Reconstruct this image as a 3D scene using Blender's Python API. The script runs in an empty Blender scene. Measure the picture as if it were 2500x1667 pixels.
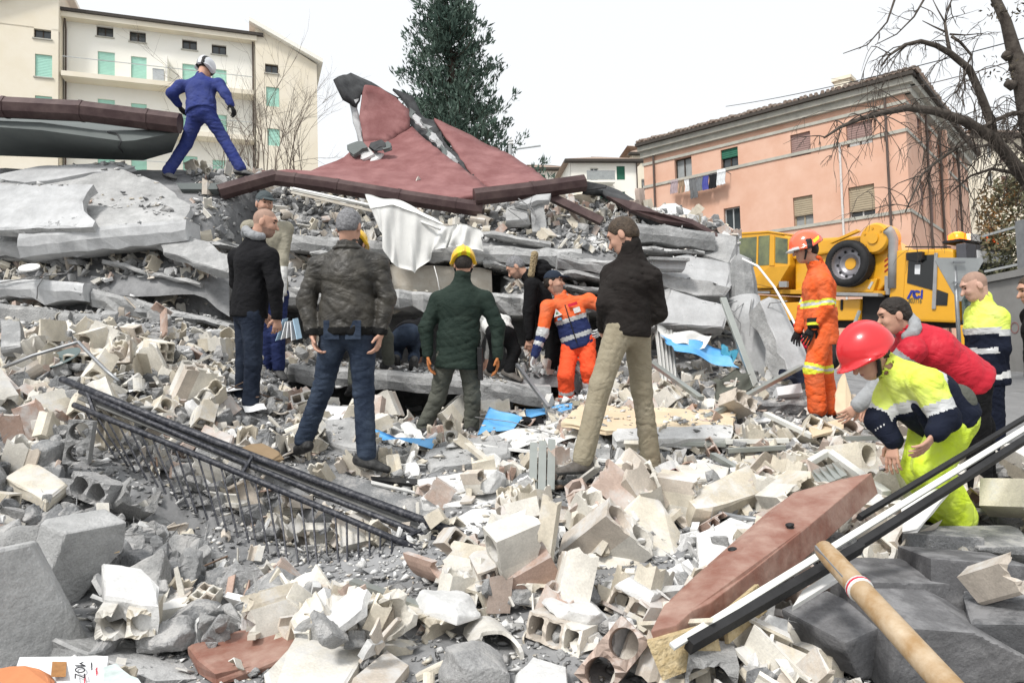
# Collapsed building after an earthquake: rubble field, rescuers, crane truck, houses behind.
import bpy, bmesh, math, random
import numpy as np
from mathutils import Vector, Matrix, noise as mnoise
R = math.radians
rng = np.random.default_rng(7)
random.seed(7)
sc = bpy.context.scene
COL = sc.collection

# ------------------------------------------------------------------ camera
F = 1750.0; CAMZ = 1.6
PITCH = math.atan(81.5 / F); ROLL = R(1.5)
cam_d = bpy.data.cameras.new('camera'); cam = bpy.data.objects.new('camera', cam_d); COL.objects.link(cam)
cam_d.sensor_width = 36; cam_d.lens = 36 * F / 2500; cam_d.clip_start = .05; cam_d.clip_end = 2000
FWD = np.array([0, math.cos(PITCH), math.sin(PITCH)])
UP0 = np.array([0, -math.sin(PITCH), math.cos(PITCH)]); RT0 = np.array([1., 0, 0])
UPV = math.cos(ROLL) * UP0 + math.sin(ROLL) * RT0
RTV = math.cos(ROLL) * RT0 - math.sin(ROLL) * UP0
CAM = np.array([0, 0, CAMZ])
m = Matrix([[RTV[i], UPV[i], -FWD[i], CAM[i]] for i in range(3)] + [[0, 0, 0, 1]])
cam.matrix_world = m
sc.camera = cam

# ------------------------------------------------------------------ sky, sun, exposure
SUN_EL, SUN_AZ = R(52), R(215)          # azimuth clockwise from +Y: behind and to the left of the camera
w = bpy.data.worlds.new('World'); sc.world = w; w.use_nodes = True
nt = w.node_tree; nt.nodes.clear()
sky = nt.nodes.new('ShaderNodeTexSky'); sky.sky_type = 'NISHITA'; sky.sun_disc = False
sky.sun_elevation = SUN_EL; sky.sun_rotation = SUN_AZ; sky.air_density = 1.0; sky.dust_density = 6.0; sky.ozone_density = 1.0
hs = nt.nodes.new('ShaderNodeHueSaturation'); hs.inputs['Saturation'].default_value = .12
ov = nt.nodes.new('ShaderNodeMix'); ov.data_type = 'RGBA'; ov.inputs[0].default_value = .72   # even cloud layer over the clear sky
ov.inputs[7].default_value = (10.6, 10.9, 11.2, 1)
bg = nt.nodes.new('ShaderNodeBackground'); bg.inputs[1].default_value = .112
wo = nt.nodes.new('ShaderNodeOutputWorld')
nt.links.new(sky.outputs[0], hs.inputs['Color']); nt.links.new(hs.outputs[0], ov.inputs[6])
nt.links.new(ov.outputs[2], bg.inputs[0]); nt.links.new(bg.outputs[0], wo.inputs[0])
sd = bpy.data.lights.new('sun', 'SUN'); sun = bpy.data.objects.new('sun', sd); COL.objects.link(sun)
sd.energy = 2.8; sd.angle = R(10); sd.color = (1, .965, .92)
sdir = Vector((math.sin(SUN_AZ) * math.cos(SUN_EL), math.cos(SUN_AZ) * math.cos(SUN_EL), math.sin(SUN_EL)))
sun.rotation_euler = sdir.to_track_quat('Z', 'Y').to_euler(); sun.location = (0, 0, 60)
vs = sc.view_settings; vs.view_transform = 'Standard'; vs.look = 'None'; vs.exposure = 0.08; vs.gamma = 1.0
sc.cycles.use_denoising = True; sc.cycles.max_bounces = 5; sc.cycles.diffuse_bounces = 3; sc.cycles.glossy_bounces = 3
sc.cycles.transmission_bounces = 4; sc.cycles.transparent_max_bounces = 6

# ------------------------------------------------------------------ helpers: points
def P(u, v, d):
    return CAM + RTV * ((u - 1250) / F * d) - UPV * ((v - 833.5) / F * d) + FWD * d
def ray(u, v):
    r = RTV * ((u - 1250) / F) - UPV * ((v - 833.5) / F) + FWD
    return r / np.linalg.norm(r)
def onplane(u, v, p0, n):
    r = ray(u, v); t = np.dot(np.asarray(p0) - CAM, n) / np.dot(r, n); return CAM + r * t
def proj(p):
    q = np.asarray(p) - CAM; d = q @ FWD
    return 1250 + F * (q @ RTV) / d, 833.5 - F * (q @ UPV) / d, d
def nrm(a):
    a = np.asarray(a, float); return a / max(1e-9, np.linalg.norm(a))

# ------------------------------------------------------------------ helpers: objects
def tag(o, label=None, cat=None, group=None, kind=None):
    if label: o['label'] = label
    if cat: o['category'] = cat
    if group: o['group'] = group
    if kind: o['kind'] = kind
    return o
def link(name, me, parent=None):
    o = bpy.data.objects.new(name, me); COL.objects.link(o)
    if parent is not None: o.parent = parent
    return o
def empty(name, loc=(0, 0, 0), label=None, cat=None, group=None):
    o = bpy.data.objects.new(name, None); COL.objects.link(o); o.location = loc; o.empty_display_size = .1
    return tag(o, label, cat, group)
def mesh(name, V, Fc, mats=None, midx=None, smooth=False):
    me = bpy.data.meshes.new(name)
    V = np.asarray(V, dtype=np.float32)
    if isinstance(Fc, np.ndarray):
        nf, k = Fc.shape
        me.vertices.add(len(V)); me.vertices.foreach_set('co', V.ravel())
        me.loops.add(nf * k); me.loops.foreach_set('vertex_index', Fc.astype(np.int32).ravel())
        me.polygons.add(nf); me.polygons.foreach_set('loop_start', np.arange(0, nf * k, k, dtype=np.int32))
        me.update(calc_edges=True)
    else:
        me.from_pydata([tuple(map(float, p)) for p in V], [], [tuple(int(i) for i in f) for f in Fc]); me.update()
    if mats is not None:
        for mm in (mats if isinstance(mats, (list, tuple)) else [mats]): me.materials.append(mm)
    if midx is not None: me.polygons.foreach_set('material_index', np.asarray(midx, dtype=np.int32))
    if smooth: me.polygons.foreach_set('use_smooth', np.ones(len(me.polygons), dtype=bool))
    return me
def obj(name, V, Fc, mats, parent=None, midx=None, smooth=False, center=True):
    """link a mesh; a top-level mesh gets its origin at its base"""
    V = np.asarray(V, float)
    if parent is not None and parent.parent is None and parent.type == 'EMPTY':
        off = np.array(parent.location); V = V - off
        return link(name, mesh(name, V, Fc, mats, midx, smooth), parent)
    if parent is not None:
        off = np.array(parent.location) if parent.parent is None else np.array(parent.parent.location)
        V = V - off
        return link(name, mesh(name, V, Fc, mats, midx, smooth), parent)
    c = np.array([V[:, 0].mean(), V[:, 1].mean(), V[:, 2].min()]) if center else np.zeros(3)
    o = link(name, mesh(name, V - c, Fc, mats, midx, smooth)); o.location = c
    return o
class MB:
    """mesh collector in world coordinates"""
    def __init__(s): s.v = []; s.f = []; s.m = []
    def add(s, V, Fc, mi=0):
        b = len(s.v); s.v += [tuple(map(float, p)) for p in V]; s.f += [tuple(int(i) + b for i in f) for f in Fc]; s.m += [mi] * len(Fc); return s
    def box(s, c, ax, ay, az, mi=0):
        c, ax, ay, az = map(np.asarray, (c, ax, ay, az))
        V = [c + i * ax + j * ay + k * az for k in (-1, 1) for j in (-1, 1) for i in (-1, 1)]
        return s.add(V, [(0, 2, 3, 1), (4, 5, 7, 6), (0, 1, 5, 4), (2, 6, 7, 3), (0, 4, 6, 2), (1, 3, 7, 5)], mi)
    def bar(s, a, b, w, h, up=(0, 0, 1), mi=0):
        a, b = np.asarray(a, float), np.asarray(b, float); d = b - a; l = np.linalg.norm(d); d = d / l
        sd_ = nrm(np.cross(d, up)); u2 = np.cross(sd_, d)
        return s.box((a + b) / 2, d * l / 2, sd_ * w / 2, u2 * h / 2, mi)
    def tube(s, pts, rad, n=6, mi=0, cap=True):
        pts = [np.asarray(p, float) for p in pts]
        if np.isscalar(rad): rad = [rad] * len(pts)
        V = []; ref = np.array([.31, .22, .92])
        for i, p in enumerate(pts):
            t = nrm(pts[min(i + 1, len(pts) - 1)] - pts[max(i - 1, 0)])
            a = nrm(np.cross(t, ref)); b = np.cross(t, a)
            for k in range(n):
                an = 2 * math.pi * k / n; V.append(p + (a * math.cos(an) + b * math.sin(an)) * rad[i])
        Fc = []
        for i in range(len(pts) - 1):
            for k in range(n):
                k2 = (k + 1) % n; Fc.append((i * n + k, i * n + k2, (i + 1) * n + k2, (i + 1) * n + k))
        if cap: Fc.append(tuple(range(n - 1, -1, -1))); Fc.append(tuple((len(pts) - 1) * n + k for k in range(n)))
        return s.add(V, Fc, mi)
    def prism(s, poly, off, mi=0):
        """closed prism: polygon points (world) extruded by vector off"""
        n = len(poly); off = np.asarray(off, float); poly = [np.asarray(p, float) for p in poly]
        V = poly + [p + off for p in poly]
        Fc = [tuple(range(n)), tuple(range(2 * n - 1, n - 1, -1))] + [(i, i + n, (i + 1) % n + n, (i + 1) % n) for i in range(n)]
        return s.add(V, Fc, mi)
    def lathe(s, c, axis, prof, n=20, mi=0, ref=(.3, .2, .9)):
        """prof: (along axis, radius)"""
        c = np.asarray(c, float); t = nrm(axis); a = nrm(np.cross(t, ref)); b = np.cross(t, a); V = []; Fc = []
        for (h, r) in prof:
            for k in range(n):
                an = 2 * math.pi * k / n; V.append(c + t * h + (a * math.cos(an) + b * math.sin(an)) * r)
        for i in range(len(prof) - 1):
            for k in range(n):
                k2 = (k + 1) % n; Fc.append((i * n + k, i * n + k2, (i + 1) * n + k2, (i + 1) * n + k))
        return s.add(V, Fc, mi)
    def build(s, name, mats, parent=None, smooth=False, bevel=0, center=True):
        o = obj(name, np.array(s.v), s.f, mats, parent, s.m, smooth, center)
        if bevel:
            bm = bmesh.new(); bm.from_mesh(o.data)
            bmesh.ops.recalc_face_normals(bm, faces=bm.faces)
            ed = [e for e in bm.edges if e.is_manifold and e.calc_face_angle(0) > .6]
            bmesh.ops.bevel(bm, geom=ed, offset=bevel, segments=2, affect='EDGES', profile=.6)
            bm.to_mesh(o.data); bm.free()
        else: fixn(o.data)
        return o
def fixn(me):
    bm = bmesh.new(); bm.from_mesh(me); bmesh.ops.recalc_face_normals(bm, faces=bm.faces); bm.to_mesh(me); bm.free()

# ------------------------------------------------------------------ helpers: materials
def mat(name, col, rough=.7, metal=0, var=.08, scale=6, bump=.0, bscale=40, col2=None, spec=.3, c2amt=.5, obj_random=False, emis=None, coat=0):
    """principled material with noise variation in object space and fine bump"""
    m_ = bpy.data.materials.new(name); m_.use_nodes = True; t = m_.node_tree; N = t.nodes; L = t.links
    b = N['Principled BSDF']; b.inputs['Roughness'].default_value = rough; b.inputs['Metallic'].default_value = metal
    b.inputs['Specular IOR Level'].default_value = spec; b.inputs['Coat Weight'].default_value = coat
    tc = N.new('ShaderNodeTexCoord')
    n1 = N.new('ShaderNodeTexNoise'); n1.inputs['Scale'].default_value = scale; n1.inputs['Detail'].default_value = 6; n1.inputs['Roughness'].default_value = .62
    L.new(tc.outputs['Object'], n1.inputs['Vector'])
    rp = N.new('ShaderNodeValToRGB'); c = np.array(col[:3])
    c2 = np.array(col2[:3]) if col2 is not None else np.clip(c * (1 + 2.2 * var), 0, 1)
    c1 = c if col2 is not None else np.clip(c * (1 - 2.2 * var), 0, 1)
    rp.color_ramp.elements[0].position = .5 - .28 * (1 if col2 is None else .6); rp.color_ramp.elements[1].position = .5 + .28 * (1 if col2 is None else .6)
    if col2 is not None: rp.color_ramp.elements[0].position += (.5 - c2amt) * .4; rp.color_ramp.elements[1].position += (.5 - c2amt) * .4
    rp.color_ramp.elements[0].color = (*c1, 1); rp.color_ramp.elements[1].color = (*c2, 1)
    L.new(n1.outputs[0], rp.inputs[0]); out = rp.outputs[0]
    if obj_random:
        oi = N.new('ShaderNodeObjectInfo'); hv = N.new('ShaderNodeHueSaturation'); mr = N.new('ShaderNodeMapRange')
        mr.inputs[3].default_value = .82; mr.inputs[4].default_value = 1.15; L.new(oi.outputs['Random'], mr.inputs[0]); L.new(mr.outputs[0], hv.inputs['Value']); L.new(out, hv.inputs['Color']); out = hv.outputs[0]
    L.new(out, b.inputs['Base Color'])
    if bump:
        n2 = N.new('ShaderNodeTexNoise'); n2.inputs['Scale'].default_value = bscale; n2.inputs['Detail'].default_value = 5
        L.new(tc.outputs['Object'], n2.inputs['Vector'])
        bp = N.new('ShaderNodeBump'); bp.inputs['Strength'].default_value = min(1, bump); bp.inputs['Distance'].default_value = .012
        L.new(n2.outputs[0], bp.inputs['Height']); L.new(bp.outputs[0], b.inputs['Normal'])
    if emis: b.inputs['Emission Color'].default_value = (*emis[:3], 1); b.inputs['Emission Strength'].default_value = emis[3]
    return m_
def rubble_mat(name, cols, dust=.35, dustcol=(.50, .49, .475), rough=.9, bump=.5, bscale=45, grain=.25, crack=0., bdist=.01):
    """broken masonry: one tone for each piece (object or island), stains, settled dust with patchy edges, rough break surface"""
    m_ = bpy.data.materials.new(name); m_.use_nodes = True; t = m_.node_tree; N = t.nodes; L = t.links
    b = N['Principled BSDF']; b.inputs['Roughness'].default_value = rough; b.inputs['Specular IOR Level'].default_value = .2
    tc = N.new('ShaderNodeTexCoord'); geo = N.new('ShaderNodeNewGeometry'); oi = N.new('ShaderNodeObjectInfo')
    ad = N.new('ShaderNodeMath'); ad.operation = 'ADD'; L.new(oi.outputs['Random'], ad.inputs[0]); L.new(geo.outputs['Random Per Island'], ad.inputs[1])
    fr = N.new('ShaderNodeMath'); fr.operation = 'FRACT'; L.new(ad.outputs[0], fr.inputs[0])
    rp = N.new('ShaderNodeValToRGB'); rp.color_ramp.interpolation = 'CONSTANT' if len(cols) > 2 else 'LINEAR'
    e = rp.color_ramp.elements
    while len(e) < len(cols): e.new(.5)
    for i, c in enumerate(cols): e[i].position = i / len(cols); e[i].color = (*c, 1)
    L.new(fr.outputs[0], rp.inputs[0])
    n1 = N.new('ShaderNodeTexNoise'); n1.inputs['Scale'].default_value = 9; n1.inputs['Detail'].default_value = 7; n1.inputs['Roughness'].default_value = .66
    L.new(tc.outputs['Object'], n1.inputs['Vector'])
    n3 = N.new('ShaderNodeTexNoise'); n3.inputs['Scale'].default_value = 120; n3.inputs['Detail'].default_value = 3; L.new(tc.outputs['Object'], n3.inputs['Vector'])
    mr = N.new('ShaderNodeMapRange'); mr.inputs[1].default_value = .25; mr.inputs[2].default_value = .75; mr.inputs[3].default_value = 1 - grain; mr.inputs[4].default_value = 1 + grain
    mg = N.new('ShaderNodeMath'); mg.operation = 'MULTIPLY_ADD'; mg.inputs[1].default_value = .45
    L.new(n3.outputs[0], mg.inputs[0])
    mg2 = N.new('ShaderNodeMath'); mg2.operation = 'MULTIPLY'; mg2.inputs[1].default_value = .55; L.new(n1.outputs[0], mg2.inputs[0]); L.new(mg2.outputs[0], mg.inputs[2]); L.new(mg.outputs[0], mr.inputs[0])
    hv = N.new('ShaderNodeHueSaturation'); L.new(rp.outputs[0], hv.inputs['Color']); L.new(mr.outputs[0], hv.inputs['Value'])
    # settled dust: more on faces that look up
    sx = N.new('ShaderNodeSeparateXYZ'); L.new(geo.outputs['Normal'], sx.inputs[0])
    n4 = N.new('ShaderNodeTexNoise'); n4.inputs['Scale'].default_value = 5.5; n4.inputs['Detail'].default_value = 8; n4.inputs['Roughness'].default_value = .7; L.new(tc.outputs['Object'], n4.inputs['Vector'])
    ma = N.new('ShaderNodeMath'); ma.operation = 'MULTIPLY_ADD'; ma.inputs[1].default_value = .12; L.new(sx.outputs[2], ma.inputs[0]); L.new(n4.outputs[0], ma.inputs[2])
    mr2 = N.new('ShaderNodeMapRange'); mr2.inputs[1].default_value = .72 - dust * .5; mr2.inputs[2].default_value = .80 - dust * .35; mr2.inputs[4].default_value = .85; L.new(ma.outputs[0], mr2.inputs[0])
    mx = N.new('ShaderNodeMix'); mx.data_type = 'RGBA'; mx.inputs[7].default_value = (*dustcol, 1); L.new(mr2.outputs[0], mx.inputs[0]); L.new(hv.outputs[0], mx.inputs[6])
    out = mx.outputs[2]
    # broad stains
    n6 = N.new('ShaderNodeTexNoise'); n6.inputs['Scale'].default_value = 1.7; n6.inputs['Detail'].default_value = 9; n6.inputs['Roughness'].default_value = .72; L.new(tc.outputs['Object'], n6.inputs['Vector'])
    r6 = N.new('ShaderNodeMapRange'); r6.inputs[1].default_value = .36; r6.inputs[2].default_value = .66; r6.inputs[3].default_value = .74; r6.inputs[4].default_value = 1.16; L.new(n6.outputs[0], r6.inputs[0])
    h6 = N.new('ShaderNodeHueSaturation'); L.new(out, h6.inputs['Color']); L.new(r6.outputs[0], h6.inputs['Value']); out = h6.outputs[0]
    if crack:
        vo = N.new('ShaderNodeTexVoronoi'); vo.feature = 'DISTANCE_TO_EDGE'; vo.inputs['Scale'].default_value = crack
        wp = N.new('ShaderNodeMix'); wp.data_type = 'RGBA'; wp.blend_type = 'LINEAR_LIGHT'; wp.inputs[0].default_value = .16; L.new(tc.outputs['Object'], wp.inputs[6]); L.new(n1.outputs[1], wp.inputs[7]); L.new(wp.outputs[2], vo.inputs['Vector'])
        rc = N.new('ShaderNodeMapRange'); rc.inputs[1].default_value = .0; rc.inputs[2].default_value = .014; rc.inputs[3].default_value = .3; rc.inputs[4].default_value = 1
        mk_ = N.new('ShaderNodeMapRange'); mk_.inputs[1].default_value = .50; mk_.inputs[2].default_value = .60; mk_.inputs[3].default_value = .05; mk_.inputs[4].default_value = 0; L.new(n6.outputs[0], mk_.inputs[0]); ak = N.new('ShaderNodeMath'); ak.operation = 'ADD'; L.new(vo.outputs['Distance'], ak.inputs[0]); L.new(mk_.outputs[0], ak.inputs[1]); L.new(ak.outputs[0], rc.inputs[0])
        hc = N.new('ShaderNodeHueSaturation'); L.new(out, hc.inputs['Color']); L.new(rc.outputs[0], hc.inputs['Value']); out = hc.outputs[0]
    L.new(out, b.inputs['Base Color'])
    bp = N.new('ShaderNodeBump'); bp.inputs['Strength'].default_value = bump; bp.inputs['Distance'].default_value = bdist
    n2 = N.new('ShaderNodeTexNoise'); n2.inputs['Scale'].default_value = bscale; n2.inputs['Detail'].default_value = 6; n2.inputs['Roughness'].default_value = .65; L.new(tc.outputs['Object'], n2.inputs['Vector'])
    L.new(n2.outputs[0], bp.inputs['Height']); L.new(bp.outputs[0], b.inputs['Normal'])
    return m_
def glass(name, col=(.06, .08, .08), rough=.05):
    m_ = mat(name, col, rough, 0, .05, 1.5, spec=.7); return m_

M = {}
M['clay'] = rubble_mat('clay', [(.66, .61, .51), (.60, .545, .445), (.71, .68, .61), (.62, .595, .54), (.56, .50, .43)], dust=.34, dustcol=(.62, .615, .60), bump=.25, bscale=60)
M['clay_pink'] = rubble_mat('clay_pink', [(.50, .39, .33), (.46, .33, .27), (.53, .43, .37)], dust=.42, dustcol=(.56, .54, .52), bump=.3)
M['concrete'] = rubble_mat('concrete', [(.33, .333, .333), (.27, .275, .278), (.39, .39, .388), (.24, .245, .25), (.36, .36, .355)], dust=.3, bump=.9, bscale=55, grain=.42, bdist=.018)
M['plaster'] = rubble_mat('plaster', [(.70, .70, .69), (.62, .62, .61), (.76, .76, .75)], dust=.15, dustcol=(.52, .52, .51), bump=.45, bscale=35)
M['dust'] = rubble_mat('dust', [(.19, .193, .198), (.23, .232, .235)], dust=.4, dustcol=(.28, .282, .285), bump=1, bscale=14, grain=.35)
M['slab'] = rubble_mat('slab', [(.36, .362, .36), (.30, .304, .304), (.41, .412, .408)], dust=.32, dustcol=(.47, .47, .465), bump=.8, bscale=16, grain=.3, crack=1.1, bdist=.025)
M['slab_white'] = rubble_mat('slab_white', [(.52, .526, .53), (.47, .476, .48)], dust=.2, dustcol=(.45, .45, .45), bump=.5, bscale=18, grain=.14, crack=.8, bdist=.015)
M['brickred'] = rubble_mat('brickred', [(.40, .19, .13), (.45, .22, .15)], dust=.18, dustcol=(.5, .45, .42), bump=.3)
M['wood'] = mat('wood', (.42, .30, .17), .7, 0, .12, 9, .3, 30, col2=(.55, .42, .27))
M['wood_dusty'] = mat('wood_dusty', (.45, .40, .33), .85, 0, .1, 8, .3, 30, col2=(.55, .52, .46))
M['black_metal'] = mat('black_metal', (.028, .03, .038), .5, .3, .2, 45, .2, 60, col2=(.14, .14, .15), c2amt=.22)
M['alu'] = mat('alu', (.42, .44, .41), .38, .75, .06, 5, .05, 30)
M['alu_white'] = mat('alu_white', (.66, .66, .62), .45, 0, .06, 5, .05, 30)
M['steel'] = mat('steel', (.32, .33, .34), .45, .7, .1, 8)
M['rust'] = mat('rust', (.16, .11, .08), .8, .2, .2, 20, .3, 60)
M['wire'] = mat('wire', (.28, .28, .28), .7, .3, .2, 20)
M['maroon'] = mat('maroon', (.185, .070, .068), .7, 0, .1, 2.6, .5, 14, col2=(.30, .145, .14), c2amt=.42)
M['gutter'] = mat('gutter', (.060, .036, .036), .42, .25, .2, 5, .1, 20, col2=(.11, .075, .07), c2amt=.3)
M['tar'] = mat('tar', (.03, .031, .033), .75, 0, .3, 5, .4, 25, col2=(.075, .078, .08), c2amt=.4)
M['soffit'] = mat('soffit', (.115, .13, .128), .8, 0, .08, 2, .2, 30, col2=(.145, .16, .155))
M['white_paint'] = mat('white_paint', (.78, .78, .76), .5, 0, .04, 4)
M['cloth_white'] = mat('cloth_white', (.66, .66, .64), .9, 0, .05, 5, .2, 80)
M['blue_plastic'] = mat('blue_plastic', (.10, .36, .70), .45, 0, .1, 4, .1, 20, col2=(.22, .48, .78), c2amt=.3)
M['paper'] = mat('paper', (.72, .73, .74), .8, 0, .05, 8)
M['rubber'] = mat('rubber', (.022, .022, .023), .75, 0, .2, 9, .2, 30)
# ------------------------------------------------------------------ ground height
LOWER = [  # (u, v, d) on the loose apron of rubble and the street
 (-150,1700,2.4),(60,1690,2.45),(60,1480,2.95),(80,1330,3.45),(60,1180,4.1),(60,1040,4.9),(60,940,5.7),(60,850,6.6),(40,790,7.3),(40,780,7.9),(250,800,7.9),(470,800,8.0),
 (-400,1500,2.8),(-500,1100,4.6),(-500,850,6.4),
 (230,1667,2.5),(260,1520,2.95),(300,1400,3.35),(330,1290,3.9),(300,1180,4.3),(260,1090,4.65),(260,980,5.3),(250,880,6.3),(250,790,7.1),
 (450,1667,2.5),(450,1540,2.95),(450,1440,3.5),(470,1360,3.95),(500,1290,4.25),(480,1160,4.75),(470,1050,5.2),(470,960,5.7),(470,860,6.6),(470,780,7.3),
 (640,1640,2.5),(640,1500,3.05),(640,1420,3.55),(660,1350,4.0),(680,1290,4.3),(690,1180,4.75),(640,1090,5.1),(640,1010,5.9),(660,930,6.7),(670,880,7.3),
 (800,1620,2.5),(800,1500,2.8),(800,1420,3.35),(840,1370,3.75),(860,1250,4.4),(830,1145,4.9),(820,1080,5.6),(800,1020,6.4),
 (1000,1640,2.42),(1000,1520,2.75),(1010,1420,3.15),(1020,1330,3.75),(1030,1240,4.3),(1040,1150,4.95),(1040,1085,5.7),(1030,1040,6.5),
 (1250,1640,2.42),(1250,1500,2.8),(1250,1400,3.2),(1250,1310,3.75),(1250,1210,4.5),(1250,1120,5.2),(1250,1050,6.2),(1270,1000,7.0),(1330,985,7.6),
 (1500,1640,2.42),(1500,1480,2.85),(1500,1370,3.3),(1500,1270,3.9),(1500,1180,4.7),(1500,1100,5.4),(1500,1030,6.3),(1500,975,7.3),(1500,920,8.3),
 (1750,1600,2.55),(1750,1500,2.85),(1750,1370,3.3),(1750,1260,3.9),(1750,1170,4.6),(1750,1090,5.4),(1750,1020,6.4),(1750,960,7.5),(1750,915,8.6),
 (1950,1640,2.55),(1950,1560,2.8),(1950,1440,3.15),(1950,1320,3.7),(1950,1210,4.4),(1950,1110,5.2),(1950,1040,6.4),(1950,965,7.7),(1950,915,9.2),
 (2150,1660,2.6),(2150,1580,2.85),(2150,1460,3.2),(2200,1330,3.75),(2200,1230,4.5),(2200,1130,5.3),(2200,1040,6.8),(2150,960,8.6),(2100,920,10.5),
 (2400,1660,2.6),(2400,1560,2.9),(2400,1420,3.3),(2400,1300,3.9),(2400,1200,4.7),(2400,1110,5.6),(2400,1030,7.2),(2450,960,9.5),(2450,905,13),
 (2700,1500,3.0),(2800,1200,4.6),(2800,1000,7.5),(2700,900,12),(2200,900,15),(1900,905,15),
]
CAVITY = [(760,1050,7.6),(900,1045,7.6),(1050,1045,7.6),(1200,1035,7.6),(760,1040,9.0),(900,1035,9.0),(1050,1035,9.0),(1200,1030,9.0),(1330,985,8.8),
          (1500,905,9.5),(1750,900,10),(1850,905,11)]
UPPER = [(-300,480,8.4),(-300,400,9.5),(30,560,8.3),(40,480,8.8),(200,560,8.2),(200,500,8.8),(330,540,8.4),(330,460,9.2),(450,520,8.6),(430,450,9.4),(600,435,9.8),(520,480,9.3),
 (560,560,8.6),(640,500,9.4),(650,485,9.9),(800,505,9.8),(950,510,9.9),(1150,515,9.9),(1250,510,9.9),(1400,545,9.7),(1550,545,9.8),(1700,575,9.7),(1790,590,9.6),
 (700,575,9.15),(900,580,9.15),(1050,578,9.15),(1200,575,9.15),(1330,590,9.15),(1450,610,9.1),(1600,640,9.1),(1750,650,9.1),(1830,700,9.1),
 (0,400,12),(400,430,12),(800,460,12),(1200,480,12),(1500,540,12),(1750,600,12),(0,500,16),(800,560,16),(1500,650,16),(1900,750,12),(-600,450,12)]
def tps(pts, lam=.004):
    A = np.array([P(*p) for p in pts]); xy = A[:, :2]; z = A[:, 2]; n = len(A)
    r = np.linalg.norm(xy[:, None] - xy[None], axis=2); K = np.where(r > 1e-9, r * r * np.log(np.maximum(r, 1e-9)), 0) + lam * n * np.eye(n)
    Q = np.c_[np.ones(n), xy]; S = np.block([[K, Q], [Q.T, np.zeros((3, 3))]])
    w_ = np.linalg.solve(S, np.r_[z, 0, 0, 0])
    def f(x, y):
        x = np.asarray(x, float); y = np.asarray(y, float); o = w_[n] + w_[n + 1] * x + w_[n + 2] * y
        for i in range(n):
            r2 = (x - xy[i, 0]) ** 2 + (y - xy[i, 1]) ** 2; o = o + w_[i] * .5 * r2 * np.log(np.maximum(r2, 1e-12))
        return o
    return f
f_low = tps(LOWER + CAVITY); f_up = tps(UPPER)
def sstep(a, b, x):
    t = np.clip((x - a) / (b - a), 0, 1); return t * t * (3 - 2 * t)
def snoise(x, y, s, seed=0):
    """cheap smooth noise from rotated sines"""
    r_ = np.random.default_rng(seed); o = 0
    for k in range(7):
        a = r_.uniform(0, 6.283); f = s * r_.uniform(.6, 1.7); o = o + np.sin((x * math.cos(a) + y * math.sin(a)) * f + r_.uniform(0, 6.28) + 1.3 * np.sin((x * math.sin(a) - y * math.cos(a)) * f * .7))
    return o / 7
FAR_Z = 1.45
HOLES = [(720, 1200, 4.6, .22, .3), (840, 1245, 4.45, .24, .36), (960, 1290, 4.3, .22, .3), (430, 1240, 4.25, .16, .3), (600, 1150, 4.75, .18, .2), (1990, 1500, 3.0, .22, .2)]
def height(x, y):
    x = np.asarray(x, float); y = np.asarray(y, float)
    xc = np.clip(x, -8.5, 8.5); yc = np.clip(y, 2.0, 15.5)
    lo = f_low(xc, yc) - .06 * sstep(7.5, 6.5, yc); lo = np.clip(lo, -.1, 3.2)
    up = np.clip(f_up(xc, yc), 1.0, 4.6)
    u = 1250 + F * xc / np.maximum(yc, .5)
    yf = np.interp(u, [-400, 300, 520, 650, 1000, 1400, 1900], [8.45, 8.45, 8.7, 9.9, 10.1, 10.1, 10.1])
    mk_ = sstep(yf - .55, yf + .05, yc) * (1 - sstep(3.0, 3.45, xc)) * (1 - sstep(13.5, 18, y))
    h = lo * (1 - mk_) + up * mk_
    far = np.maximum(sstep(8.5, 13, np.abs(x)), sstep(15.5, 19, y))
    h = h * (1 - far) + FAR_Z * far
    h = h + (1 - far) * (.035 * snoise(x, y, 5, 1) + .02 * snoise(x, y, 14, 2))
    for (hu, hv, hd_, hr_, hdep) in HOLES:
        c = P(hu, hv, hd_); h = h - hdep * np.exp(-(((x - c[0]) / hr_) ** 2 + ((y - c[1]) / (hr_ * .8)) ** 2))
    near = sstep(2.0, .6, y)
    return h * (1 - near) + (h * .0 + .35) * near * (1 - far) + h * near * far
xs = np.r_[[-600, -200, -80, -40, -20], np.arange(-13, 13.01, .075), [20, 40, 80, 200, 600]]
ys = np.r_[[-60, -20, -5, 0, 1], np.arange(1.6, 13.0, .07), np.arange(13, 20, .4), [24, 30, 45, 70, 120, 300, 900]]
GX, GY = np.meshgrid(xs, ys); GZ = height(GX, GY)
nx, ny = len(xs), len(ys)
idx = np.arange(nx * ny).reshape(ny, nx)
Fq = np.stack([idx[:-1, :-1], idx[:-1, 1:], idx[1:, 1:], idx[1:, :-1]], -1).reshape(-1, 4)
go = link('ground', mesh('ground', np.stack([GX, GY, GZ], -1).reshape(-1, 3), Fq, M['dust'], None, True)); tag(go, kind='structure')
def hz(x, y): return float(height(np.array([x]), np.array([y]))[0])
def G(u, v, d0=1.8, d1=16):
    """point on the ground seen at a pixel"""
    d = np.linspace(d0, d1, 600); pts = CAM + np.outer(d, RTV * ((u - 1250) / F) - UPV * ((v - 833.5) / F) + FWD)
    b = pts[:, 2] - height(pts[:, 0], pts[:, 1]); i = np.argmax(b < 0)
    return pts[i] if b[i] < 0 else pts[-1]

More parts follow.
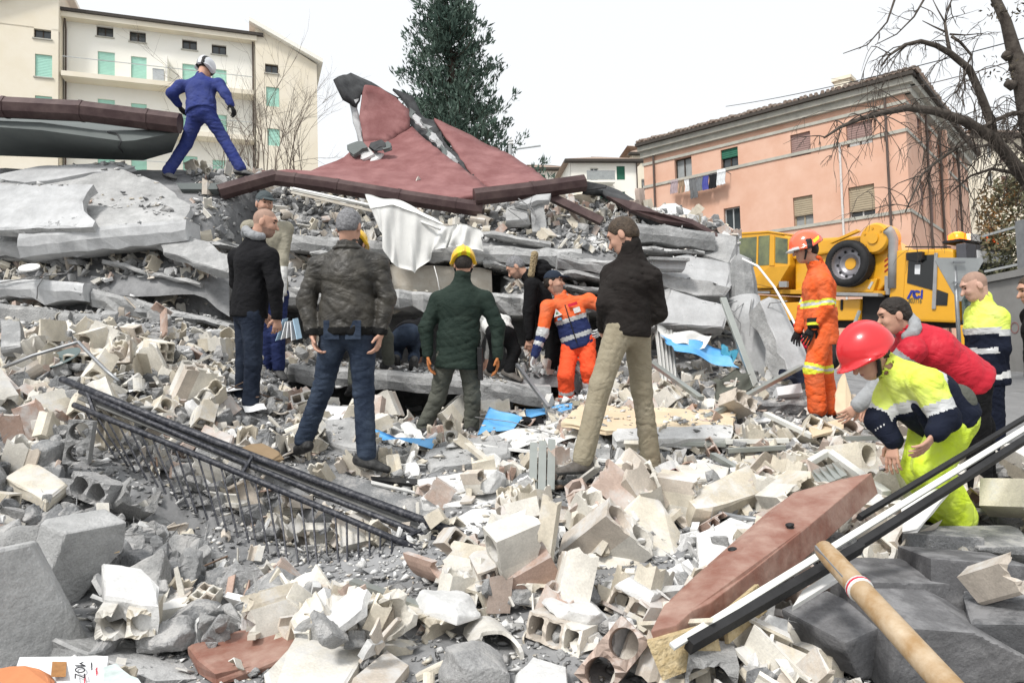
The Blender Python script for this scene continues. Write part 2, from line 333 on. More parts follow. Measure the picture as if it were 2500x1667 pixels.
# ------------------------------------------------------------------ slabs traced as corners with their own distances
def plate(name, corners, thick, mats, label=None, cat=None, jag=.0, step=.12, parent=None, seed=0, back=None, rough=0., group=None, mi_side=None, bevel=0.):
    """flat broken piece: outline corners (u, v, d), extruded by thick away from the viewer side; edges broken by jag metres"""
    C = np.array([P(*c) for c in corners]); r_ = np.random.default_rng(seed + 11)
    n = np.zeros(3)
    for i in range(len(C)):
        a, b = C[i] - C.mean(0), C[(i + 1) % len(C)] - C.mean(0); n += np.cross(a, b)
    n = nrm(n)
    if back is not None:
        if np.dot(n, back) < 0: n = -n
    elif np.dot(n, C.mean(0) - CAM) < 0: n = -n
    pts = []
    for i in range(len(C)):
        a, b = C[i], C[(i + 1) % len(C)]; l = np.linalg.norm(b - a); k = max(1, int(l / step)) if jag else 1
        e = nrm(np.cross(n, b - a)); prev = 0
        for q in range(k):
            t = q / k; jj = 0
            if jag and q: prev = .5 * prev + r_.normal(0, jag); jj = prev
            pts.append(a + (b - a) * t + e * jj)
    pts = np.array(pts); N_ = len(pts); cen = pts.mean(0)
    mb = MB()
    if jag:
        tz = thick * (1 + r_.uniform(-.25, .25, N_))
        inner = cen + (pts - cen) * .93 + n * 0
        frnt = pts + n * (r_.uniform(0, .22, N_) * thick)[:, None]; bk = pts + n * tz[:, None]
        mid = pts + nrm(n) * thick * .5 + (pts - cen) / np.linalg.norm(pts - cen, axis=1)[:, None] * r_.normal(0, jag * .5 + .004, N_)[:, None]
        V = np.concatenate([inner, frnt, mid, bk, [cen + n * thick]])
        Fc = [tuple(range(N_))]; ms = [0]
        for i in range(N_):
            j = (i + 1) % N_
            for k in range(3): Fc.append((k * N_ + i, (k + 1) * N_ + i, (k + 1) * N_ + j, k * N_ + j)); ms.append(1 if k else 0)
            Fc.append((3 * N_ + i, 4 * N_, 3 * N_ + j)); ms.append(1)
        mb.v = [tuple(p) for p in V]; mb.f = Fc; mb.m = ms if isinstance(mats, (list, tuple)) and len(mats) > 1 else [0] * len(Fc)
    else:
        mb.prism(list(pts), n * thick)
    o = mb.build(name, mats, parent, bevel=bevel)
    if label: tag(o, label, cat, group)
    return o
def slab(name, tl, tr, back_d, thick, mats, label, cat='slab', jag=.03, drop=0., seed=0, dy=0):
    """floor slab lying with its front top edge from tl to tr and its far edge back_d metres behind (drop: fall of the far edge)"""
    a, b = P(*tl), P(*tr); off = np.array([0, back_d, -drop])
    n = max(6, int(np.linalg.norm(b - a) / .14)); r_ = np.random.default_rng(seed)
    V = []; jg = np.cumsum(r_.normal(0, jag, n + 1)); jg -= np.linspace(0, jg[-1], n + 1)
    sag = np.cumsum(r_.normal(0, .012, n + 1)); sag -= np.linspace(0, sag[-1], n + 1)
    V = []; prof = [(0, 1, 0), (0, 0, 0), (-.02, 0, -.04), (-.025, 0, -thick * .55), (.02, 0, -thick), (.02, 1, -thick)]
    for i in range(n + 1):
        t = i / n; p = a + (b - a) * t
        for (fy, bk, dz) in prof:
            q = p + off * bk + np.array([0, fy + (jg[i] if bk == 0 else 0) + r_.normal(0, jag * .25), dz + sag[i] + r_.normal(0, .006) + (r_.uniform(-.3, .15) * thick if (dz == -thick and bk == 0 and r_.random() < .3) else 0)])
            V.append(q)
    k = len(prof); Fc = []
    for i in range(n):
        for j in range(k): Fc.append((i * k + j, i * k + (j + 1) % k, (i + 1) * k + (j + 1) % k, (i + 1) * k + j))
    Fc.append(tuple(range(k))); Fc.append(tuple(n * k + j for j in range(k - 1, -1, -1)))
    mb = MB(); mb.add(V, Fc); o = mb.build(name, mats); return tag(o, label, cat)

# bed of rubble lying on the top floor slab
def debris_bed():
    us = np.linspace(650, 1815, 120); ds = np.r_[np.linspace(8.86, 10.2, 22), np.linspace(10.4, 12.5, 10)]; V = []
    for d in ds:
        x = (us - 1250) / F * d; z = f_up(x, np.full_like(x, d)) + .03 * snoise(x, d + 0 * x, 9, 4); z = z - .12 * sstep(9.0, 8.86, d) * np.ones_like(x)
        V += list(zip(x, d + 0 * x, z))
    n, m_ = len(us), len(ds); Fc = [(j * n + i, j * n + i + 1, (j + 1) * n + i + 1, (j + 1) * n + i) for j in range(m_ - 1) for i in range(n - 1)]
    tag(link('debris_bed', mesh('debris_bed', np.array(V), Fc, M['dust'], None, True)), kind='structure')
debris_bed()
# rubble wedged between the fallen floors: (u0, u1, front v, front d, back v, back d)
WEDGES = [(540, 790, 700, 8.55, 612, 9.4), (1225, 1440, 735, 8.5, 645, 9.3), (1240, 1420, 915, 7.75, 860, 8.9), (690, 800, 895, 7.75, 850, 9.0), (1430, 1800, 610, 8.95, 590, 9.6), (1480, 1840, 905, 8.2, 800, 9.2), (-100, 560, 690, 7.9, 560, 8.9)]
def wedge_z(w_, x, y):
    a, b_ = P((w_[0] + w_[1]) / 2, w_[2], w_[3]), P((w_[0] + w_[1]) / 2, w_[4], w_[5]); roll = -math.tan(ROLL) * 0
    return a[2] + (b_[2] - a[2]) * (y - w_[3]) / (w_[5] - w_[3])
def wedges():
    for i, w_ in enumerate(WEDGES):
        us = np.linspace(w_[0], w_[1], 24); ds = np.linspace(w_[3], w_[5] + .4, 14); V = []
        for d in ds:
            x = (us - 1250) / F * d; z = wedge_z(w_, x, d) + .03 * snoise(x, d + 0 * x, 11, 30 + i); z = z - .25 * (sstep(.12, 0, (us - w_[0]) / (w_[1] - w_[0])) + sstep(.88, 1, (us - w_[0]) / (w_[1] - w_[0]))) - .15 * sstep(w_[3] + .12, w_[3], d)
            V += list(zip(x, d + 0 * x, z))
        n, m_ = len(us), len(ds); tag(link('debris_bed', mesh('debris_bed', np.array(V), [(j * n + k, j * n + k + 1, (j + 1) * n + k + 1, (j + 1) * n + k) for j in range(m_ - 1) for k in range(n - 1)], M['dust'], None, True)), kind='structure')
wedges()
def bed_height(x, y):
    h = height(x, y); u = 1250 + F * x / np.maximum(y, .5); on = (u > 655) & (u < 1810) & (y > 8.9) & (y < 12)
    return np.where(on, np.maximum(h, f_up(x, y)), h)
# ------------------------------------------------------------------ the pancaked floors
slab('broken_concrete', (690, 893, 7.55), (1345, 945, 7.45), 2.0, .2, M['slab'], 'long dusty concrete floor slab over the dark hole behind the men', seed=3, drop=-.12)
slab('broken_concrete', (560, 690, 8.5), (1330, 722, 8.45), 2.4, .2, M['slab'], 'collapsed floor slab with rough white edge above the crouching man', seed=4, jag=.045)
slab('broken_concrete', (690, 572, 8.85), (1420, 610, 8.75), 2.2, .19, M['slab'], 'collapsed floor slab covered with small rubble under the white curtain', seed=5, jag=.04)
slab('broken_concrete', (1150, 560, 9.0), (1345, 590, 8.85), 1.6, .07, M['slab'], 'thin cracked screed layer on the slab beside the curtain', seed=6, jag=.04)
slab('broken_concrete', (1360, 625, 8.4), (1520, 640, 8.4), 1.6, .14, M['slab'], 'tilted broken slab end behind the man in the black jacket', seed=7, jag=.05)
slab('broken_concrete', (1500, 545, 9.0), (1745, 568, 8.9), 2.4, .22, M['slab'], 'upper slab with a grey beam edge below the dark roofing sheet', seed=8, jag=.02)
slab('broken_concrete', (1330, 720, 8.6), (1560, 745, 8.5), 2.0, .14, M['slab'], 'inner slab end seen between the orange jacket and the black jacket', seed=9, jag=.05)
slab('broken_concrete', (-120, 668, 7.75), (205, 690, 7.7), 1.4, .2, M['slab_white'], 'pale slab with cables across its smooth front edge', seed=12, jag=.012)
slab('broken_concrete', (205, 700, 7.9), (480, 770, 7.8), 1.2, .19, M['slab'], 'dark broken slab edge continuing from the pale slab', seed=13, jag=.05)
slab('broken_concrete', (-120, 745, 7.5), (170, 765, 7.45), 1.2, .3, M['concrete'], 'rough concrete base slab below the pale slab', seed=14, jag=.04)
slab('broken_concrete', (160, 762, 7.55), (330, 785, 7.5), 1.2, .3, M['slab'], 'smooth grey wall base beside the rough base slab', seed=15, jag=.02)
slab('broken_concrete', (640, 585, 8.95), (720, 590, 8.95), 1.6, .2, M['slab'], 'rough stone edged slab end above the bald man', seed=16, jag=.05)
for k, (tl, tr, bd, th, lb) in enumerate([((250,632,8.05),(490,690,7.95),.9,.05,'thin broken screed layer left of the bald man'), ((-60,618,8.15),(190,632,8.05),.8,.06,'thin pale layer below the long edge beam'), ((420,572,8.5),(630,612,8.5),1.0,.07,'thin slab layer sloping behind the bald man'), ((1345,655,8.45),(1520,672,8.4),.9,.06,'thin slab layer between the parka and the black jacket'), ((1370,690,8.45),(1570,715,8.35),.9,.07,'cracked thin slab layer above the inner slab end'), ((760,618,8.75),(930,628,8.7),.9,.05,'thin slab layer behind the leather jacket'), ((1180,640,8.75),(1330,655,8.7),.9,.05,'thin slab layer above the fur hood'), ((330,745,7.75),(560,790,7.7),.8,.06,'thin dark layer at the foot of the left stack'), ((1500,600,8.8),(1720,612,8.75),.8,.05,'thin rubble covered layer over the upper pale panel')]):
    slab('broken_concrete', tl, tr, bd, th, M['slab'], lb, seed=70 + k, jag=.05)
# big tilted slabs at the left
plate('tilted_concrete', [(-60,590,8.0),(60,600,7.95),(230,592,7.9),(440,545,8.05),(465,500,8.6),(385,440,9.0),(300,412,9.2),(60,420,9.3),(-60,430,9.2)], .16, [M['slab'], M['slab_white']], 'big tilted slab with a mottled stained face under the man in blue', 'slab', jag=.012, seed=21, back=(0, .6, -1))
plate('tilted_concrete', [(-40,560,7.82),(225,552,7.75),(232,540,7.8),(205,515,7.98),(200,490,8.12),(228,450,8.32),(-40,448,8.4)], .10, [M['slab_white'], M['slab']], 'flat pale slab with one ragged side lying on the stained slab', 'slab', jag=.008, seed=22, back=(0, .5, -1))
slab('tilted_concrete', (45, 578, 7.8), (455, 535, 7.95), .35, .24, M['slab_white'], 'long pale cracked edge beam below the two tilted slabs', seed=23, jag=.012)
plate('tilted_concrete', [(370,590,8.0),(440,560,8.1),(510,590,8.0),(590,640,7.7),(560,665,7.6),(470,640,7.7)], .1, M['slab'], 'sloping slab strip left of the man in the black jacket', 'slab', jag=.02, seed=24, back=(0, .5, -1))
plate('tilted_concrete', [(-20,430,9.1),(90,405,9.3),(300,395,9.4),(330,405,9.3),(200,425,9.1),(60,445,8.95)], .06, M['slab_white'], 'bright broken plaster sheet on top of the tilted slabs', 'slab', jag=.02, seed=25, back=(0, .4, -1))
# right hand stack of pale panels and the fallen column
plate('smooth_concrete', [(1500,700,8.55),(1560,660,8.6),(1680,620,8.75),(1785,640,8.7),(1790,690,8.6),(1780,705,8.5),(1640,680,8.5)], .16, [M['slab_white'], M['slab']], 'upper smooth pale wall panel slumped over the rubble', 'panel', jag=.012, seed=31, back=(0, 1, -.4))
plate('smooth_concrete', [(1610,665,8.5),(1785,702,8.4),(1770,722,8.4),(1700,722,8.35),(1600,695,8.4),(1560,690,8.4)], .14, M['slab'], 'cracked grey panel foot between the two pale panels', 'panel', jag=.015, seed=32, back=(0, 1, .2))
plate('smooth_concrete', [(1600,790,8.1),(1640,705,8.35),(1780,745,8.25),(1768,800,8.1),(1690,795,8.05)], .16, [M['slab_white'], M['slab']], 'lower smooth pale wall panel beside the round column', 'panel', jag=.012, seed=33, back=(0, 1, -.4))
plate('smooth_concrete', [(1545,800,8.2),(1550,720,8.45),(1640,700,8.4),(1610,800,8.15)], .12, M['slab'], 'cracked panel half hidden by the man in khaki trousers', 'panel', jag=.02, seed=34, back=(0, 1, -.2))
plate('window_sill', [(1590,632,8.3),(1678,634,8.3),(1672,657,8.28),(1594,655,8.28)], .16, M['slab_white'], 'moulded white stone sill jutting from the stack', 'sill', seed=35)
plate('sill_top', [(1585,626,8.2),(1684,630,8.2),(1684,637,8.2),(1586,633,8.2)], .3, M['slab'], 'thin grey cap on the white stone sill', 'sill', seed=36)
bpy.data.objects['sill_top'].name = 'sill_cap'
plate('leaning_concrete', [(1855,735,8.0),(1880,722,8.1),(1905,730,8.15),(1965,850,7.75),(2000,930,7.55),(1960,925,7.45),(1925,905,7.45)], .22, [M['slab_white'], M['slab']], 'thick pale slab leaning against the round column', 'slab', jag=.01, seed=37)
def column():
    e = empty('concrete_column', P(1840, 960, 8.3), 'broken round concrete column leaning at the corner of the stack', 'column')
    mb = MB(); pts = [P(1850, 985, 8.3), P(1842, 900, 8.4), P(1826, 800, 8.5), P(1815, 730, 8.6)]
    mb.tube(pts, [.2, .2, .195, .19], 14); o = mb.build('shaft', M['slab_white'], e, smooth=True)
    mb = MB(); pts = [P(1815, 732, 8.6), P(1812, 690, 8.65), P(1808, 640, 8.7), P(1795, 628, 8.7)]; mb.tube(pts, [.17, .165, .13, .06], 9); mb.build('head', M['slab'], e)
    mb = MB()
    for k in (0, 2, 5):
        a = k * .9; p0 = P(1800 + 8 * k, 735 + 5 * math.sin(a), 8.4); p1 = P(1790 + 9 * k, 760 + 30 * math.sin(a), 8.25)
        mb.tube([p0, P(1760 + 14 * k, 745 + 10 * (k % 3), 8.3), p1, P(1790 + 8 * k, 800 + 20 * (k % 4), 8.15)], .006, 4)
    mb.build('reinforcing_wire', M['wire'], e)
    mb = MB(); mb.tube([P(1922, 735, 7.9), P(1880, 740, 7.95), P(1865, 770, 8.0), P(1870, 800, 8.0), P(1850, 812, 8.0)], .008, 5); mb.build('reinforcing_bar', M['wire'], e)
column()
# soffit and gutter of the fallen roof, upper left
def gutter(name, pts, r, label, mats=None, n=8, bands=4):
    e = empty(name, P(*pts[0]), label, 'gutter'); mb = MB()
    W = [P(*p) for p in pts]; mb.tube(W, r, n); o = mb.build('gutter_box', mats or M['gutter'], e)
    for k in range(bands):
        t = (k + .5) / bands * (len(W) - 1); i = int(t); p = W[i] + (W[i + 1] - W[i]) * (t - i); d = nrm(W[i + 1] - W[i])
        mb = MB(); mb.tube([p - d * .02, p + d * .02], r * 1.06 if np.isscalar(r) else r[0] * 1.06, n); mb.build('bracket', mats or M['gutter'], e)
    return e
gutter('roof_gutter', [(-80,258,9.0),(200,272,9.1),(440,302,9.25)], .135, 'dark brown roof gutter above the grey eave left of the man in blue', bands=3)
gutter('roof_gutter', [(535,470,9.2),(672,432,9.5)], .11, 'short dark gutter end at the feet of the man in blue', bands=1)
gutter('roof_gutter', [(672,435,9.5),(800,452,9.5),(1000,485,9.4),(1180,512,9.3)], .105, 'long dark gutter hanging along the front of the red roof', bands=4)
gutter('roof_gutter', [(1158,482,9.25),(1300,465,9.4),(1425,447,9.6)], .12, 'dark gutter piece jutting out right of the red roof', bands=1)
mb = MB()
A = [(-80,292,9.05),(100,300,9.1),(260,322,9.15),(320,320,9.2),(445,312,9.35)]
B = [(-80,305,8.95),(100,318,9.0),(300,345,9.05),(330,343,9.08),(440,322,9.3)]
Cc = [(-80,378,9.9),(100,384,9.9),(260,390,9.9),(350,392,9.85),(420,372,9.75)]
D = [(-80,285,11),(100,290,11),(260,300,11),(320,300,11),(445,300,10.6)]
V = [P(*p) for q in (A, B, Cc, D) for p in q]; Fc = [(k * 5 + i, k * 5 + i + 1, ((k + 1) % 4) * 5 + i + 1, ((k + 1) % 4) * 5 + i) for k in range(4) for i in range(4)] + [(0, 5, 10, 15), (4, 19, 14, 9)]
mb.add(V, Fc); tag(mb.build('roof_eave', M['soffit']), 'grey concrete eave with a dark crack under the upper gutter', 'eave')
mb = MB(); mb.tube([P(262,322,9.12), P(285,326,9.1), P(296,345,9.02), P(290,360,9.2), P(300,372,9.45)], .012, 4); tag(mb.build('crack_edge', M['tar']), 'black crack running down the grey eave', 'crack')
plate('metal_strip', [(430,447,9.2),(540,447,9.2),(530,462,9.15),(440,462,9.15)], .1, M['soffit'], 'grey metal channel lying between the boots of the man in blue', 'channel')
# red roof sheets
def sheet(name, pts, quads, mats, label, cat, thick=.05, rough=.02, seed=0, sub=3, uvcut=None):
    """folded sheet: pts (u, v, d), faces over them, subdivided, a little buckled, given thickness"""
    bm = bmesh.new(); vs_ = [bm.verts.new(P(*p)) for p in pts]
    for q in quads: bm.faces.new([vs_[i] for i in q])
    bmesh.ops.triangulate(bm, faces=bm.faces[:])
    for _ in range(sub + 1): bmesh.ops.subdivide_edges(bm, edges=[e_ for e_ in bm.edges if e_.calc_length() > .22], cuts=1); bmesh.ops.triangulate(bm, faces=bm.faces[:])
    for v_ in bm.verts:
        v_.co += mnoise.noise_vector(v_.co * 1.6 + Vector((seed, 0, 0))) * rough * 1.5
        if v_.is_boundary: v_.co += mnoise.noise_vector(v_.co * 7 + Vector((seed, 5, 0))) * rough * 1.2
    bmesh.ops.recalc_face_normals(bm, faces=bm.faces); bm.normal_update()
    V = np.array([v_.co for v_ in bm.verts]); N_ = np.array([v_.normal for v_ in bm.verts]); 
    bm.verts.index_update()
    Fc = [tuple(v_.index for v_ in f.verts) for f in bm.faces]; be = [(e_.verts[0].index, e_.verts[1].index) for e_ in bm.edges if e_.is_boundary]; bm.free()
    if (N_ * (CAM - V)).sum() > 0: N_ = -N_
    n = len(V); V2 = np.concatenate([V, V + N_ * thick]); Fc = Fc + [tuple(i + n for i in f[::-1]) for f in Fc] + [(a, b, b + n, a + n) for a, b in be]
    o = obj(name, V2, Fc, mats, None, None, True); fixn(o.data); return tag(o, label, cat)
sheet('roof_sheet', [(640,418,10.0),(800,432,10.0),(1000,470,9.8),(1110,490,9.6),(1160,480,9.7),(1190,455,10.3),(1080,372,11.4),(1005,312,12.3),(945,345,12.0),(890,345,11.9),(840,385,11.2),(760,415,10.6),(870,405,11.0),(1000,420,10.8),(1100,440,10.4)],
      [(0,1,12,11),(1,2,13,12),(2,3,14,13),(3,4,5,14),(14,5,6,13),(13,6,7,8),(13,8,9,12),(12,9,10,11)], M['maroon'], 'large sagging red roof sheet spread over the fallen floors', 'roof', seed=1)
sheet('roof_sheet', [(1062,288,12.6),(1130,322,12.5),(1215,362,12.3),(1290,405,11.6),(1345,440,10.8),(1250,452,10.4),(1190,457,10.3),(1165,440,10.9),(1110,365,11.8)],
      [(0,1,8),(1,2,7,8),(2,3,6,7),(3,4,5,6)], M['maroon'], 'second red roof sheet sloping down beside the black tear', 'roof', seed=2, sub=2)
sheet('roof_sheet', [(893,206,12.3),(930,215,12.5),(968,240,12.6),(1000,268,12.6),(1003,312,12.3),(945,348,12.0),(888,348,11.9),(876,282,12.1)],
      [(0,1,2,7),(2,3,4,7),(4,5,6,7)], M['maroon'], 'red roof piece folded upright to a torn peak', 'roof', seed=3, sub=2)
sheet('roof_lining', [(820,190,12.0),(856,178,12.6),(905,200,12.9),(972,240,12.9),(930,250,12.6),(885,225,12.4),(872,262,12.2),(840,240,12.0)],
      [(0,1,6,7),(1,2,5,6),(2,3,4,5)], M['tar'], 'black underside of the folded roof peak curling over', 'roof lining', seed=4, sub=2)
sheet('roof_lining', [(852,250,12.2),(872,250,12.3),(882,330,12.0),(888,355,11.9),(870,352,12.0),(860,300,12.1)], [(0,1,2,5),(2,3,4,5)], M['slab_white'], 'torn pale insulation strip on the left side of the peak', 'insulation', seed=5, rough=.06, sub=2)
sheet('roof_lining', [(965,225,12.9),(1005,240,12.9),(1065,300,12.7),(1080,330,12.2),(1140,410,11.2),(1160,440,10.9),(1120,410,11.3),(1050,345,12.2),(1005,310,12.5),(990,260,12.8)],
      [(0,1,8,9),(1,2,7,8),(2,3,4,7),(4,5,6,7)], M['tar'], 'black torn strip of bitumen between the two red sheets', 'roof lining', seed=6, rough=.07, sub=3)
for k in range(9):
    u0 = 1000 + k * 13; v0 = 262 + k * 15
    plate('insulation_scrap', [(u0, v0, 12.3 - k * .12), (u0 + 16, v0 + 12, 12.3 - k * .12), (u0 + 13 + 5 * (k % 3), v0 + 32, 12.1 - k * .12), (u0 + 2, v0 + 20, 12.2 - k * .12)], .03, [M['soffit'], M['slab_white'], M['slab']][k % 3], 'torn pale scrap of insulation caught in the black roof tear', 'insulation', jag=.03, step=.06, seed=k, group='insulation scraps in the roof tear')
for k, (u0, v0, s_) in enumerate([(850,352,1.6),(875,368,1.3),(905,348,1.2),(930,352,.8),(895,378,1.0),(855,390,.8)]):
    plate('roof_debris', [(u0, v0, 11.3), (u0 + 22 * s_, v0 - 8, 11.3), (u0 + 30 * s_, v0 + 8, 11.2), (u0 + 8 * s_, v0 + 16 * s_, 11.15)], .06, [M['soffit'], M['plaster'], M['tar']][k % 3], 'torn roofing debris lying at the foot of the folded peak', 'debris', jag=.03, step=.07, seed=40 + k, group='debris at the foot of the roof peak')
# dark roofing sheet, right, with its thick edge
sheet('roofing_sheet', [(1425,455,9.8),(1470,462,10.3),(1540,505,9.9),(1610,540,9.5),(1750,568,9.2),(1735,560,10.2),(1640,530,10.4),(1560,492,10.8),(1490,455,11.0)],
      [(0,1,8),(1,2,7,8),(2,3,6,7),(3,4,5,6)], M['tar'], 'black curved roofing sheet sliding down the right end of the pile', 'roof', seed=8, sub=2, thick=.1)
plate('roof_fascia', [(1480,478,9.75),(1540,512,9.6),(1612,538,9.35),(1690,548,9.25),(1755,580,9.1),(1750,568,9.15),(1690,535,9.3),(1612,520,9.4),(1545,492,9.7)], .06, M['gutter'], 'brown metal fascia along the edge of the black roofing sheet', 'fascia', jag=.0)
plate('roof_fascia', [(1345,468,9.5),(1475,530,9.3),(1465,545,9.3),(1340,485,9.45)], .08, M['gutter'], 'brown board slanting down behind the man in the black jacket', 'fascia')
plate('roof_fascia', [(1420,440,9.7),(1480,452,9.6),(1478,458,9.6),(1420,465,9.7)], .05, M['tar'], 'thin dark strip at the end of the right gutter', 'fascia')
# stumps on the top rubble
plate('concrete_stump', [(1300,565,9.1),(1296,490,9.3),(1330,486,9.3),(1332,568,9.1)], .16, M['slab'], 'grey concrete stump standing under the right gutter', 'stump', jag=.01, seed=50)
plate('concrete_stump', [(1235,540,9.15),(1240,500,9.3),(1285,505,9.3),(1290,535,9.15)], .14, M['slab'], 'rounded concrete lump beside the grey stump', 'stump', jag=.02, seed=51)
plate('broken_stone', [(1255,495,9.2),(1310,475,9.25),(1345,472,9.25),(1340,488,9.2),(1285,500,9.15)], .1, M['slab_white'], 'pale broken cap stone lying on the grey stump', 'stone', jag=.015, seed=52)
mb = MB()
for q in [[(1240,505),(1275,490),(1300,480),(1290,505),(1318,545)],[(1245,510),(1290,520),(1300,495)],[(1265,485),(1300,510),(1310,530),(1305,548)],[(1275,500),(1240,512),(1285,545)]]:
    mb.tube([P(u, v, 9.05) for u, v in q], .008, 5)
tag(mb.build('bent_rebar', M['wire']), 'tangle of bent pale reinforcing bars at the grey stump', 'rebar')
plate('white_sheet_heap', [(1590,520,10.2),(1620,498,10.5),(1650,495,10.6),(1685,512,10.5),(1705,535,10.2),(1650,535,10.0)], .2, M['cloth_white'], 'white heap behind the end of the black roofing sheet', 'heap', jag=.03, seed=54)
bpy.data.objects['white_sheet_heap'].name = 'debris_heap'
slab('inner_cabinet', (930, 645, 9.0), (1200, 660, 9.0), .3, .5, M['wood_dusty'], 'brown cabinet front in the dark gap under the curtain slab', 'cabinet', seed=60, jag=.002)
bpy.data.objects['inner_cabinet'].name = 'cabinet'
plate('end_block', [(1700,610,9.1),(1740,565,9.2),(1800,575,9.0),(1800,620,8.9),(1780,645,8.7),(1735,630,8.8)], .4, M['slab'], 'broken lump of concrete at the right end of the upper slab', 'concrete', jag=.02, seed=61)
bpy.data.objects['end_block'].name = 'concrete_block'
# ------------------------------------------------------------------ implicit bodies: limbs blended into one surface
def seg_prim(a, b, r0, r1, k=.03):
    a, b = np.asarray(a, float), np.asarray(b, float); ab = b - a; L2 = max(1e-9, ab @ ab)
    def f(p):
        t = np.clip(((p - a) @ ab) / L2, 0, 1); q = p - a - t[..., None] * ab; return np.sqrt((q * q).sum(-1)) - (r0 + (r1 - r0) * t)
    rm = max(r0, r1); return f, np.minimum(a, b) - rm, np.maximum(a, b) + rm, k
def ell_seg(a, b, ra, rb, side, k=.04):
    """segment with elliptical section: ra, rb = (half width along side, half depth) at either end"""
    a, b = np.asarray(a, float), np.asarray(b, float); ab = b - a; L2 = max(1e-9, ab @ ab); ax = nrm(ab); sd_ = nrm(np.asarray(side) - ax * (np.asarray(side) @ ax)); dp = np.cross(ax, sd_)
    ra, rb = np.asarray(ra, float), np.asarray(rb, float)
    def f(p):
        q = p - a; t = np.clip((q @ ab) / L2, 0, 1); q = q - t[..., None] * ab
        w_ = ra[0] + (rb[0] - ra[0]) * t; h_ = ra[1] + (rb[1] - ra[1]) * t; x, y, z = q @ sd_, q @ dp, q @ ax; mz = np.minimum(w_, h_)
        k0 = np.sqrt((x / w_) ** 2 + (y / h_) ** 2 + (z / mz) ** 2); k1 = np.sqrt((x / w_ ** 2) ** 2 + (y / h_ ** 2) ** 2 + (z / mz ** 2) ** 2); return np.where(k1 > 1e-6, k0 * (k0 - 1) / np.maximum(k1, 1e-6), -mz)
    rm = max(ra.max(), rb.max()); return f, np.minimum(a, b) - rm, np.maximum(a, b) + rm, k
def ell(c, ax, r, k=.02):
    """ellipsoid: ax = 3 unit axes as rows, r = radii"""
    c = np.asarray(c, float); ax = np.asarray(ax, float); r = np.asarray(r, float)
    def f(p):
        q = (p - c) @ ax.T; k0 = np.sqrt(((q / r) ** 2).sum(-1)); k1 = np.sqrt(((q / r ** 2) ** 2).sum(-1)); return np.where(k1 > 1e-6, k0 * (k0 - 1) / np.maximum(k1, 1e-6), -r.min())
    rm = r.max(); return f, c - rm, c + rm, k
def nets(prims, h, cuts=(), sub=(), fold=None, pad=3):
    lo = np.min([p[1] for p in prims], 0) - pad * h; hi = np.max([p[2] for p in prims], 0) + pad * h
    n = np.ceil((hi - lo) / h).astype(int) + 1; D = np.full(n, .2, np.float32)
    gx = [lo[i] + h * np.arange(n[i]) for i in range(3)]
    def view(pl, ph, mg):
        s = []
        for i in range(3):
            a = max(0, int((pl[i] - mg - lo[i]) / h)); b = min(n[i], int((ph[i] + mg - lo[i]) / h) + 2); s.append(slice(a, max(a + 1, b)))
        g = np.stack(np.meshgrid(gx[0][s[0]], gx[1][s[1]], gx[2][s[2]], indexing='ij'), -1); return tuple(s), g
    for (f, pl, ph, k) in prims:
        s, g = view(pl, ph, k + 2 * h); d = f(g); D0 = D[s]; hh = np.clip(k - np.abs(D0 - d), 0, None) / k; D[s] = np.minimum(D0, d) - hh * hh * k * .25
    for (f, pl, ph, k) in sub:
        s, g = view(pl, ph, k + 2 * h); d = -f(g); D0 = D[s]; hh = np.clip(k - np.abs(D0 - d), 0, None) / k; D[s] = np.maximum(D0, d) + hh * hh * k * .25
    if fold is not None or cuts:
        g = np.stack(np.meshgrid(*gx, indexing='ij'), -1)
        if fold is not None: D = D + fold(g)
        for (p0, nn) in cuts: D = np.maximum(D, (g - np.asarray(p0)) @ np.asarray(nn))
    D[[0, -1]] = .2; D[:, [0, -1]] = .2; D[:, :, [0, -1]] = .2
    S = D < 0; c8 = [S[i:n[0] - 1 + i, j:n[1] - 1 + j, k:n[2] - 1 + k] for i in (0, 1) for j in (0, 1) for k in (0, 1)]
    cnt = np.sum(c8, 0); act = (cnt > 0) & (cnt < 8); I = np.argwhere(act)
    idm = np.full(act.shape, -1, np.int64); idm[act] = np.arange(len(I))
    acc = np.zeros((len(I), 3)); num = np.zeros(len(I))
    for ax in range(3):
        o1, o2 = [a for a in range(3) if a != ax]
        for a in (0, 1):
            for b in (0, 1):
                i0 = I.copy(); i0[:, o1] += a; i0[:, o2] += b; i1 = i0.copy(); i1[:, ax] += 1
                d0 = D[i0[:, 0], i0[:, 1], i0[:, 2]]; d1 = D[i1[:, 0], i1[:, 1], i1[:, 2]]; m_ = (d0 < 0) != (d1 < 0)
                t = np.where(m_, d0 / np.where(m_, d0 - d1, 1), 0); pt = i0.astype(float); pt[:, ax] += t; acc[m_] += pt[m_]; num[m_] += 1
    V = acc / num[:, None] * h + lo; Q = []
    for ax in range(3):
        o1, o2 = [(1, 2), (2, 0), (0, 1)][ax]
        sl0 = [slice(None)] * 3; sl1 = [slice(None)] * 3; sl0[ax] = slice(0, n[ax] - 1); sl1[ax] = slice(1, n[ax])
        A, B_ = S[tuple(sl0)], S[tuple(sl1)]; E = np.argwhere(A != B_); ins = A[E[:, 0], E[:, 1], E[:, 2]]
        ok = (E[:, o1] > 0) & (E[:, o2] > 0) & (E[:, o1] < n[o1] - 1) & (E[:, o2] < n[o2] - 1); E = E[ok]; ins = ins[ok]
        def cid(a, b): q = E.copy(); q[:, o1] -= a; q[:, o2] -= b; return idm[q[:, 0], q[:, 1], q[:, 2]]
        q = np.stack([cid(1, 1), cid(0, 1), cid(0, 0), cid(1, 0)], -1); q[~ins] = q[~ins][:, ::-1]; Q.append(q)
    return V, np.concatenate(Q)
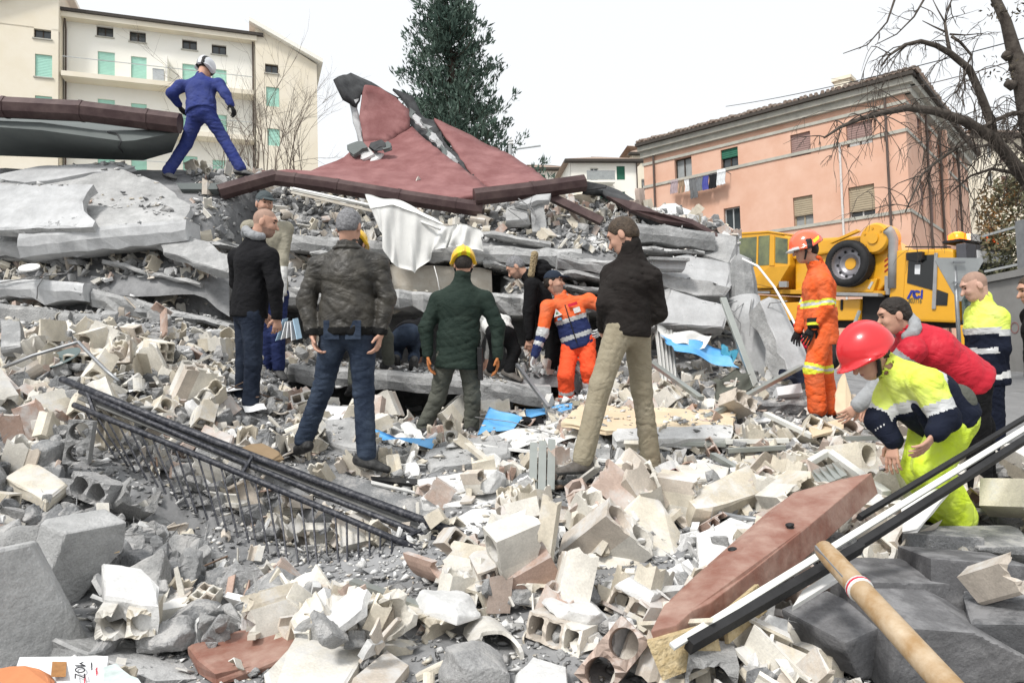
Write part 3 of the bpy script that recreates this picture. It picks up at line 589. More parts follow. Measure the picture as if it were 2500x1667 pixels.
def folds(seed, amp, freq=22):
    r_ = np.random.default_rng(seed); W = r_.normal(0, 1, (6, 3)); W[:, 2] *= 1.5; W /= np.linalg.norm(W, axis=1)[:, None]; fr = freq * r_.uniform(.5, 1.6, 6); ph = r_.uniform(0, 6.28, 6); W2 = r_.normal(0, 1, (6, 3)) * 6
    def f(g):
        o = 0
        for i in range(6):
            a_ = np.sin(g @ W2[i]); s_ = np.sin((g @ W[i]) * fr[i] * 1.5 + ph[i] + 1.4 * a_); o = o + ((1 - np.abs(s_)) ** 3) * np.clip(.2 + np.sin(g @ W2[(i + 2) % 6] * 1.3 + ph[i]), 0, 1)
        return (amp / 2.0) * (o - .35)
    return f
def cloth(name, col, rough=.85, var=.12, bump=.5, scale=5, col2=None, c2amt=.5, spec=.15, bscale=28):
    m_ = mat(name, col, rough, 0, var, scale, bump, bscale, col2, spec, c2amt); t = m_.node_tree; N = t.nodes; L = t.links
    if bump:
        tc = N.new('ShaderNodeTexCoord'); mp = N.new('ShaderNodeMapping'); mp.inputs['Scale'].default_value = (1, 1, 1.7); L.new(tc.outputs['Object'], mp.inputs[0])
        n1 = N.new('ShaderNodeTexNoise'); n1.inputs['Scale'].default_value = 4.2; n1.inputs['Detail'].default_value = 3; n1.inputs['Distortion'].default_value = 1.2; L.new(mp.outputs[0], n1.inputs['Vector'])
        s1 = N.new('ShaderNodeMath'); s1.operation = 'SUBTRACT'; s1.inputs[1].default_value = .5; L.new(n1.outputs[0], s1.inputs[0]); a1 = N.new('ShaderNodeMath'); a1.operation = 'ABSOLUTE'; L.new(s1.outputs[0], a1.inputs[0]); p1 = N.new('ShaderNodeMapRange'); p1.inputs[2].default_value = .12; L.new(a1.outputs[0], p1.inputs[0])
        b2 = N.new('ShaderNodeBump'); b2.inputs['Strength'].default_value = .28; b2.inputs['Distance'].default_value = .014; L.new(p1.outputs[0], b2.inputs['Height'])
        old = [n_ for n_ in N if n_.type == 'BUMP' and n_ != b2][0]; L.new(b2.outputs[0], old.inputs['Normal'])
    return m_
K = {}
K['skin'] = mat('skin', (.50, .29, .21), .55, 0, .07, 14, .12, 60); K['skin2'] = mat('skin_pale', (.56, .35, .27), .55, 0, .07, 14, .12, 60)
K['scalp'] = mat('scalp', (.33, .215, .165), .7, 0, .08, 30, .2, 120); K['stubble'] = mat('stubble', (.30, .185, .14), .75, 0, .1, 40, .2, 120)
K['lip'] = mat('lip', (.40, .18, .15), .5); K['eye'] = mat('eye', (.03, .022, .02), .25)
K['hair_dark'] = mat('hair_dark', (.022, .017, .014), .6, 0, .3, 40, .6, 90); K['hair_grey'] = mat('hair_grey', (.12, .12, .125), .65, 0, .3, 60, .7, 110, col2=(.27, .27, .28)); K['hair_brown'] = mat('hair_brown', (.06, .042, .028), .6, 0, .3, 40, .6, 90)
K['black_fleece'] = cloth('black_fleece', (.012, .012, .0135), .95); K['jeans_dark'] = cloth('jeans_dark', (.012, .017, .03), .9, col2=(.03, .04, .062), c2amt=.4)
K['jeans'] = cloth('jeans', (.016, .024, .043), .9, scale=6, col2=(.05, .068, .10), c2amt=.42); K['leather'] = cloth('leather', (.020, .0185, .016), .5, scale=6, col2=(.075, .068, .055), c2amt=.42, spec=.4, bump=.6)
K['rib'] = cloth('rib_knit', (.012, .012, .012), .95); K['green'] = cloth('dark_green', (.014, .025, .020), .8, col2=(.030, .045, .036), c2amt=.4); K['grey_green'] = cloth('grey_green', (.075, .08, .068), .9, col2=(.115, .118, .10), c2amt=.45)
K['khaki'] = cloth('khaki', (.27, .235, .165), .9, col2=(.33, .295, .22), c2amt=.5, bump=.6); K['black_wool'] = cloth('black_wool', (.017, .014, .013), .9, col2=(.030, .027, .025), c2amt=.35)
K['orange'] = cloth('orange', (.80, .12, .025), .75, .06, .55, col2=(.66, .17, .075), c2amt=.36); K['orange_red'] = cloth('orange_red', (.85, .10, .035), .75, .06, .5); K['navy'] = cloth('navy', (.022, .032, .10), .8); K['navy_dark'] = cloth('navy_dark', (.009, .012, .024), .85)
K['lime'] = cloth('lime', (.62, .80, .045), .7, .05, .5, col2=(.55, .66, .17), c2amt=.34); K['lime_jacket'] = cloth('lime_jacket', (.68, .82, .10), .65, .05, .5, col2=(.62, .70, .22), c2amt=.34); K['reflect'] = cloth('reflective_tape', (.50, .51, .51), .4, .06, .2, spec=.5); K['yellow_band'] = cloth('yellow_band', (.72, .74, .06), .6, .04, .1)
K['blue'] = cloth('coverall_blue', (.028, .042, .18), .85, .15, .6, col2=(.055, .07, .20), c2amt=.4); K['red_vest'] = cloth('red_vest', (.50, .012, .03), .6, .06, .4, spec=.35); K['grey_knit'] = cloth('grey_knit', (.30, .31, .32), .95); K['beige'] = cloth('beige', (.30, .28, .22), .9); K['white_cloth'] = cloth('white_cotton', (.68, .68, .66), .9)
K['black'] = cloth('black_cotton', (.010, .010, .011), .95); K['boot'] = mat('boot', (.018, .018, .019), .6, 0, .25, 12, .3, 50, col2=(.10, .10, .098), c2amt=.3); K['shoe_brown'] = mat('shoe_brown', (.07, .058, .047), .7, 0, .2, 12, .3, 50, col2=(.16, .15, .14), c2amt=.4); K['shoe_grey'] = mat('shoe_grey', (.10, .10, .098), .75, 0, .2, 12, .3, 50, col2=(.2, .2, .195), c2amt=.4)
K['fur'] = mat('fur', (.30, .235, .14), .95, 0, .3, 60, 1, 120); K['h_yellow'] = mat('helmet_yellow', (.78, .47, .02), .22, 0, .03, 3, spec=.5, coat=.4); K['h_lime'] = mat('helmet_tape', (.74, .78, .03), .35); K['h_red'] = mat('helmet_red', (.62, .022, .028), .28, 0, .05, 3, spec=.5, coat=.3); K['h_orange'] = mat('helmet_orange', (.85, .13, .05), .18, 0, .03, 3, spec=.6, coat=.5)
K['h_white'] = mat('helmet_white', (.62, .64, .66), .3); K['h_black'] = mat('helmet_trim', (.014, .014, .015), .45); K['cap'] = cloth('cap_cloth', (.07, .085, .09), .8); K['cap_navy'] = cloth('cap_navy', (.018, .026, .042), .75); K['glove_black'] = cloth('glove_black', (.016, .016, .017), .7); K['glove_orange'] = cloth('glove_orange', (.42, .16, .06), .75, .12); K['glove_white'] = cloth('glove_white', (.55, .56, .56), .85); K['clear'] = mat('visor', (.50, .52, .52), .08, 0, .02, 3, spec=.8)
K['cyan'] = mat('print_cyan', (.10, .35, .55), .5); K['green_print'] = mat('print_green', (.04, .22, .08), .5); K['red_print'] = mat('print_red', (.60, .02, .05), .5); K['dark_print'] = mat('print_dark', (.03, .03, .035), .6)
def yawv(a):
    a = R(a); return np.array([math.sin(a), math.cos(a), 0])
def hand_prims(wr, dirv, palm, side, curl=.5, spread=.12, s=1.):
    """wrist, direction of the fingers, palm normal, side (+1: thumb towards dir x palm)"""
    d = nrm(dirv); pn = nrm(np.asarray(palm) - d * (np.asarray(palm) @ d)); sd_ = np.cross(d, pn) * side; wr = np.asarray(wr, float)
    pr = [seg_prim(wr - d * .05, wr + d * .01, .024 * s, .023 * s, .02), ell_seg(wr + d * .005, wr + d * .085 * s, (.026 * s, .016 * s), (.040 * s, .014 * s), sd_, .018)]
    for i, (o, L) in enumerate([(.030, .070), (.011, .080), (-.010, .075), (-.029, .060)]):
        b = wr + d * .082 * s + sd_ * o * s; dd = nrm(d + sd_ * (o / .03) * spread); cu = curl * (1 + .12 * i); p = b
        for q, l in enumerate((.42, .33, .25)):
            an = cu * (.6 + .9 * q); dr = nrm(dd * math.cos(an) + pn * math.sin(an)); e = p + dr * L * l * 1.25 * s; pr.append(seg_prim(p, e, (.0098 - .001 * q) * s, (.0088 - .001 * q) * s, .004)); p = e
    b = wr + d * .022 * s + sd_ * .026 * s; t1 = nrm(d * .62 + sd_ * .72 + pn * .28); p1 = b + t1 * .045 * s; t2 = nrm(d * .85 + sd_ * .35 + pn * .35); p2 = p1 + t2 * .036 * s
    pr += [seg_prim(b, p1, .0135 * s, .011 * s, .008), seg_prim(p1, p2, .0105 * s, .0085 * s, .004)]; return pr
def join(parts):
    V, Q, Mi = [], [], []; b = 0
    for v, q, m_ in parts: V.append(v); Q.append(q + b); Mi.append(m_ if not np.isscalar(m_) else np.full(len(q), m_)); b += len(v)
    return np.concatenate(V), np.concatenate(Q), np.concatenate(Mi)
def bones_t(C, bones):
    """nearest bone and parameter for points C"""
    best = np.full(len(C), 1e9); bi = np.zeros(len(C), int); bt = np.zeros(len(C))
    for i, (a, b, r) in enumerate(bones):
        ab = b - a; t = ((C - a) @ ab) / (ab @ ab); tc = np.clip(t, 0, 1); d = np.linalg.norm(C - a - tc[:, None] * ab, axis=1) / r; m_ = d < best; best[m_] = d[m_]; bi[m_] = i; bt[m_] = t[m_]
    return bi, bt
def smooth_net(V, Q, it=1):
    for _ in range(it):
        A = np.zeros_like(V); n = np.zeros(len(V))
        for k in range(4):
            np.add.at(A, Q[:, k], V[Q[:, (k + 1) % 4]]); np.add.at(n, Q[:, k], 1); np.add.at(A, Q[:, (k + 1) % 4], V[Q[:, k]]); np.add.at(n, Q[:, (k + 1) % 4], 1)
        V = V * .5 + .5 * A / np.maximum(n, 1)[:, None]
    return V
def person(label, d0, J, yaw, hyaw=None, hpitch=0, hroll=0, jacket=None, trousers=None, shoes='boot', boots=False, hair=None, beard=False, hat=None, gloves=None, hands=None, skin='skin', bulk=1., h=.0105, group=None, seed=0, cat='person', sh_w=.185, extra=None, lean_side=None, shw=None):
    pt = {k: P(v[0], v[1], d0 + (v[2] if len(v) > 2 else 0)) for k, v in J.items()}
    fw = yawv(yaw); spine = nrm(pt['neck'] - pt['pelvis']); rt = nrm(np.cross(fw, spine)); fw = np.cross(spine, rt)
    sw = shw or sh_w
    for s, k in ((-1, 'L'), (1, 'R')):
        pt.setdefault('sh' + k, pt['neck'] - spine * .085 + rt * s * sw + fw * .0)
        pt.setdefault('hip' + k, pt['pelvis'] + rt * s * .092 - np.array([0, 0, .02]))
    foot = (pt['anL'] + pt['anR']) / 2; foot = np.array([foot[0], foot[1], min(pt['anL'][2], pt['anR'][2]) - .09])
    e = empty('person', foot, label, cat, group)
    hd = pt['head']; hf = yawv(yaw if hyaw is None else hyaw); up = np.array([0, 0, 1.]); hr = np.cross(hf, up)
    hf = hf * math.cos(R(hpitch)) + up * math.sin(R(hpitch)); up = np.cross(hr, hf)
    if hroll: hr, up = hr * math.cos(R(hroll)) - up * math.sin(R(hroll)), up * math.cos(R(hroll)) + hr * math.sin(R(hroll))
    AX = np.array([hr, hf, up])
    def H(x, y, z): return hd + hr * x + hf * y + up * z
    # ---- body: head, neck, inner trunk and limbs, hands
    pr = [ell(H(0, -.008, .012), AX, (.076, .096, .090), .02), ell(H(0, .022, -.055), AX, (.060, .068, .080), .03), ell(H(0, .045, -.105), AX, (.034, .036, .026), .03),
          seg_prim(H(0, .088, -.012), H(0, .110, -.048), .009, .0145, .012), ell(H(0, .078, .022), AX, (.050, .018, .014), .02), ell(H(-.032, .062, -.045), AX, (.022, .022, .022), .02), ell(H(.032, .062, -.045), AX, (.022, .022, .022), .02),
          ell(H(0, .083, -.080), AX, (.022, .012, .009), .008)]
    for s in (-1, 1): pr.append(ell(H(s * .079, -.012, -.025), AX, (.010, .022, .034), .006))
    nk = seg_prim(H(0, -.022, -.06), pt['neck'], .055, .062, .03); pr.append(nk)
    sub = [ell(H(s * .031, .093, -.008), AX, (.017, .014, .010), .01) for s in (-1, 1)]
    V1, Q1 = nets(pr, .006, sub=sub); C = V1[Q1].mean(1); q = (C - hd) @ AX.T; mi = np.zeros(len(Q1), int)
    if hair in ('buzz',): mi[((q[:, 2] > .035) & (q[:, 1] < .07)) | ((q[:, 1] < -.01) & (q[:, 2] > -.045) & (np.abs(q[:, 0]) < .082) & (q[:, 2] > -.05))] = 1
    if beard: mi[(q[:, 1] > .0) & (q[:, 2] < -.062) & (q[:, 2] > -.14)] = 2
    for s in (-1, 1):
        mi[np.linalg.norm((q - [s * .031, .083, -.008]) / [1.3, 1.4, .7], axis=1) < .011] = 4; mi[np.linalg.norm((q - [s * .032, .088, .014]) / [2.2, 2, .55], axis=1) < .010] = 5
    mi[np.linalg.norm((q - [0, .088, -.080]) / [2.2, 2, .65], axis=1) < .010] = 3
    parts = [(V1, Q1, mi)]; W = {}
    ipr = [ell_seg(pt['neck'] - spine * .13, pt['pelvis'], (.10, .06), (.115, .075), rt, .04)]
    for k in 'LR':
        if k == 'L' and 'wrL' not in pt: continue
        if k == 'R' and 'wrR' not in pt: continue
        ipr += [seg_prim(pt['sh' + k], pt['el' + k], .045, .036, .03), seg_prim(pt['el' + k], pt['wr' + k], .036, .022, .02)]
    for k in 'LR': ipr += [seg_prim(pt['hip' + k], pt['kn' + k], .07, .05, .03), seg_prim(pt['kn' + k], pt['an' + k], .048, .03, .03)]
    V2, Q2 = nets(ipr, .02); parts.append((V2, Q2, 0)); gl = []
    for k in 'LR':
        if 'wr' + k not in pt: continue
        hs_ = (hands or {}).get(k, {}); s = 1 if k == 'L' else -1
        fd = nrm(pt['wr' + k] - pt['el' + k]); dv = P(*[hs_['to'][0], hs_['to'][1], d0 + hs_['to'][2]]) - pt['wr' + k] if 'to' in hs_ else fd
        pn = hs_.get('palm'); pn = (rt * s) if pn is None else np.asarray(pn, float)
        vq = nets(hand_prims(pt['wr' + k], dv, pn, hs_.get('thumb', s), hs_.get('curl', .45), .12, 1.08 if gloves else 1.), .0045); (gl if gloves else parts).append((vq[0], vq[1], 0))
    V, Q, Mi = join(parts); o = obj('body', V, Q, [K[skin], K['scalp'], K['stubble'], K['lip'], K['eye'], K['hair_dark']], e, Mi, True)
    for g in gl: obj('glove', g[0], g[1], [K[gloves]], e, None, True)
    # ---- trousers
    tb = trousers.get('loose', .018); hem = trousers.get('hem', .05); tp = []
    wz = pt['pelvis'] + spine * .16
    tp.append(ell_seg(pt['pelvis'] + spine * .13, pt['pelvis'] - spine * .01, (.145 * bulk, .10 * bulk), (.158 * bulk, .118 * bulk), rt, .05))
    for k in 'LR':
        b = nrm(pt['an' + k] - pt['kn' + k]); tp += [seg_prim(pt['hip' + k], pt['kn' + k], .086 * bulk + tb * .3, .056 + tb * .7, .04), seg_prim(pt['kn' + k], pt['an' + k] - b * hem * .2, .055 + tb * .7, .046 + tb, .03)]
    V, Q = nets(tp, h, cuts=[(wz, spine)], fold=folds(seed + 3, trousers.get('fold', .012) * .8, 30)); V = smooth_net(V, Q)
    bones = [(pt['pelvis'] + spine * .1, pt['pelvis'], .13)] + [(pt[a + k], pt[b + k], .07) for k in 'LR' for a, b in (('hip', 'kn'), ('kn', 'an'))]
    bi, bt = bones_t(V[Q].mean(1), bones); Mi = np.zeros(len(Q), int); names = ['waist', 'thL', 'knL', 'thR', 'knR']
    for (bn, t0, t1, mm) in trousers.get('zones', []): Mi[(bi == names.index(bn)) & (bt >= t0) & (bt < t1)] = mm
    obj('trousers', V, Q, [K[x] for x in (trousers['mat'] if isinstance(trousers['mat'], list) else [trousers['mat']])], e, Mi, True)
    # ---- shoes
    for k in 'LR':
        an = pt['an' + k]; kn = pt['kn' + k]; td = J.get('to' + k); 
        tv = (P(td[0], td[1], d0 + (td[2] if len(td) > 2 else 0)) - an) if td else fw * .2; tv[2] = tv[2] if td else 0; tv = nrm(tv); upf = np.array([0, 0, 1.]); sdv = nrm(np.cross(tv, upf)); upf = np.cross(sdv, tv)
        sole = an - upf * .085; hl = an - tv * .045 - upf * .045; toe = an + tv * .165 - upf * .058
        sp = [ell_seg(hl, an + tv * .06 - upf * .05, (.043, .043), (.047, .036), sdv, .03), ell_seg(an + tv * .06 - upf * .05, toe, (.048, .034), (.042, .026), sdv, .03), seg_prim(an, an - upf * .03, .047, .045, .03)]
        if boots: b = nrm(kn - an); sp.append(seg_prim(an, an + b * boots, .052, .062, .03))
        vq = nets(sp, .008, cuts=[(sole, -upf)]); C = vq[0][vq[1]].mean(1); Mi = ((C - sole) @ upf < .022).astype(int)
        obj('boot' if boots else 'shoe', vq[0], vq[1], [K[shoes], K['boot']], e, Mi, True)
    # ---- jacket
    jb = jacket.get('loose', .022) ; low = jacket.get('low', .12); jp = []
    cz = pt['neck'] - spine * .20; ws = pt['pelvis'] + spine * .12
    jp.append(ell_seg(pt['neck'] - spine * .09, cz, (.115 * bulk, .070 * bulk + jb * .7), (.155 * bulk + jb * .3, .104 * bulk + jb * .7), rt, .05))
    jp.append(ell_seg(cz, ws, (.155 * bulk + jb * .3, .106 * bulk + jb * .7), (.142 * bulk + jb * .7, .102 * bulk + jb * .7), rt, .05))
    jp.append(ell_seg(ws, pt['pelvis'] - spine * max(0, low - .04), (.143 * bulk + jb * .7, .102 * bulk + jb * .7), (.152 * bulk + jb * .8, .114 * bulk + jb * .8), rt, .05))
    bones = [(pt['neck'], pt['pelvis'] - spine * .1, .17)]; names = ['torso']; arms = jacket.get('sleeves', True)
    for k in 'LR':
        if 'wr' + k not in pt: continue
        jp.append(seg_prim(pt['neck'] - spine * .055, pt['sh' + k], .05, .062 + jb * .4, .06))
        if arms:
            fa = pt['wr' + k] - pt['el' + k]; jp += [seg_prim(pt['sh' + k], pt['el' + k], .058 + jb * .5, .046 + jb * .5, .028), seg_prim(pt['el' + k], pt['wr' + k] - nrm(fa) * jacket.get('cuff', .0), .046 + jb * .5, .031 + jb * .4, .025)]
            bones += [(pt['sh' + k], pt['el' + k], .065), (pt['el' + k], pt['wr' + k], .05)]; names += ['up' + k, 'fo' + k]
        else: jp.append(seg_prim(pt['sh' + k], pt['sh' + k] + nrm(pt['el' + k] - pt['sh' + k]) * .05, .075, .072, .04))
    if jacket.get('collar', True): jp.append(ell_seg(pt['neck'] - spine * .03, pt['neck'] + nrm(H(0, -.02, -.06) - pt['neck']) * jacket.get('collar_h', .035), (.085, .078), (.076, .076), rt, .03))
    for x in jacket.get('add', []): jp.append(x(pt, spine, rt, fw, H))
    subs = [ell_seg(pt['neck'] + (H(0, 0, -.06) - pt['neck']) * .15, H(0, -.01, -.03), (.062, .060), (.066, .066), rt, .01)]
    V, Q = nets(jp, h, cuts=[(pt['pelvis'] - spine * low, -spine)], sub=subs, fold=folds(seed, jacket.get('fold', .014) * .8, jacket.get('freq', 26))); V = smooth_net(V, Q)
    C = V[Q].mean(1); bi, bt = bones_t(C, bones); Mi = np.zeros(len(Q), int)
    for z_ in jacket.get('zones', []):
        bn, t0, t1, mm = z_[:4]
        if bn in names: Mi[(bi == names.index(bn)) & (bt >= t0) & (bt < t1)] = mm
    if jacket.get('paint'):
        L3 = np.stack([(C - pt['pelvis']) @ rt, (C - pt['pelvis']) @ fw, (C - pt['pelvis']) @ spine], -1); Mi = jacket['paint'](L3, Mi, bi, bt, names)
    obj(jacket.get('name', 'jacket'), V, Q, [K[x] for x in (jacket['mat'] if isinstance(jacket['mat'], list) else [jacket['mat']])], e, Mi, True)
    # ---- hair and hats
    if hair and hair != 'buzz':
        hp = [ell(H(0, -.012, .018), AX, (.083, .101, .097), .02), ell(H(0, -.055, -.03), AX, (.068, .055, .06), .03)]
        vq = nets(hp, .006, cuts=[(H(0, .062, .045), nrm(hf * .85 - up * .5)), (H(0, -.03, -.062), nrm(-up + hf * .25))], sub=[ell(H(s * .082, .03, -.06), AX, (.03, .055, .05), .008) for s in (-1, 1)], fold=folds(seed + 9, .006, 90)); obj('hair', vq[0], vq[1], [K[hair]], e, None, True)
    if hat:
        ty = hat['type']
        if ty == 'cap':
            cp = [ell(H(0, -.008, .022), AX, (.086, .106, .098), .01)]; c_ = [(H(0, 0, .022), nrm(-up - hf * .12))]
            vq = nets(cp, .006, cuts=c_); obj('cap_crown', vq[0], vq[1], [K[hat['mat']]], e, None, True)
            vb = nets([ell(H(0, .125, .026), np.array([hr, nrm(hf - up * .22), nrm(up + hf * .22)]), (.072, .066, .011), .01)], .005, sub=[ell(H(0, -.008, .022), AX, (.080, .098, .09), .005)]); obj('visor', vb[0], vb[1], [K[hat['mat']]], e, None, True)
        else:
            s_ = hat.get('s', 1.); dp = hat.get('drop', -.015)
            A2 = AX
            if hat.get('tilt'): t_ = R(hat['tilt']); f2 = hf * math.cos(t_) + up * math.sin(t_); A2 = np.array([hr, f2, np.cross(hr, f2)])
            cen = H(0, -.012, .020); f2, u2 = A2[1], A2[2]
            hp = [ell(cen, A2, (.112 * s_, .140 * s_, .132 * s_), .02)]
            if hat.get('ridge', True): hp.append(ell(cen + u2 * .012 * s_, A2, (.016 * s_, .140 * s_, .132 * s_), .02))
            hp.append(ell(cen - f2 * .045 * s_ + u2 * (dp - .025), np.array([hr, nrm(f2 + u2 * .35), nrm(u2 - f2 * .35)]), (.125 * s_, .135 * s_, .018), .03))
            if hat.get('peak', True): hp.append(ell(cen + f2 * .06 * s_ + u2 * dp, A2, (.108 * s_, .12 * s_, .014), .03))
            vq = nets(hp, .007, cuts=[(cen + u2 * (dp - .012), nrm(-u2 - f2 * hat.get('nape', .45))), (cen + u2 * (dp - .012), nrm(-u2 + f2 * .05))] if not hat.get('full') else [(cen + u2 * (dp - .03), -u2)], sub=[ell(H(0, -.005, -.02), AX, (.082, .104, .12), .01)])
            C = vq[0][vq[1]].mean(1); q = (C - cen) @ A2.T; Mi = np.zeros(len(C), int)
            if hat.get('paint'): Mi = hat['paint'](q / s_, Mi)
            obj('helmet', vq[0], vq[1], [K[x] for x in hat['mats']], e, Mi, True)
            if hat.get('strap'):
                mb = MB()
                for s in (-1, 1): mb.tube([H(s * .083, .0, .0), H(s * .078, .012, -.06), H(s * .05, .03, -.115), H(0, .04, -.128)], .009, 6)
                mb.build('chin_strap', [K['h_black']], e, smooth=True)
    if extra: extra(e, pt, spine, rt, fw, H, AX)
    for k in 'LR': KEEPOUT.append((pt['an' + k][0], pt['an' + k][1] - .12, .2))
    return e
# ------------------------------------------------------------------ fragments
def chunk_geo(r_, s, npts=13, flat=1.0):
    """angular broken lump: hull of random points, one or two clean faces"""
    p = r_.normal(0, 1, (npts, 3)); p /= np.linalg.norm(p, axis=1)[:, None] ** .75
    p = np.clip(p, -.8, .8 * r_.uniform(.6, 1)); p *= np.array(s) * .62
    bm = bmesh.new()
    for q in p: bm.verts.new(q)
    bmesh.ops.convex_hull(bm, input=bm.verts)
    bmesh.ops.delete(bm, geom=[v for v in bm.verts if not v.link_faces], context='VERTS')
    bmesh.ops.recalc_face_normals(bm, faces=bm.faces)
    return bm
def chunk(r_, s, detail=0, rough=.06):
    bm = chunk_geo(r_, s, int(r_.integers(10, 18)))
    if detail:
        bmesh.ops.bevel(bm, geom=bm.edges[:], offset=min(s) * .05, segments=1, affect='EDGES')
        bmesh.ops.triangulate(bm, faces=bm.faces)
        for _ in range(detail): bmesh.ops.subdivide_edges(bm, edges=[e for e in bm.edges if e.calc_length() > min(s) * .16], cuts=1)
        o3 = Vector(r_.uniform(0, 50, 3))
        for v in bm.verts: v.co += v.normal * (mnoise.fractal(v.co * (2.6 / max(s)) * 2 + o3, 1, 2, 4) * rough * max(s))
    bm.normal_update(); V = np.array([v.co for v in bm.verts]); Fc = [tuple(v.index for v in f.verts) for f in bm.faces]; bm.free(); return V, Fc
def rock(size, seed, h=None, rough=.02, nplanes=16, flatz=None):
    """broken stone: block cut by random planes, rough fracture faces"""
    r_ = np.random.default_rng(seed); s = np.asarray(size, float) / 2; h = h or max(s) / 13; N_ = r_.normal(0, 1, (nplanes, 3)); N_ /= np.linalg.norm(N_, axis=1)[:, None]; D_ = np.array([np.linalg.norm(n * s) for n in N_]) * r_.uniform(.72, .98, nplanes)
    N_ = np.concatenate([N_, np.eye(3), -np.eye(3)]); D_ = np.concatenate([D_, s, s]); am = np.r_[r_.uniform(.2, 1.6, nplanes), np.full(6, .35)]
    W1 = r_.normal(0, 1, (5, 3)) * (3.2 / max(s)); W2 = r_.normal(0, 1, (5, 3)) * (8 / max(s)); ph = r_.uniform(0, 6, 10)
    def f(p):
        q = p @ N_.T - D_; d = q.max(-1); k = am[q.argmax(-1)]; n = 0
        for i in range(5): n = n + np.sin(p @ W1[i] + ph[i] + np.sin(p @ W2[(i + 1) % 5])) * .6 + np.sin(p @ W2[i] + ph[5 + i] + 1.5 * np.sin(p @ W1[i])) * .4
        return d + k * rough * max(s) * n * .4
    V, Q = nets([(f, -s * 1.05, s * 1.05, .001)], h); return V, [tuple(x) for x in Q]
def cells(nx, ny, cw, ch, L, wall=.011, hole='round', r_=None, jag=.012, seg=16, keep=None, skew=0.):
    """hollow clay block: nx by ny cells of cw x ch, holes along z, broken ends; keep(ix, iy) -> (a0, a1) keeps only part of a cell"""
    V = []; Fc = []; r_ = r_ or np.random.default_rng(0); ph = r_.uniform(0, 6, 6); W, H = nx * cw, ny * ch
    j0, j1 = (jag, jag) if r_.random() < .4 else (jag * .12, jag * 1.6)
    def zn(x, y, e):
        s_ = math.sin(x * 70 + ph[e]) + math.sin(y * 80 + ph[e + 1]) + .6 * math.sin((x + y) * 160 + ph[e + 2]); return (j0 if e == 0 else j1) * .6 * s_ + skew * x * (1 if e else 0)
    for ix in range(nx):
        for iy in range(ny):
            kp = keep(ix, iy) if keep else (0, 1)
            if kp is None: continue
            cx, cy = (ix + .5) * cw - W / 2, (iy + .5) * ch - H / 2; ks = np.linspace(kp[0], kp[1], seg + 1); full = kp[1] - kp[0] > .999
            if full: ks = ks[:-1]
            b = len(V); n = len(ks)
            for k in ks:
                a = 2 * math.pi * k + math.pi / 4; c, s_ = math.cos(a), math.sin(a); q = max(abs(c), abs(s_))
                ox, oy = cx + c / q * cw / 2, cy + s_ / q * ch / 2
                if hole == 'round': ixx, iyy = cx + c * (cw / 2 - wall), cy + s_ * (ch / 2 - wall)
                else:
                    qq = (abs(c) ** 8 + abs(s_) ** 8) ** .125; ixx, iyy = cx + c / qq * (cw / 2 - wall), cy + s_ / qq * (ch / 2 - wall)
                for (x, y) in ((ox, oy), (ixx, iyy)):
                    V.append((x, y, zn(x, y, 0))); V.append((x, y, L + zn(x, y, 3)))
            for i in range(n if full else n - 1):
                j = (i + 1) % n; A, B_ = b + i * 4, b + j * 4
                Fc += [(A, B_, B_ + 2, A + 2), (A + 1, A + 3, B_ + 3, B_ + 1), (A, A + 1, B_ + 1, B_), (A + 2, B_ + 2, B_ + 3, A + 3)]
            if not full:
                for i, s_ in ((0, 1), (n - 1, -1)):
                    A = b + i * 4; q = (A, A + 2, A + 3, A + 1); Fc.append(q if s_ > 0 else q[::-1])
    V = np.array(V); V[:, 2] -= L / 2; return V, Fc
def flat(r_, s, n=None, th=.015):
    n = n or int(r_.integers(4, 7)); a = np.sort(r_.uniform(0, 6.283, n)); rr = r_.uniform(.75, 1.1, n)
    if r_.random() < .5: a = np.array([.78, 2.36, 3.93, 5.5]) + r_.normal(0, .14, 4); rr = r_.uniform(.85, 1.1, 4); n = 4
    x, y = np.cos(a) * rr * s[0] / 2, np.sin(a) * rr * s[1] / 2
    k = 2; px = []; py = []
    for i in range(n):
        j = (i + 1) % n
        for q in range(k):
            t = q / k; px.append(x[i] * (1 - t) + x[j] * t + (r_.normal(0, .04) * s[0] if q else 0)); py.append(y[i] * (1 - t) + y[j] * t + (r_.normal(0, .04) * s[1] if q else 0))
    m_ = len(px); V = [(px[i], py[i], 0) for i in range(m_)] + [(px[i] * r_.uniform(.94, 1.05), py[i] * r_.uniform(.94, 1.05), th * r_.uniform(.8, 1.2)) for i in range(m_)]
    Fc = [tuple(range(m_ - 1, -1, -1)), tuple(range(m_, 2 * m_))] + [(i, (i + 1) % m_, (i + 1) % m_ + m_, i + m_) for i in range(m_)]
    return np.array(V), Fc
def arc(r_, rad, L, a, th=.011, seg=7):
    V = []; Fc = []; sk = r_.normal(0, .03)
    for i in range(seg + 1):
        an = -a / 2 + a * i / seg; c, s_ = math.cos(an), math.sin(an); z0 = r_.normal(0, .007) + sk * an; z1 = L + r_.normal(0, .012) - sk * an
        V += [(c * rad, s_ * rad, z0), (c * (rad + th), s_ * (rad + th), z0), (c * rad, s_ * rad, z1), (c * (rad + th), s_ * (rad + th), z1)]
    for i in range(seg):
        A, B_ = i * 4, i * 4 + 4; Fc += [(A, B_, B_ + 2, A + 2), (A + 1, A + 3, B_ + 3, B_ + 1), (A, A + 1, B_ + 1, B_), (A + 2, B_ + 2, B_ + 3, A + 3)]
    Fc += [(0, 2, 3, 1), (seg * 4, seg * 4 + 1, seg * 4 + 3, seg * 4 + 2)]
    V = np.array(V); V -= V.mean(0); return V, Fc
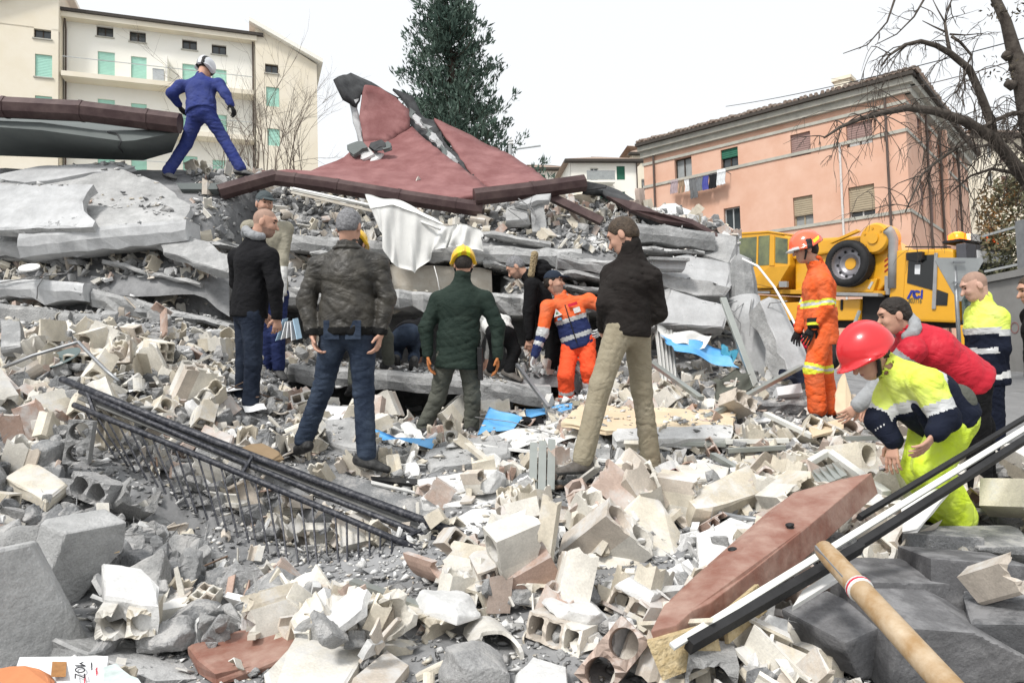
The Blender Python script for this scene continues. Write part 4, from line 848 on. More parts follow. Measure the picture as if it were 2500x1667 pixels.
def corner(r_, a, b, L, th=.013):
    """L-shaped piece: the corner of a broken block with the start of an inner web"""
    V = []; Fc = []
    prof = [(0, 0), (a, 0), (a, th), (th, th), (th, b), (0, b)]; n = len(prof)
    for e in (0, 1):
        for (x, y) in prof: V.append((x, y, (L + r_.normal(0, .015)) if e else r_.normal(0, .01)))
    Fc = [(0, 1, 2, 3), (0, 3, 4, 5), (n + 3, n + 2, n + 1, n), (n + 5, n + 4, n + 3, n)] + [(i, i + n, (i + 1) % n + n, (i + 1) % n) for i in range(n)]
    V = np.array(V); V -= V.mean(0); return V, Fc
def frag_mesh(name, VF, m_, smooth=False):
    me = mesh(name, VF[0], VF[1], m_, None, smooth); fixn(me); return me
lr = np.random.default_rng(21)
LIB = {'clay_block': [], 'clay_shard': [], 'concrete_lump': [], 'plaster_piece': []}
for k in range(14):
    t = k % 7; r_ = np.random.default_rng(100 + k)
    if t in (0, 3): g = cells(2, 1, .13, .13, r_.uniform(.14, .26), .012, 'round', r_)
    elif t == 1: g = cells(3, 1, .075, .10, r_.uniform(.14, .25), .010, 'square', r_)
    elif t == 2: g = cells(2, 1, .085, .085, r_.uniform(.12, .2), .010, 'square', r_)
    elif t == 4: g = cells(2, 1, .13, .13, r_.uniform(.14, .24), .012, 'round', r_, keep=lambda i, j: (0, 1) if i == 0 else (.12, .62))
    elif t == 5: g = cells(1, 1, .14, .14, r_.uniform(.14, .24), .013, 'round', r_)
    else: g = cells(3, 2, .075, .075, r_.uniform(.12, .22), .009, 'square', r_, seg=8)
    LIB['clay_block'].append((g, 1 if k == 5 else 0))
for k in range(22):
    r_ = np.random.default_rng(200 + k); t = k % 6
    if t == 0: g = arc(r_, r_.uniform(.055, .075), r_.uniform(.1, .24), r_.uniform(1.2, 2.9))
    elif t == 1: g = flat(r_, (r_.uniform(.14, .26), r_.uniform(.10, .18)), th=r_.uniform(.011, .018))
    elif t == 2: g = cells(1, 1, .14, .14, r_.uniform(.12, .22), .012, 'round', r_, keep=lambda i, j: (.12, .62), seg=9)
    elif t == 3: g = corner(r_, r_.uniform(.08, .16), r_.uniform(.04, .1), r_.uniform(.12, .24))
    elif t == 4: g = flat(r_, (r_.uniform(.2, .3), r_.uniform(.06, .12)), n=4, th=r_.uniform(.015, .03))
    else: g = cells(2, 1, .09, .09, r_.uniform(.1, .2), .010, 'square', r_, seg=8, keep=lambda i, j: (0, 1) if i == 0 else (.37, .88))
    LIB['clay_shard'].append((g, 1 if k % 8 == 5 else 0))
for k in range(16):
    r_ = np.random.default_rng(300 + k); s = r_.uniform(.14, .2) * np.array([1, r_.uniform(.6, .95), r_.uniform(.35, .7)]); LIB['concrete_lump'].append((chunk(r_, s, 1, .05), 2))
for k in range(10):
    r_ = np.random.default_rng(400 + k)
    g = chunk(r_, r_.uniform(.12, .18) * np.array([1, r_.uniform(.6, .9), r_.uniform(.25, .5)]), 1, .04) if k % 2 else flat(r_, (r_.uniform(.14, .26), r_.uniform(.12, .2)), th=r_.uniform(.02, .045))
    LIB['plaster_piece'].append((g, 3))
RM = [M['clay'], M['clay_pink'], M['concrete'], M['plaster']]
def fine(k, i, g, mi):
    if k == 'concrete_lump': return rock(np.ptp(g[0], axis=0), 900 + i, np.ptp(g[0], axis=0).max() / 22, .05, 12)
    return g
LIBM = {k: [(frag_mesh(k, fine(k, i, g, mi), RM[mi]), g, mi) for i, (g, mi) in enumerate(v)] for k, v in LIB.items()}
def rot_random(r_, tilt=.45):
    q = Matrix.Rotation(r_.uniform(0, 6.283), 3, 'Z') @ Matrix.Rotation(r_.normal(0, tilt), 3, 'X') @ Matrix.Rotation(r_.normal(0, tilt), 3, 'Y')
    if r_.random() < .55: q = q @ Matrix.Rotation(math.pi / 2, 3, 'X')
    return q @ Matrix.Rotation(r_.choice([0, 1.5708, 3.1416, 4.712]), 3, 'Z')
# where the loose rubble lies: probability from place, size from distance and zone
KEEPOUT = []     # (x, y, r): feet and pieces placed by hand
def sample_sites(n, r_, dmin=2.15, dmax=10.6, pw=1.0):
    """sites spread evenly over the ground in view and a little beyond, thinned with distance"""
    out = []
    while len(out) < n:
        d = (dmin ** (2 - pw) + r_.random(n * 3) * (dmax ** (2 - pw) - dmin ** (2 - pw))) ** (1 / (2 - pw)); x = r_.uniform(-.86, .86, n * 3) * (d + .35)
        u = 1250 + F * x / d
        ok = ~((u > 1930) & (d > 7.5)) & ~((u > 2280) & (d > 5.6)) & ~((u > 690) & (u < 1330) & (d > 7.0) & (d < 8.95)) & ~((u > 1330) & (u < 1830) & (d > 8.3) & (d < 8.95)) & ~((u < 470) & (d > 8.6))
        for a, b in zip(x[ok], d[ok]): out.append((a, b))
    return out[:n]
def lab(kind, i, mi):
    """name, label, category and group of a loose piece, from how its variety looks"""
    tone = 'pinkish' if mi == 1 else 'cream'
    if kind == 'clay_block':
        w_ = ['with two round tubes', 'with three square holes in a row', 'with two small square holes', 'with two round tubes', 'with one whole and one broken round tube', 'with a single round tube', 'with six small square holes'][i % 7]; return 'hollow_clay_block', f'loose {tone} clay block {w_} in the rubble', 'clay block', f'loose {tone} clay blocks {w_}'
    if kind == 'clay_shard':
        w_ = ['curved tube shell', 'flat angular tile piece', 'half open tube piece', 'L shaped corner piece', 'long narrow strip piece', 'broken piece with a square cell'][i % 6]; return 'clay_shard', f'loose {tone} clay {w_} in the rubble', 'clay shard', f'loose {tone} clay: {w_}'
    if kind == 'concrete_lump': w_ = ['rough', 'angular', 'flattish', 'blocky'][i % 4]; return 'concrete_lump', f'loose {w_} grey concrete lump in the rubble', 'concrete lump', f'loose {w_} grey concrete lumps'
    w_ = 'lump' if i % 2 else 'flat slab piece'; return 'plaster_piece', f'loose white plaster {w_} in the rubble', 'plaster', f'loose white plaster: {w_}'
def cover_map():
    """where hand-placed things show, with their distance, so that no loose piece lies in front of them"""
    Dm = np.full((168, 251), 99.); r_ = np.random.default_rng(5)
    for o in COL.objects:
        if o.type != 'MESH' or o.name.startswith(('ground', 'road', 'debris_bed')): continue
        me = o.data; nv = len(me.vertices)
        if nv == 0: continue
        V = np.zeros(nv * 3); me.vertices.foreach_get('co', V); V = V.reshape(-1, 3) + np.array(o.location)
        q = o.parent
        while q is not None: V = V + np.array(q.location); q = q.parent
        if V[:, 1].min() > 9.5 or V[:, 1].min() < 1: continue
        me.calc_loop_triangles(); T = np.zeros(len(me.loop_triangles) * 3, int); me.loop_triangles.foreach_get('vertices', T); T = V[T.reshape(-1, 3)]
        if len(T) > 4000: T = T[::len(T) // 4000 + 1]
        for k in range(1 if len(T) > 1500 else 26):
            w_ = r_.dirichlet((1, 1, 1), len(T)); p = (T * w_[:, :, None]).sum(1) - CAM; dd = p @ FWD; ok = dd > 1; p = p[ok]; dd = dd[ok]
            ui = ((1250 + F * (p @ RTV) / dd) / 10).astype(int); vi = ((833.5 - F * (p @ UPV) / dd) / 10).astype(int); ok = (ui >= 0) & (ui < 251) & (vi >= 0) & (vi < 168); np.minimum.at(Dm, (vi[ok], ui[ok]), dd[ok])
    return Dm
def covers(Dm, p, r, far=.9, lim=.25):
    u, v, d = proj(p); rp = r / d * F / 10; a, b = max(0, int(u / 10 - rp)), min(251, int(u / 10 + rp) + 1); c, e = max(0, int(v / 10 - rp)), min(168, int(v / 10 + rp) + 1)
    if a >= b or c >= e: return False
    w_ = Dm[c:e, a:b]; return np.mean((w_ < d + far) & (w_ > d - .02)) > lim
def before_rail(p):
    """true for a piece that would lie in front of the hanging bars of the railing"""
    u, v, d = proj(p); t = (u - 180) / 850
    return -.02 < t < 1.1 and 988 + 357 * t - 90 < v < 1150 + 345 * t + 70 * math.sin(math.pi * min(max(t, 0), 1)) and d < 4.85 - .9 * t
def scatter():
    r_ = np.random.default_rng(77); DM = cover_map()
    spec = {'clay_block': (150, 90), 'clay_shard': (150, 4200), 'concrete_lump': (290, 4200), 'plaster_piece': (170, 1700)}
    SV, SF, SM = [], [], []; base = 0
    for kind, (n_ind, n_stuff) in spec.items():
        sites = sample_sites((n_ind + n_stuff) * 3, r_, pw=.75); cand = []
        for (x, y) in sites:
            u = 1250 + F * x / y; 
            pit = (u < 760) and (2.7 < y < 4.4)
            if kind == 'clay_block' and (pit and r_.random() < .55 or y > 8 and r_.random() < .7): continue
            if kind == 'clay_shard' and (pit and r_.random() < .5 or u < 700 and y > 4.3 and r_.random() < .45): continue
            if kind == 'clay_block' and u < 700 and y > 4.3 and r_.random() < .6: continue
            if kind == 'plaster_piece' and (u < 800 and r_.random() < .6): continue
            if kind == 'concrete_lump' and (u > 800 and y < 4.6 and r_.random() < .55): continue
            if any((x - a) ** 2 + (y - b) ** 2 < c * c for a, b, c in KEEPOUT): continue
            s_ = r_.lognormal(0, .33) * (1.18 if (u > 680 and y < 3.9 and kind != 'concrete_lump') else 1) * (1.25 if pit and kind == 'concrete_lump' else 1) * {'clay_block': .88, 'clay_shard': .72, 'concrete_lump': .62, 'plaster_piece': .68}[kind] * np.interp(y, [2.2, 3.2, 8, 9], [.8, 1, 1, .8])
            cand.append((s_ / y, x, y, min(s_, 1.3)))
            if len(cand) >= n_ind + n_stuff: break
        cand.sort(reverse=True)
        xs_ = np.array([c[1] for c in cand]); ys_ = np.array([c[2] for c in cand]); hs_ = bed_height(xs_, ys_)
        for i, (sz, x, y, s_) in enumerate(cand):
            vi_ = int(r_.integers(len(LIBM[kind]))); me, g, mi = LIBM[kind][vi_]
            q = rot_random(r_, .5 if y < 7 else .4); RV = (np.array(q) @ (g[0] * s_).T).T
            z = hs_[i] - RV[:, 2].min() - r_.uniform(.12, .4) * (RV[:, 2].max() - RV[:, 2].min()) * (.9 if kind != 'clay_block' else .6) + r_.uniform(0, .05) + (r_.uniform(0, .10) if (y < 4.2 and (x / y > -.3)) else 0)
            if s_ > .45 and before_rail((x, y, z)): continue
            if s_ * .1 > .035 and covers(DM, (x, y, z + RV[:, 2].max() * .3), .5 * np.ptp(RV[:, 0])): continue
            if i < n_ind:
                nm, lb, ct, gr = lab(kind, vi_, mi)
                o = link(nm, me); o.matrix_world = Matrix.Translation((x, y, z)) @ (q.to_4x4()) @ Matrix.Scale(s_, 4); tag(o, lb, ct, gr)
            else:
                SV.append(RV + np.array([x, y, z])); 
                for f in g[1]: SF.append(tuple(k + base for k in f)); SM.append(mi)
                base += len(RV)
    # the crowded heap in the middle foreground and the left slope: bigger pieces lying over one another
    def heap(n, u0, u1, d0, d1, kinds_, lift, sc_, ind, cov=True, zf=None, lim=None):
        nonlocal base
        for q_ in range(n):
            y = r_.uniform(d0, d1); u = r_.uniform(u0, u1); x = (u - 1250) / F * y; kind = kinds_[int(r_.integers(len(kinds_)))]; vi_ = int(r_.integers(len(LIBM[kind]))); me, g, mi = LIBM[kind][vi_]
            s_ = min(1.3, r_.lognormal(0, .22) * sc_ * np.interp(y, [2.3, 3.1], [.72, 1])); q = rot_random(r_, .45); RV = (np.array(q) @ (g[0] * s_).T).T; z = (zf(x, y) if zf else float(bed_height(np.array([x]), np.array([y]))[0])) - RV[:, 2].min() - .02 + r_.uniform(-.04, lift)
            if before_rail((x, y, z)) or (cov and covers(DM, (x, y, z), .45 * np.ptp(RV[:, 0]), .45 if ind else .3, lim or (.14 if ind else .3))): continue
            if ind:
                nm, lb, ct, gr = lab(kind, vi_, mi); o = link(nm, me); o.matrix_world = Matrix.Translation((x, y, z)) @ (q.to_4x4()) @ Matrix.Scale(s_, 4); tag(o, lb, ct, gr)
            else:
                SV.append(RV + np.array([x, y, z]))
                for f in g[1]: SF.append(tuple(k + base for k in f)); SM.append(mi)
                base += len(RV)
    heap(170, 640, 2000, 2.32, 4.2, ['clay_block', 'clay_block', 'clay_shard', 'plaster_piece'], .07, 1.0, True); heap(330, 640, 2050, 2.32, 4.3, ['clay_shard', 'clay_shard', 'plaster_piece'], .08, 1.0, True)
    heap(900, -60, 640, 4.6, 8.7, ['clay_shard', 'concrete_lump', 'concrete_lump', 'plaster_piece', 'concrete_lump', 'clay_shard'], .04, .66, False); heap(60, -60, 640, 4.3, 7.0, ['clay_shard', 'clay_block', 'clay_shard'], .05, .95, False)
    heap(260, 660, 1800, 9.0, 10.3, ['clay_shard', 'concrete_lump', 'concrete_lump', 'plaster_piece', 'plaster_piece'], .05, .75, False)
    heap(160, 200, 760, 2.6, 4.4, ['concrete_lump', 'concrete_lump', 'concrete_lump', 'clay_shard', 'plaster_piece'], .03, .95, False)
    heap(200, 1000, 2200, 4.2, 6.2, ['plaster_piece', 'clay_shard', 'plaster_piece', 'clay_shard', 'concrete_lump'], .03, .8, False)
    heap(620, 880, 1960, 2.7, 4.7, ['clay_shard', 'plaster_piece', 'clay_shard', 'plaster_piece', 'concrete_lump'], .05, .62, False, True, None, .55)
    heap(260, 640, 1300, 3.0, 4.6, ['clay_shard', 'plaster_piece', 'clay_block'], .06, .8, False, True, None, .4)
    for w_ in WEDGES: heap(int((w_[1] - w_[0]) * (w_[5] - w_[3]) * .9), w_[0] + 8, w_[1] - 8, w_[3] + .03, w_[5] + .2, ['clay_shard', 'concrete_lump', 'concrete_lump', 'plaster_piece', 'clay_shard', 'concrete_lump'], .03, .62, False, False, lambda x, y, q_=w_: float(wedge_z(q_, x, y)))
    # splinters of wood, laths and bent iron between the masonry
    for k in range(70):
        y = r_.uniform(2.5, 8.0); x = r_.uniform(-.72, .6) * y; h0 = float(bed_height(np.array([x]), np.array([y]))[0]) + r_.uniform(.03, .12); a_ = r_.uniform(0, 6.283); L_ = r_.uniform(.18, .6); dv = np.array([math.cos(a_), math.sin(a_) * .8, r_.normal(0, .22)]) * L_ / 2; c = np.array([x, y, h0])
        if covers(DM, c, .3, .9, .15): continue
        mb = MB()
        if k % 3: mb.bar(c - dv, c + dv, r_.uniform(.015, .045), r_.uniform(.006, .02)); o = mb.build('wood_lath', [M['wood_dusty'], M['alu_white'], M['wood'], M['alu']][k % 4]); tag(o, ['pale dusty splintered lath lying loose in the rubble', 'cream painted lath lying loose in the rubble', 'brown wooden lath lying loose in the rubble', 'grey metal lath lying loose in the rubble'][k % 4], 'lath', ['dusty laths', 'cream laths', 'brown laths', 'grey laths'][k % 4])
        else: mb.tube([c - dv, c - dv * .3 + r_.normal(0, .04, 3), c + dv * .4 + r_.normal(0, .05, 3), c + dv + [0, 0, r_.uniform(0, .1)]], .0055, 5); o = mb.build('bent_iron', M['rust']); tag(o, 'thin bent rusty iron sticking out of the rubble', 'rebar', 'loose bent irons')
    me = mesh('loose_rubble', np.concatenate(SV), SF, RM, SM); fixn(me)
    tag(link('loose_rubble', me), 'loose broken clay, concrete and plaster covering the ground', 'rubble', kind='stuff')
    # small stones and grit
    tl = []
    for k in range(10):
        rr = np.random.default_rng(500 + k); bm = chunk_geo(rr, (1.15, rr.uniform(.5, .9), rr.uniform(.2, .6)), 6); bmesh.ops.triangulate(bm, faces=bm.faces)
        bm.normal_update(); tl.append((np.array([v.co for v in bm.verts]), np.array([[v.index for v in f.verts] for f in bm.faces]))); bm.free()
    n = 36000; S = np.array(sample_sites(n, r_, 2.1, 10.8, .9)); hh = bed_height(S[:, 0], S[:, 1]); ex = []
    for o in COL.objects:          # grit lying on the fallen slabs
        if o.type == 'MESH' and o.name.startswith(('broken_concrete', 'tilted_concrete', 'masonry_piece', 'smooth_concrete')):
            me = o.data; V0 = np.zeros(len(me.vertices) * 3); me.vertices.foreach_get('co', V0); V0 = V0.reshape(-1, 3) + np.array(o.location); me.calc_loop_triangles(); T = np.zeros(len(me.loop_triangles) * 3, int); me.loop_triangles.foreach_get('vertices', T); T = V0[T.reshape(-1, 3)]
            cr = np.cross(T[:, 1] - T[:, 0], T[:, 2] - T[:, 0]); ar = np.linalg.norm(cr, axis=1) / 2; ok = (np.abs(cr[:, 2]) > .75 * 2 * ar) & (T[:, :, 2].mean(1) > V0[:, 2].mean() - .02)
            if not ok.any(): continue
            T = T[ok]; ar = ar[ok]; m_ = int(min(700, ar.sum() * 130)); 
            if m_ < 1: continue
            ii = r_.choice(len(T), m_, p=ar / ar.sum()); w_ = r_.dirichlet((1, 1, 1), m_); ex.append((T[ii] * w_[:, :, None]).sum(1))
    ex = np.concatenate(ex); S = np.concatenate([S, ex[:, :2]]); hh = np.concatenate([hh, ex[:, 2] - .004]); n = len(S); V_, F_, MI = [], [], []; b = 0
    clump = snoise(S[:, 0], S[:, 1], 3.0, 9)
    kinds = r_.choice([0, 2, 2, 2, 2, 3, 3], n)
    for k in range(10):
        ii = np.where(np.arange(n) % 10 == k)[0]; Vt, Ft = tl[k]; m_ = len(ii)
        sz = (r_.lognormal(-3.45, .45, m_) * np.interp(S[ii, 1], [2, 5, 10], [.8, 1.15, 1.8]))[:, None, None]
        a = r_.uniform(0, 6.283, m_); tl_ = r_.normal(0, .5, m_); c, s_ = np.cos(a), np.sin(a); ct, st = np.cos(tl_), np.sin(tl_)
        Rm = np.zeros((m_, 3, 3)); Rm[:, 0, 0] = c; Rm[:, 0, 1] = -s_ * ct; Rm[:, 0, 2] = s_ * st; Rm[:, 1, 0] = s_; Rm[:, 1, 1] = c * ct; Rm[:, 1, 2] = -c * st; Rm[:, 2, 1] = st; Rm[:, 2, 2] = ct
        W = np.einsum('nij,vj->nvi', Rm, Vt) * sz; W += np.stack([S[ii, 0], S[ii, 1], hh[ii] + sz[:, 0, 0] * r_.uniform(.0, .3, m_)], -1)[:, None, :]
        V_.append(W.reshape(-1, 3)); F_.append((Ft[None] + (np.arange(m_) * len(Vt))[:, None, None]).reshape(-1, 3) + b); b += m_ * len(Vt); MI.append(np.repeat(kinds[ii], len(Ft)))
    me = mesh('rubble_grit', np.concatenate(V_), np.concatenate(F_), RM, np.concatenate(MI))
    tag(link('rubble_grit', me), 'small stones and grit filling the gaps of the rubble', 'rubble', kind='stuff')
def put(kind_geo, name, m_, u, v, d, rot, label, cat, scale=1., ground=False, smooth=False, parent=None, group=None):
    """one hand-placed fragment centred at a pixel and distance; rot = Euler degrees (camera-aligned world axes)"""
    V, Fc = kind_geo; q = np.array((Matrix.Rotation(R(rot[2]), 3, 'Z') @ Matrix.Rotation(R(rot[1]), 3, 'Y') @ Matrix.Rotation(R(rot[0]), 3, 'X')))
    W = (q @ (V * scale).T).T + P(u, v, d)
    o = obj(name, W, Fc, m_, parent, None, smooth); fixn(o.data)
    if label: tag(o, label, cat, group)
    c = P(u, v, d); KEEPOUT.append((c[0], c[1], .55 * np.ptp(W[:, 0])))
    return o
# ------------------------------------------------------------------ the people
OV = 2500 / 2352
def JJ(**k): return {a: (v[0] * OV, v[1] * OV) + tuple(v[2:]) for a, v in k.items()}
def TO(u, v, dd=0): return (u * OV, v * OV, dd)
def band(z0, z1, mi):
    def f(L, M_, bi, bt, nm): M_[(bi == 0) & (L[:, 2] > z0) & (L[:, 2] < z1)] = mi; return M_
    return f
# 1 leather jacket
def leather_x(e, pt, spine, rt, fw, H, AX):
    mb = MB(); c = pt['neck'] + spine * .005
    pts = [c + rt * (.095 * math.cos(a)) + fw * (.085 * math.sin(a)) - spine * (.015 + .03 * (math.sin(a) + 1) / 2) for a in np.linspace(-math.pi * 1.15, math.pi * .15, 15)]
    mb.tube(pts, [.017] * 15, 8); mb.build('collar', [K['leather']], e, smooth=True)
    mb = MB()
    for s in (-1, 1): mb.box(pt['pelvis'] + rt * s * .075 - fw * .137 - spine * .02, rt * .055, spine * .065, fw * .006)
    mb.build('pocket', [K['jeans']], e, bevel=.004)
def rib_hem(L, M_, bi, bt, nm):
    M_[(bi == 0) & (L[:, 2] < -.0)] = 1
    for k in ('foL', 'foR'):
        if k in nm: M_[(bi == nm.index(k)) & (bt > .88)] = 1
    return M_
person('man in a worn brown leather jacket and blue jeans seen from behind', 5.0, JJ(head=(803,517), neck=(800,566), pelvis=(800,752), shL=(733,612,.02), shR=(868,608,.02), elL=(703,690,.0), elR=(888,684,.0), wrL=(718,768,-.05), wrR=(874,766,-.05), knL=(742,890,.05), knR=(835,900,.0), anL=(697,1012,.1), anR=(842,1045,-.05), toL=(672,1022,.2), toR=(905,1062,-.05)),
       yaw=4, hyaw=10, hpitch=-12, jacket=dict(mat=['leather', 'rib'], loose=.04, low=.055, paint=rib_hem, fold=.02, collar_h=.02), trousers=dict(mat='jeans', loose=.022, fold=.012), shoes='boot', hair='hair_grey', bulk=1.14, hands=dict(L=dict(curl=.5), R=dict(curl=.5)), seed=1, shw=.21, extra=leather_x)
# 2 black jacket
def hood(matn, s=1.):
    def f(e, pt, spine, rt, fw, H, AX):
        c = pt['neck'] + spine * .02; pr = []
        pts = [c + rt * (.095 * math.cos(a)) * s - fw * (.075 * math.sin(a) + .0) * s + spine * (.02 - .05 * abs(math.cos(a)) + .02) for a in np.linspace(-.5, math.pi + .5, 9)]
        for a, b in zip(pts[:-1], pts[1:]): pr.append(seg_prim(a, b, .034 * s, .034 * s, .02))
        v, q = nets(pr, .009, fold=folds(5, .008, 40)); obj('hood', v, q, [K[matn]], e, None, True)
    return f
person('bald man in a black fleece and dark jeans turned towards the slabs', 6.05, JJ(head=(610,508), neck=(585,548), pelvis=(572,716), shR=(618,590,-.1), shL=(545,592,.12), elR=(632,655,-.12), elL=(545,650,.25), wrR=(636,728,-.08), wrL=(600,715,.3), knR=(582,832,-.05), knL=(562,832,.1), anR=(575,925,-.04), anL=(555,930,.12), toR=(612,940,-.08), toL=(590,945,.1)),
       yaw=55, hyaw=82, hpitch=-12, jacket=dict(mat='black_fleece', loose=.035, low=.05, fold=.014), trousers=dict(mat='jeans_dark', loose=.022), shoes='shoe_grey', hair='buzz', beard=True, skin='skin', bulk=1.08, hands=dict(R=dict(curl=.6)), seed=2, extra=hood('grey_knit'))
# 3 man with grey cap
person('man in a grey cap and beige vest behind the bald man', 7.3, JJ(head=(608,465), neck=(614,505), pelvis=(622,672), elL=(648,600,-.05), elR=(577,600,.0), wrL=(648,672,-.1), wrR=(590,680,-.1), knL=(640,765,-.05), knR=(618,770,.0), anL=(640,845,0), anR=(612,848,.05), toL=(655,858,-.1), toR=(620,860,-.1)),
       yaw=150, hyaw=140, hpitch=-8, jacket=dict(mat=['beige', 'white_cloth'], loose=.03, low=.05, zones=[('foL', .2, 2, 1), ('foR', .2, 2, 1)]), trousers=dict(mat='navy'), hair='hair_grey', hat=dict(type='cap', mat='cap'), beard=True, gloves='glove_white', seed=3, h=.013)
# 4 yellow helmet behind the leather jacket
def yhelm(q, Mi):
    Mi[(q[:, 1] > -.13) & (np.abs(np.abs(q[:, 0]) - .04) < .016) & (q[:, 2] > -.01)] = 1
    Mi[(q[:, 2] < -.004) & (q[:, 2] > -.045) & (np.abs(q[:, 0]) < .055) & (q[:, 1] < -.05)] = 1
    Mi[(q[:, 2] < -.045) | ((q[:, 1] > .12) & (q[:, 2] < .0))] = 2; return Mi
YH = dict(type='helmet', mats=['h_yellow', 'h_lime', 'h_black'], paint=yhelm, strap=True, drop=-.03, nape=.62)
person('worker in a yellow helmet half hidden by the leather jacket', 7.3, JJ(head=(820,560), neck=(815,602), pelvis=(845,735), elL=(765,668,.1), elR=(868,680,.1), wrL=(748,725,-.05), wrR=(860,740,.2), knL=(818,815,.05), knR=(888,775,.15), anL=(812,880,.1), anR=(893,833,.3), toL=(800,890,.2), toR=(925,842,.3)),
       yaw=10, hpitch=-20, jacket=dict(mat='grey_green', loose=.03, low=.08), trousers=dict(mat='grey_green'), shoes='boot', boots=.2, hair='hair_dark', hat=YH, gloves='orange', seed=4, h=.013)
# 5 man crouching in the gap
person('man in blue jeans crouching headfirst in the gap under the slab', 7.9, JJ(head=(940,775,.75), neck=(938,760,.58), pelvis=(930,770,.0), elL=(905,790,.55), elR=(965,790,.55), wrL=(905,812,.75), wrR=(965,812,.75), knL=(912,815,.3), knR=(952,815,.3), anL=(908,822,-.1), anR=(950,824,-.1), toL=(905,838,-.02), toR=(948,838,-.02)),
       yaw=0, hpitch=-30, jacket=dict(mat='black_fleece', loose=.03, low=-.02, collar=False), trousers=dict(mat='jeans', loose=.02), hair='hair_dark', seed=5, h=.014)
# 6 green jacket, yellow helmet
def radio(e, pt, spine, rt, fw, H, AX):
    mb = MB(); c = pt['pelvis'] + rt * .205 - fw * .06 - np.array([0, 0, .04]); mb.box(c, rt * .025, fw * .03, np.array([0, 0, .085])); mb.box(c + np.array([0, 0, -.14]), rt * .022, fw * .032, np.array([0, 0, .07])); mb.tube([c + np.array([0, 0, .08]), c + np.array([0, 0, .12])], .006, 6)
    mb.build('holster', [K['h_black']], e, bevel=.008)
person('worker in a yellow helmet and long dark green jacket seen from behind', 6.5, JJ(head=(1064,603), neck=(1060,650), pelvis=(1052,806), shL=(1008,690,.02), shR=(1113,688,.02), elL=(978,752,-.02), elR=(1143,748,-.02), wrL=(983,816,-.05), wrR=(1143,818,-.05), knL=(1005,915,.05), knR=(1085,912,.02), anL=(972,982,.1), anR=(1083,980,.05), toL=(962,990,.28), toR=(1085,990,.22)),
       yaw=2, hyaw=352, hpitch=-6, jacket=dict(mat='green', loose=.045, low=.16, fold=.018, collar_h=.07), trousers=dict(mat='grey_green', loose=.026, fold=.018), shoes='boot', hair='hair_dark', hat=YH, gloves='glove_orange', bulk=1.12, seed=6, shw=.2, extra=radio, hands=dict(L=dict(curl=.35), R=dict(curl=.35)))
# 7 parka with fur
def furhood(e, pt, spine, rt, fw, H, AX):
    b = H(0, -.15, .0); pr = [seg_prim(P(1228 * OV, 585 * OV, 7.95), P(1220 * OV, 632 * OV, 7.95), .042, .036, .02)]
    v, q = nets(pr, .008, fold=folds(8, .02, 90)); obj('fur_trim', v, q, [K['fur']], e, None, True)
    v, q = nets([ell(P(1243 * OV, 622 * OV, 8.08), np.eye(3), (.12, .13, .13), .03)], .01, fold=folds(9, .02, 20)); obj('hood', v, q, [K['black']], e, None, True)
person('man in a black parka with fur trimmed hood bending forward', 8.05, JJ(head=(1182,612), neck=(1218,640), pelvis=(1272,762), elL=(1215,715,-.2), elR=(1220,715,.2), wrL=(1215,775,-.2), wrR=(1215,775,.2), knL=(1268,820,-.1), knR=(1275,822,.1), anL=(1275,868,-.1), anR=(1285,870,.1), toL=(1250,880,-.1), toR=(1262,880,.1)),
       yaw=278, hyaw=275, hpitch=-38, jacket=dict(mat='black', loose=.045, low=.14, collar_h=.06), trousers=dict(mat='black', loose=.03), hair='hair_grey', beard=True, seed=7, h=.013, extra=furhood)
# 8 half hidden in black trousers
person('person in black trousers and pale top bent behind the green jacket', 7.75, JJ(head=(1108,712,.3), neck=(1122,722,.2), pelvis=(1150,762), elL=(1100,770,.2), elR=(1130,780,.25), wrL=(1090,815,.2), wrR=(1120,820,.3), knL=(1140,810,.1), knR=(1182,805,.05), anL=(1130,850,.15), anR=(1170,850,.02), toL=(1145,858,.1), toR=(1200,862,-.05)),
       yaw=320, hyaw=300, hpitch=-40, jacket=dict(mat='white_cloth', loose=.02, low=.04), trousers=dict(mat='black', loose=.02), shoes='shoe_brown', hair='hair_dark', seed=8, h=.014)
# 9 orange and navy ambulance jacket
def amb_paint(L, M_, bi, bt, nm):
    t = bi == 0
    M_[t & (L[:, 2] < .235)] = 1; M_[t & (np.abs(L[:, 2] - .255) < .024)] = 2; M_[t & (np.abs(L[:, 2] - .07) < .024)] = 2
    for k in ('foL', 'foR'):
        m_ = bi == nm.index(k); M_[m_] = 1; M_[m_ & (bt > .42) & (bt < .6)] = 2
    for k in ('upL', 'upR'):
        m_ = bi == nm.index(k); M_[m_ & (bt > .82)] = 2
    return M_
def amb_x(e, pt, spine, rt, fw, H, AX):
    def patch(x, z, w_, h_, mats, tri=False, rot=0):
        c = pt['pelvis'] + spine * z + rt * x; c = c + fw * (.155 + .0 * x)
        mb = MB()
        if tri: mb.prism([c - rt * w_ - spine * h_, c + rt * w_ - spine * h_, c + spine * h_], -fw * .03)
        else: mb.box(c - fw * .015, rt * w_, fw * .015, spine * h_)
        mb.build('badge', [mats], e)
    patch(.105, .37, .045, .04, K['white_cloth'], True); patch(.105, .365, .02, .016, K['green_print'], True)
    patch(.10, .295, .022, .012, K['cyan']); patch(-.08, .40, .05, .016, K['red_print']); patch(-.105, .33, .035, .028, K['white_cloth'])
    mb = MB(); mb.tube([pt['pelvis'] + spine * z + fw * (.165 - .03 * (z > .4)) for z in (.0, .15, .3, .42)], .006, 5); mb.build('zip', [K['h_black']], e)
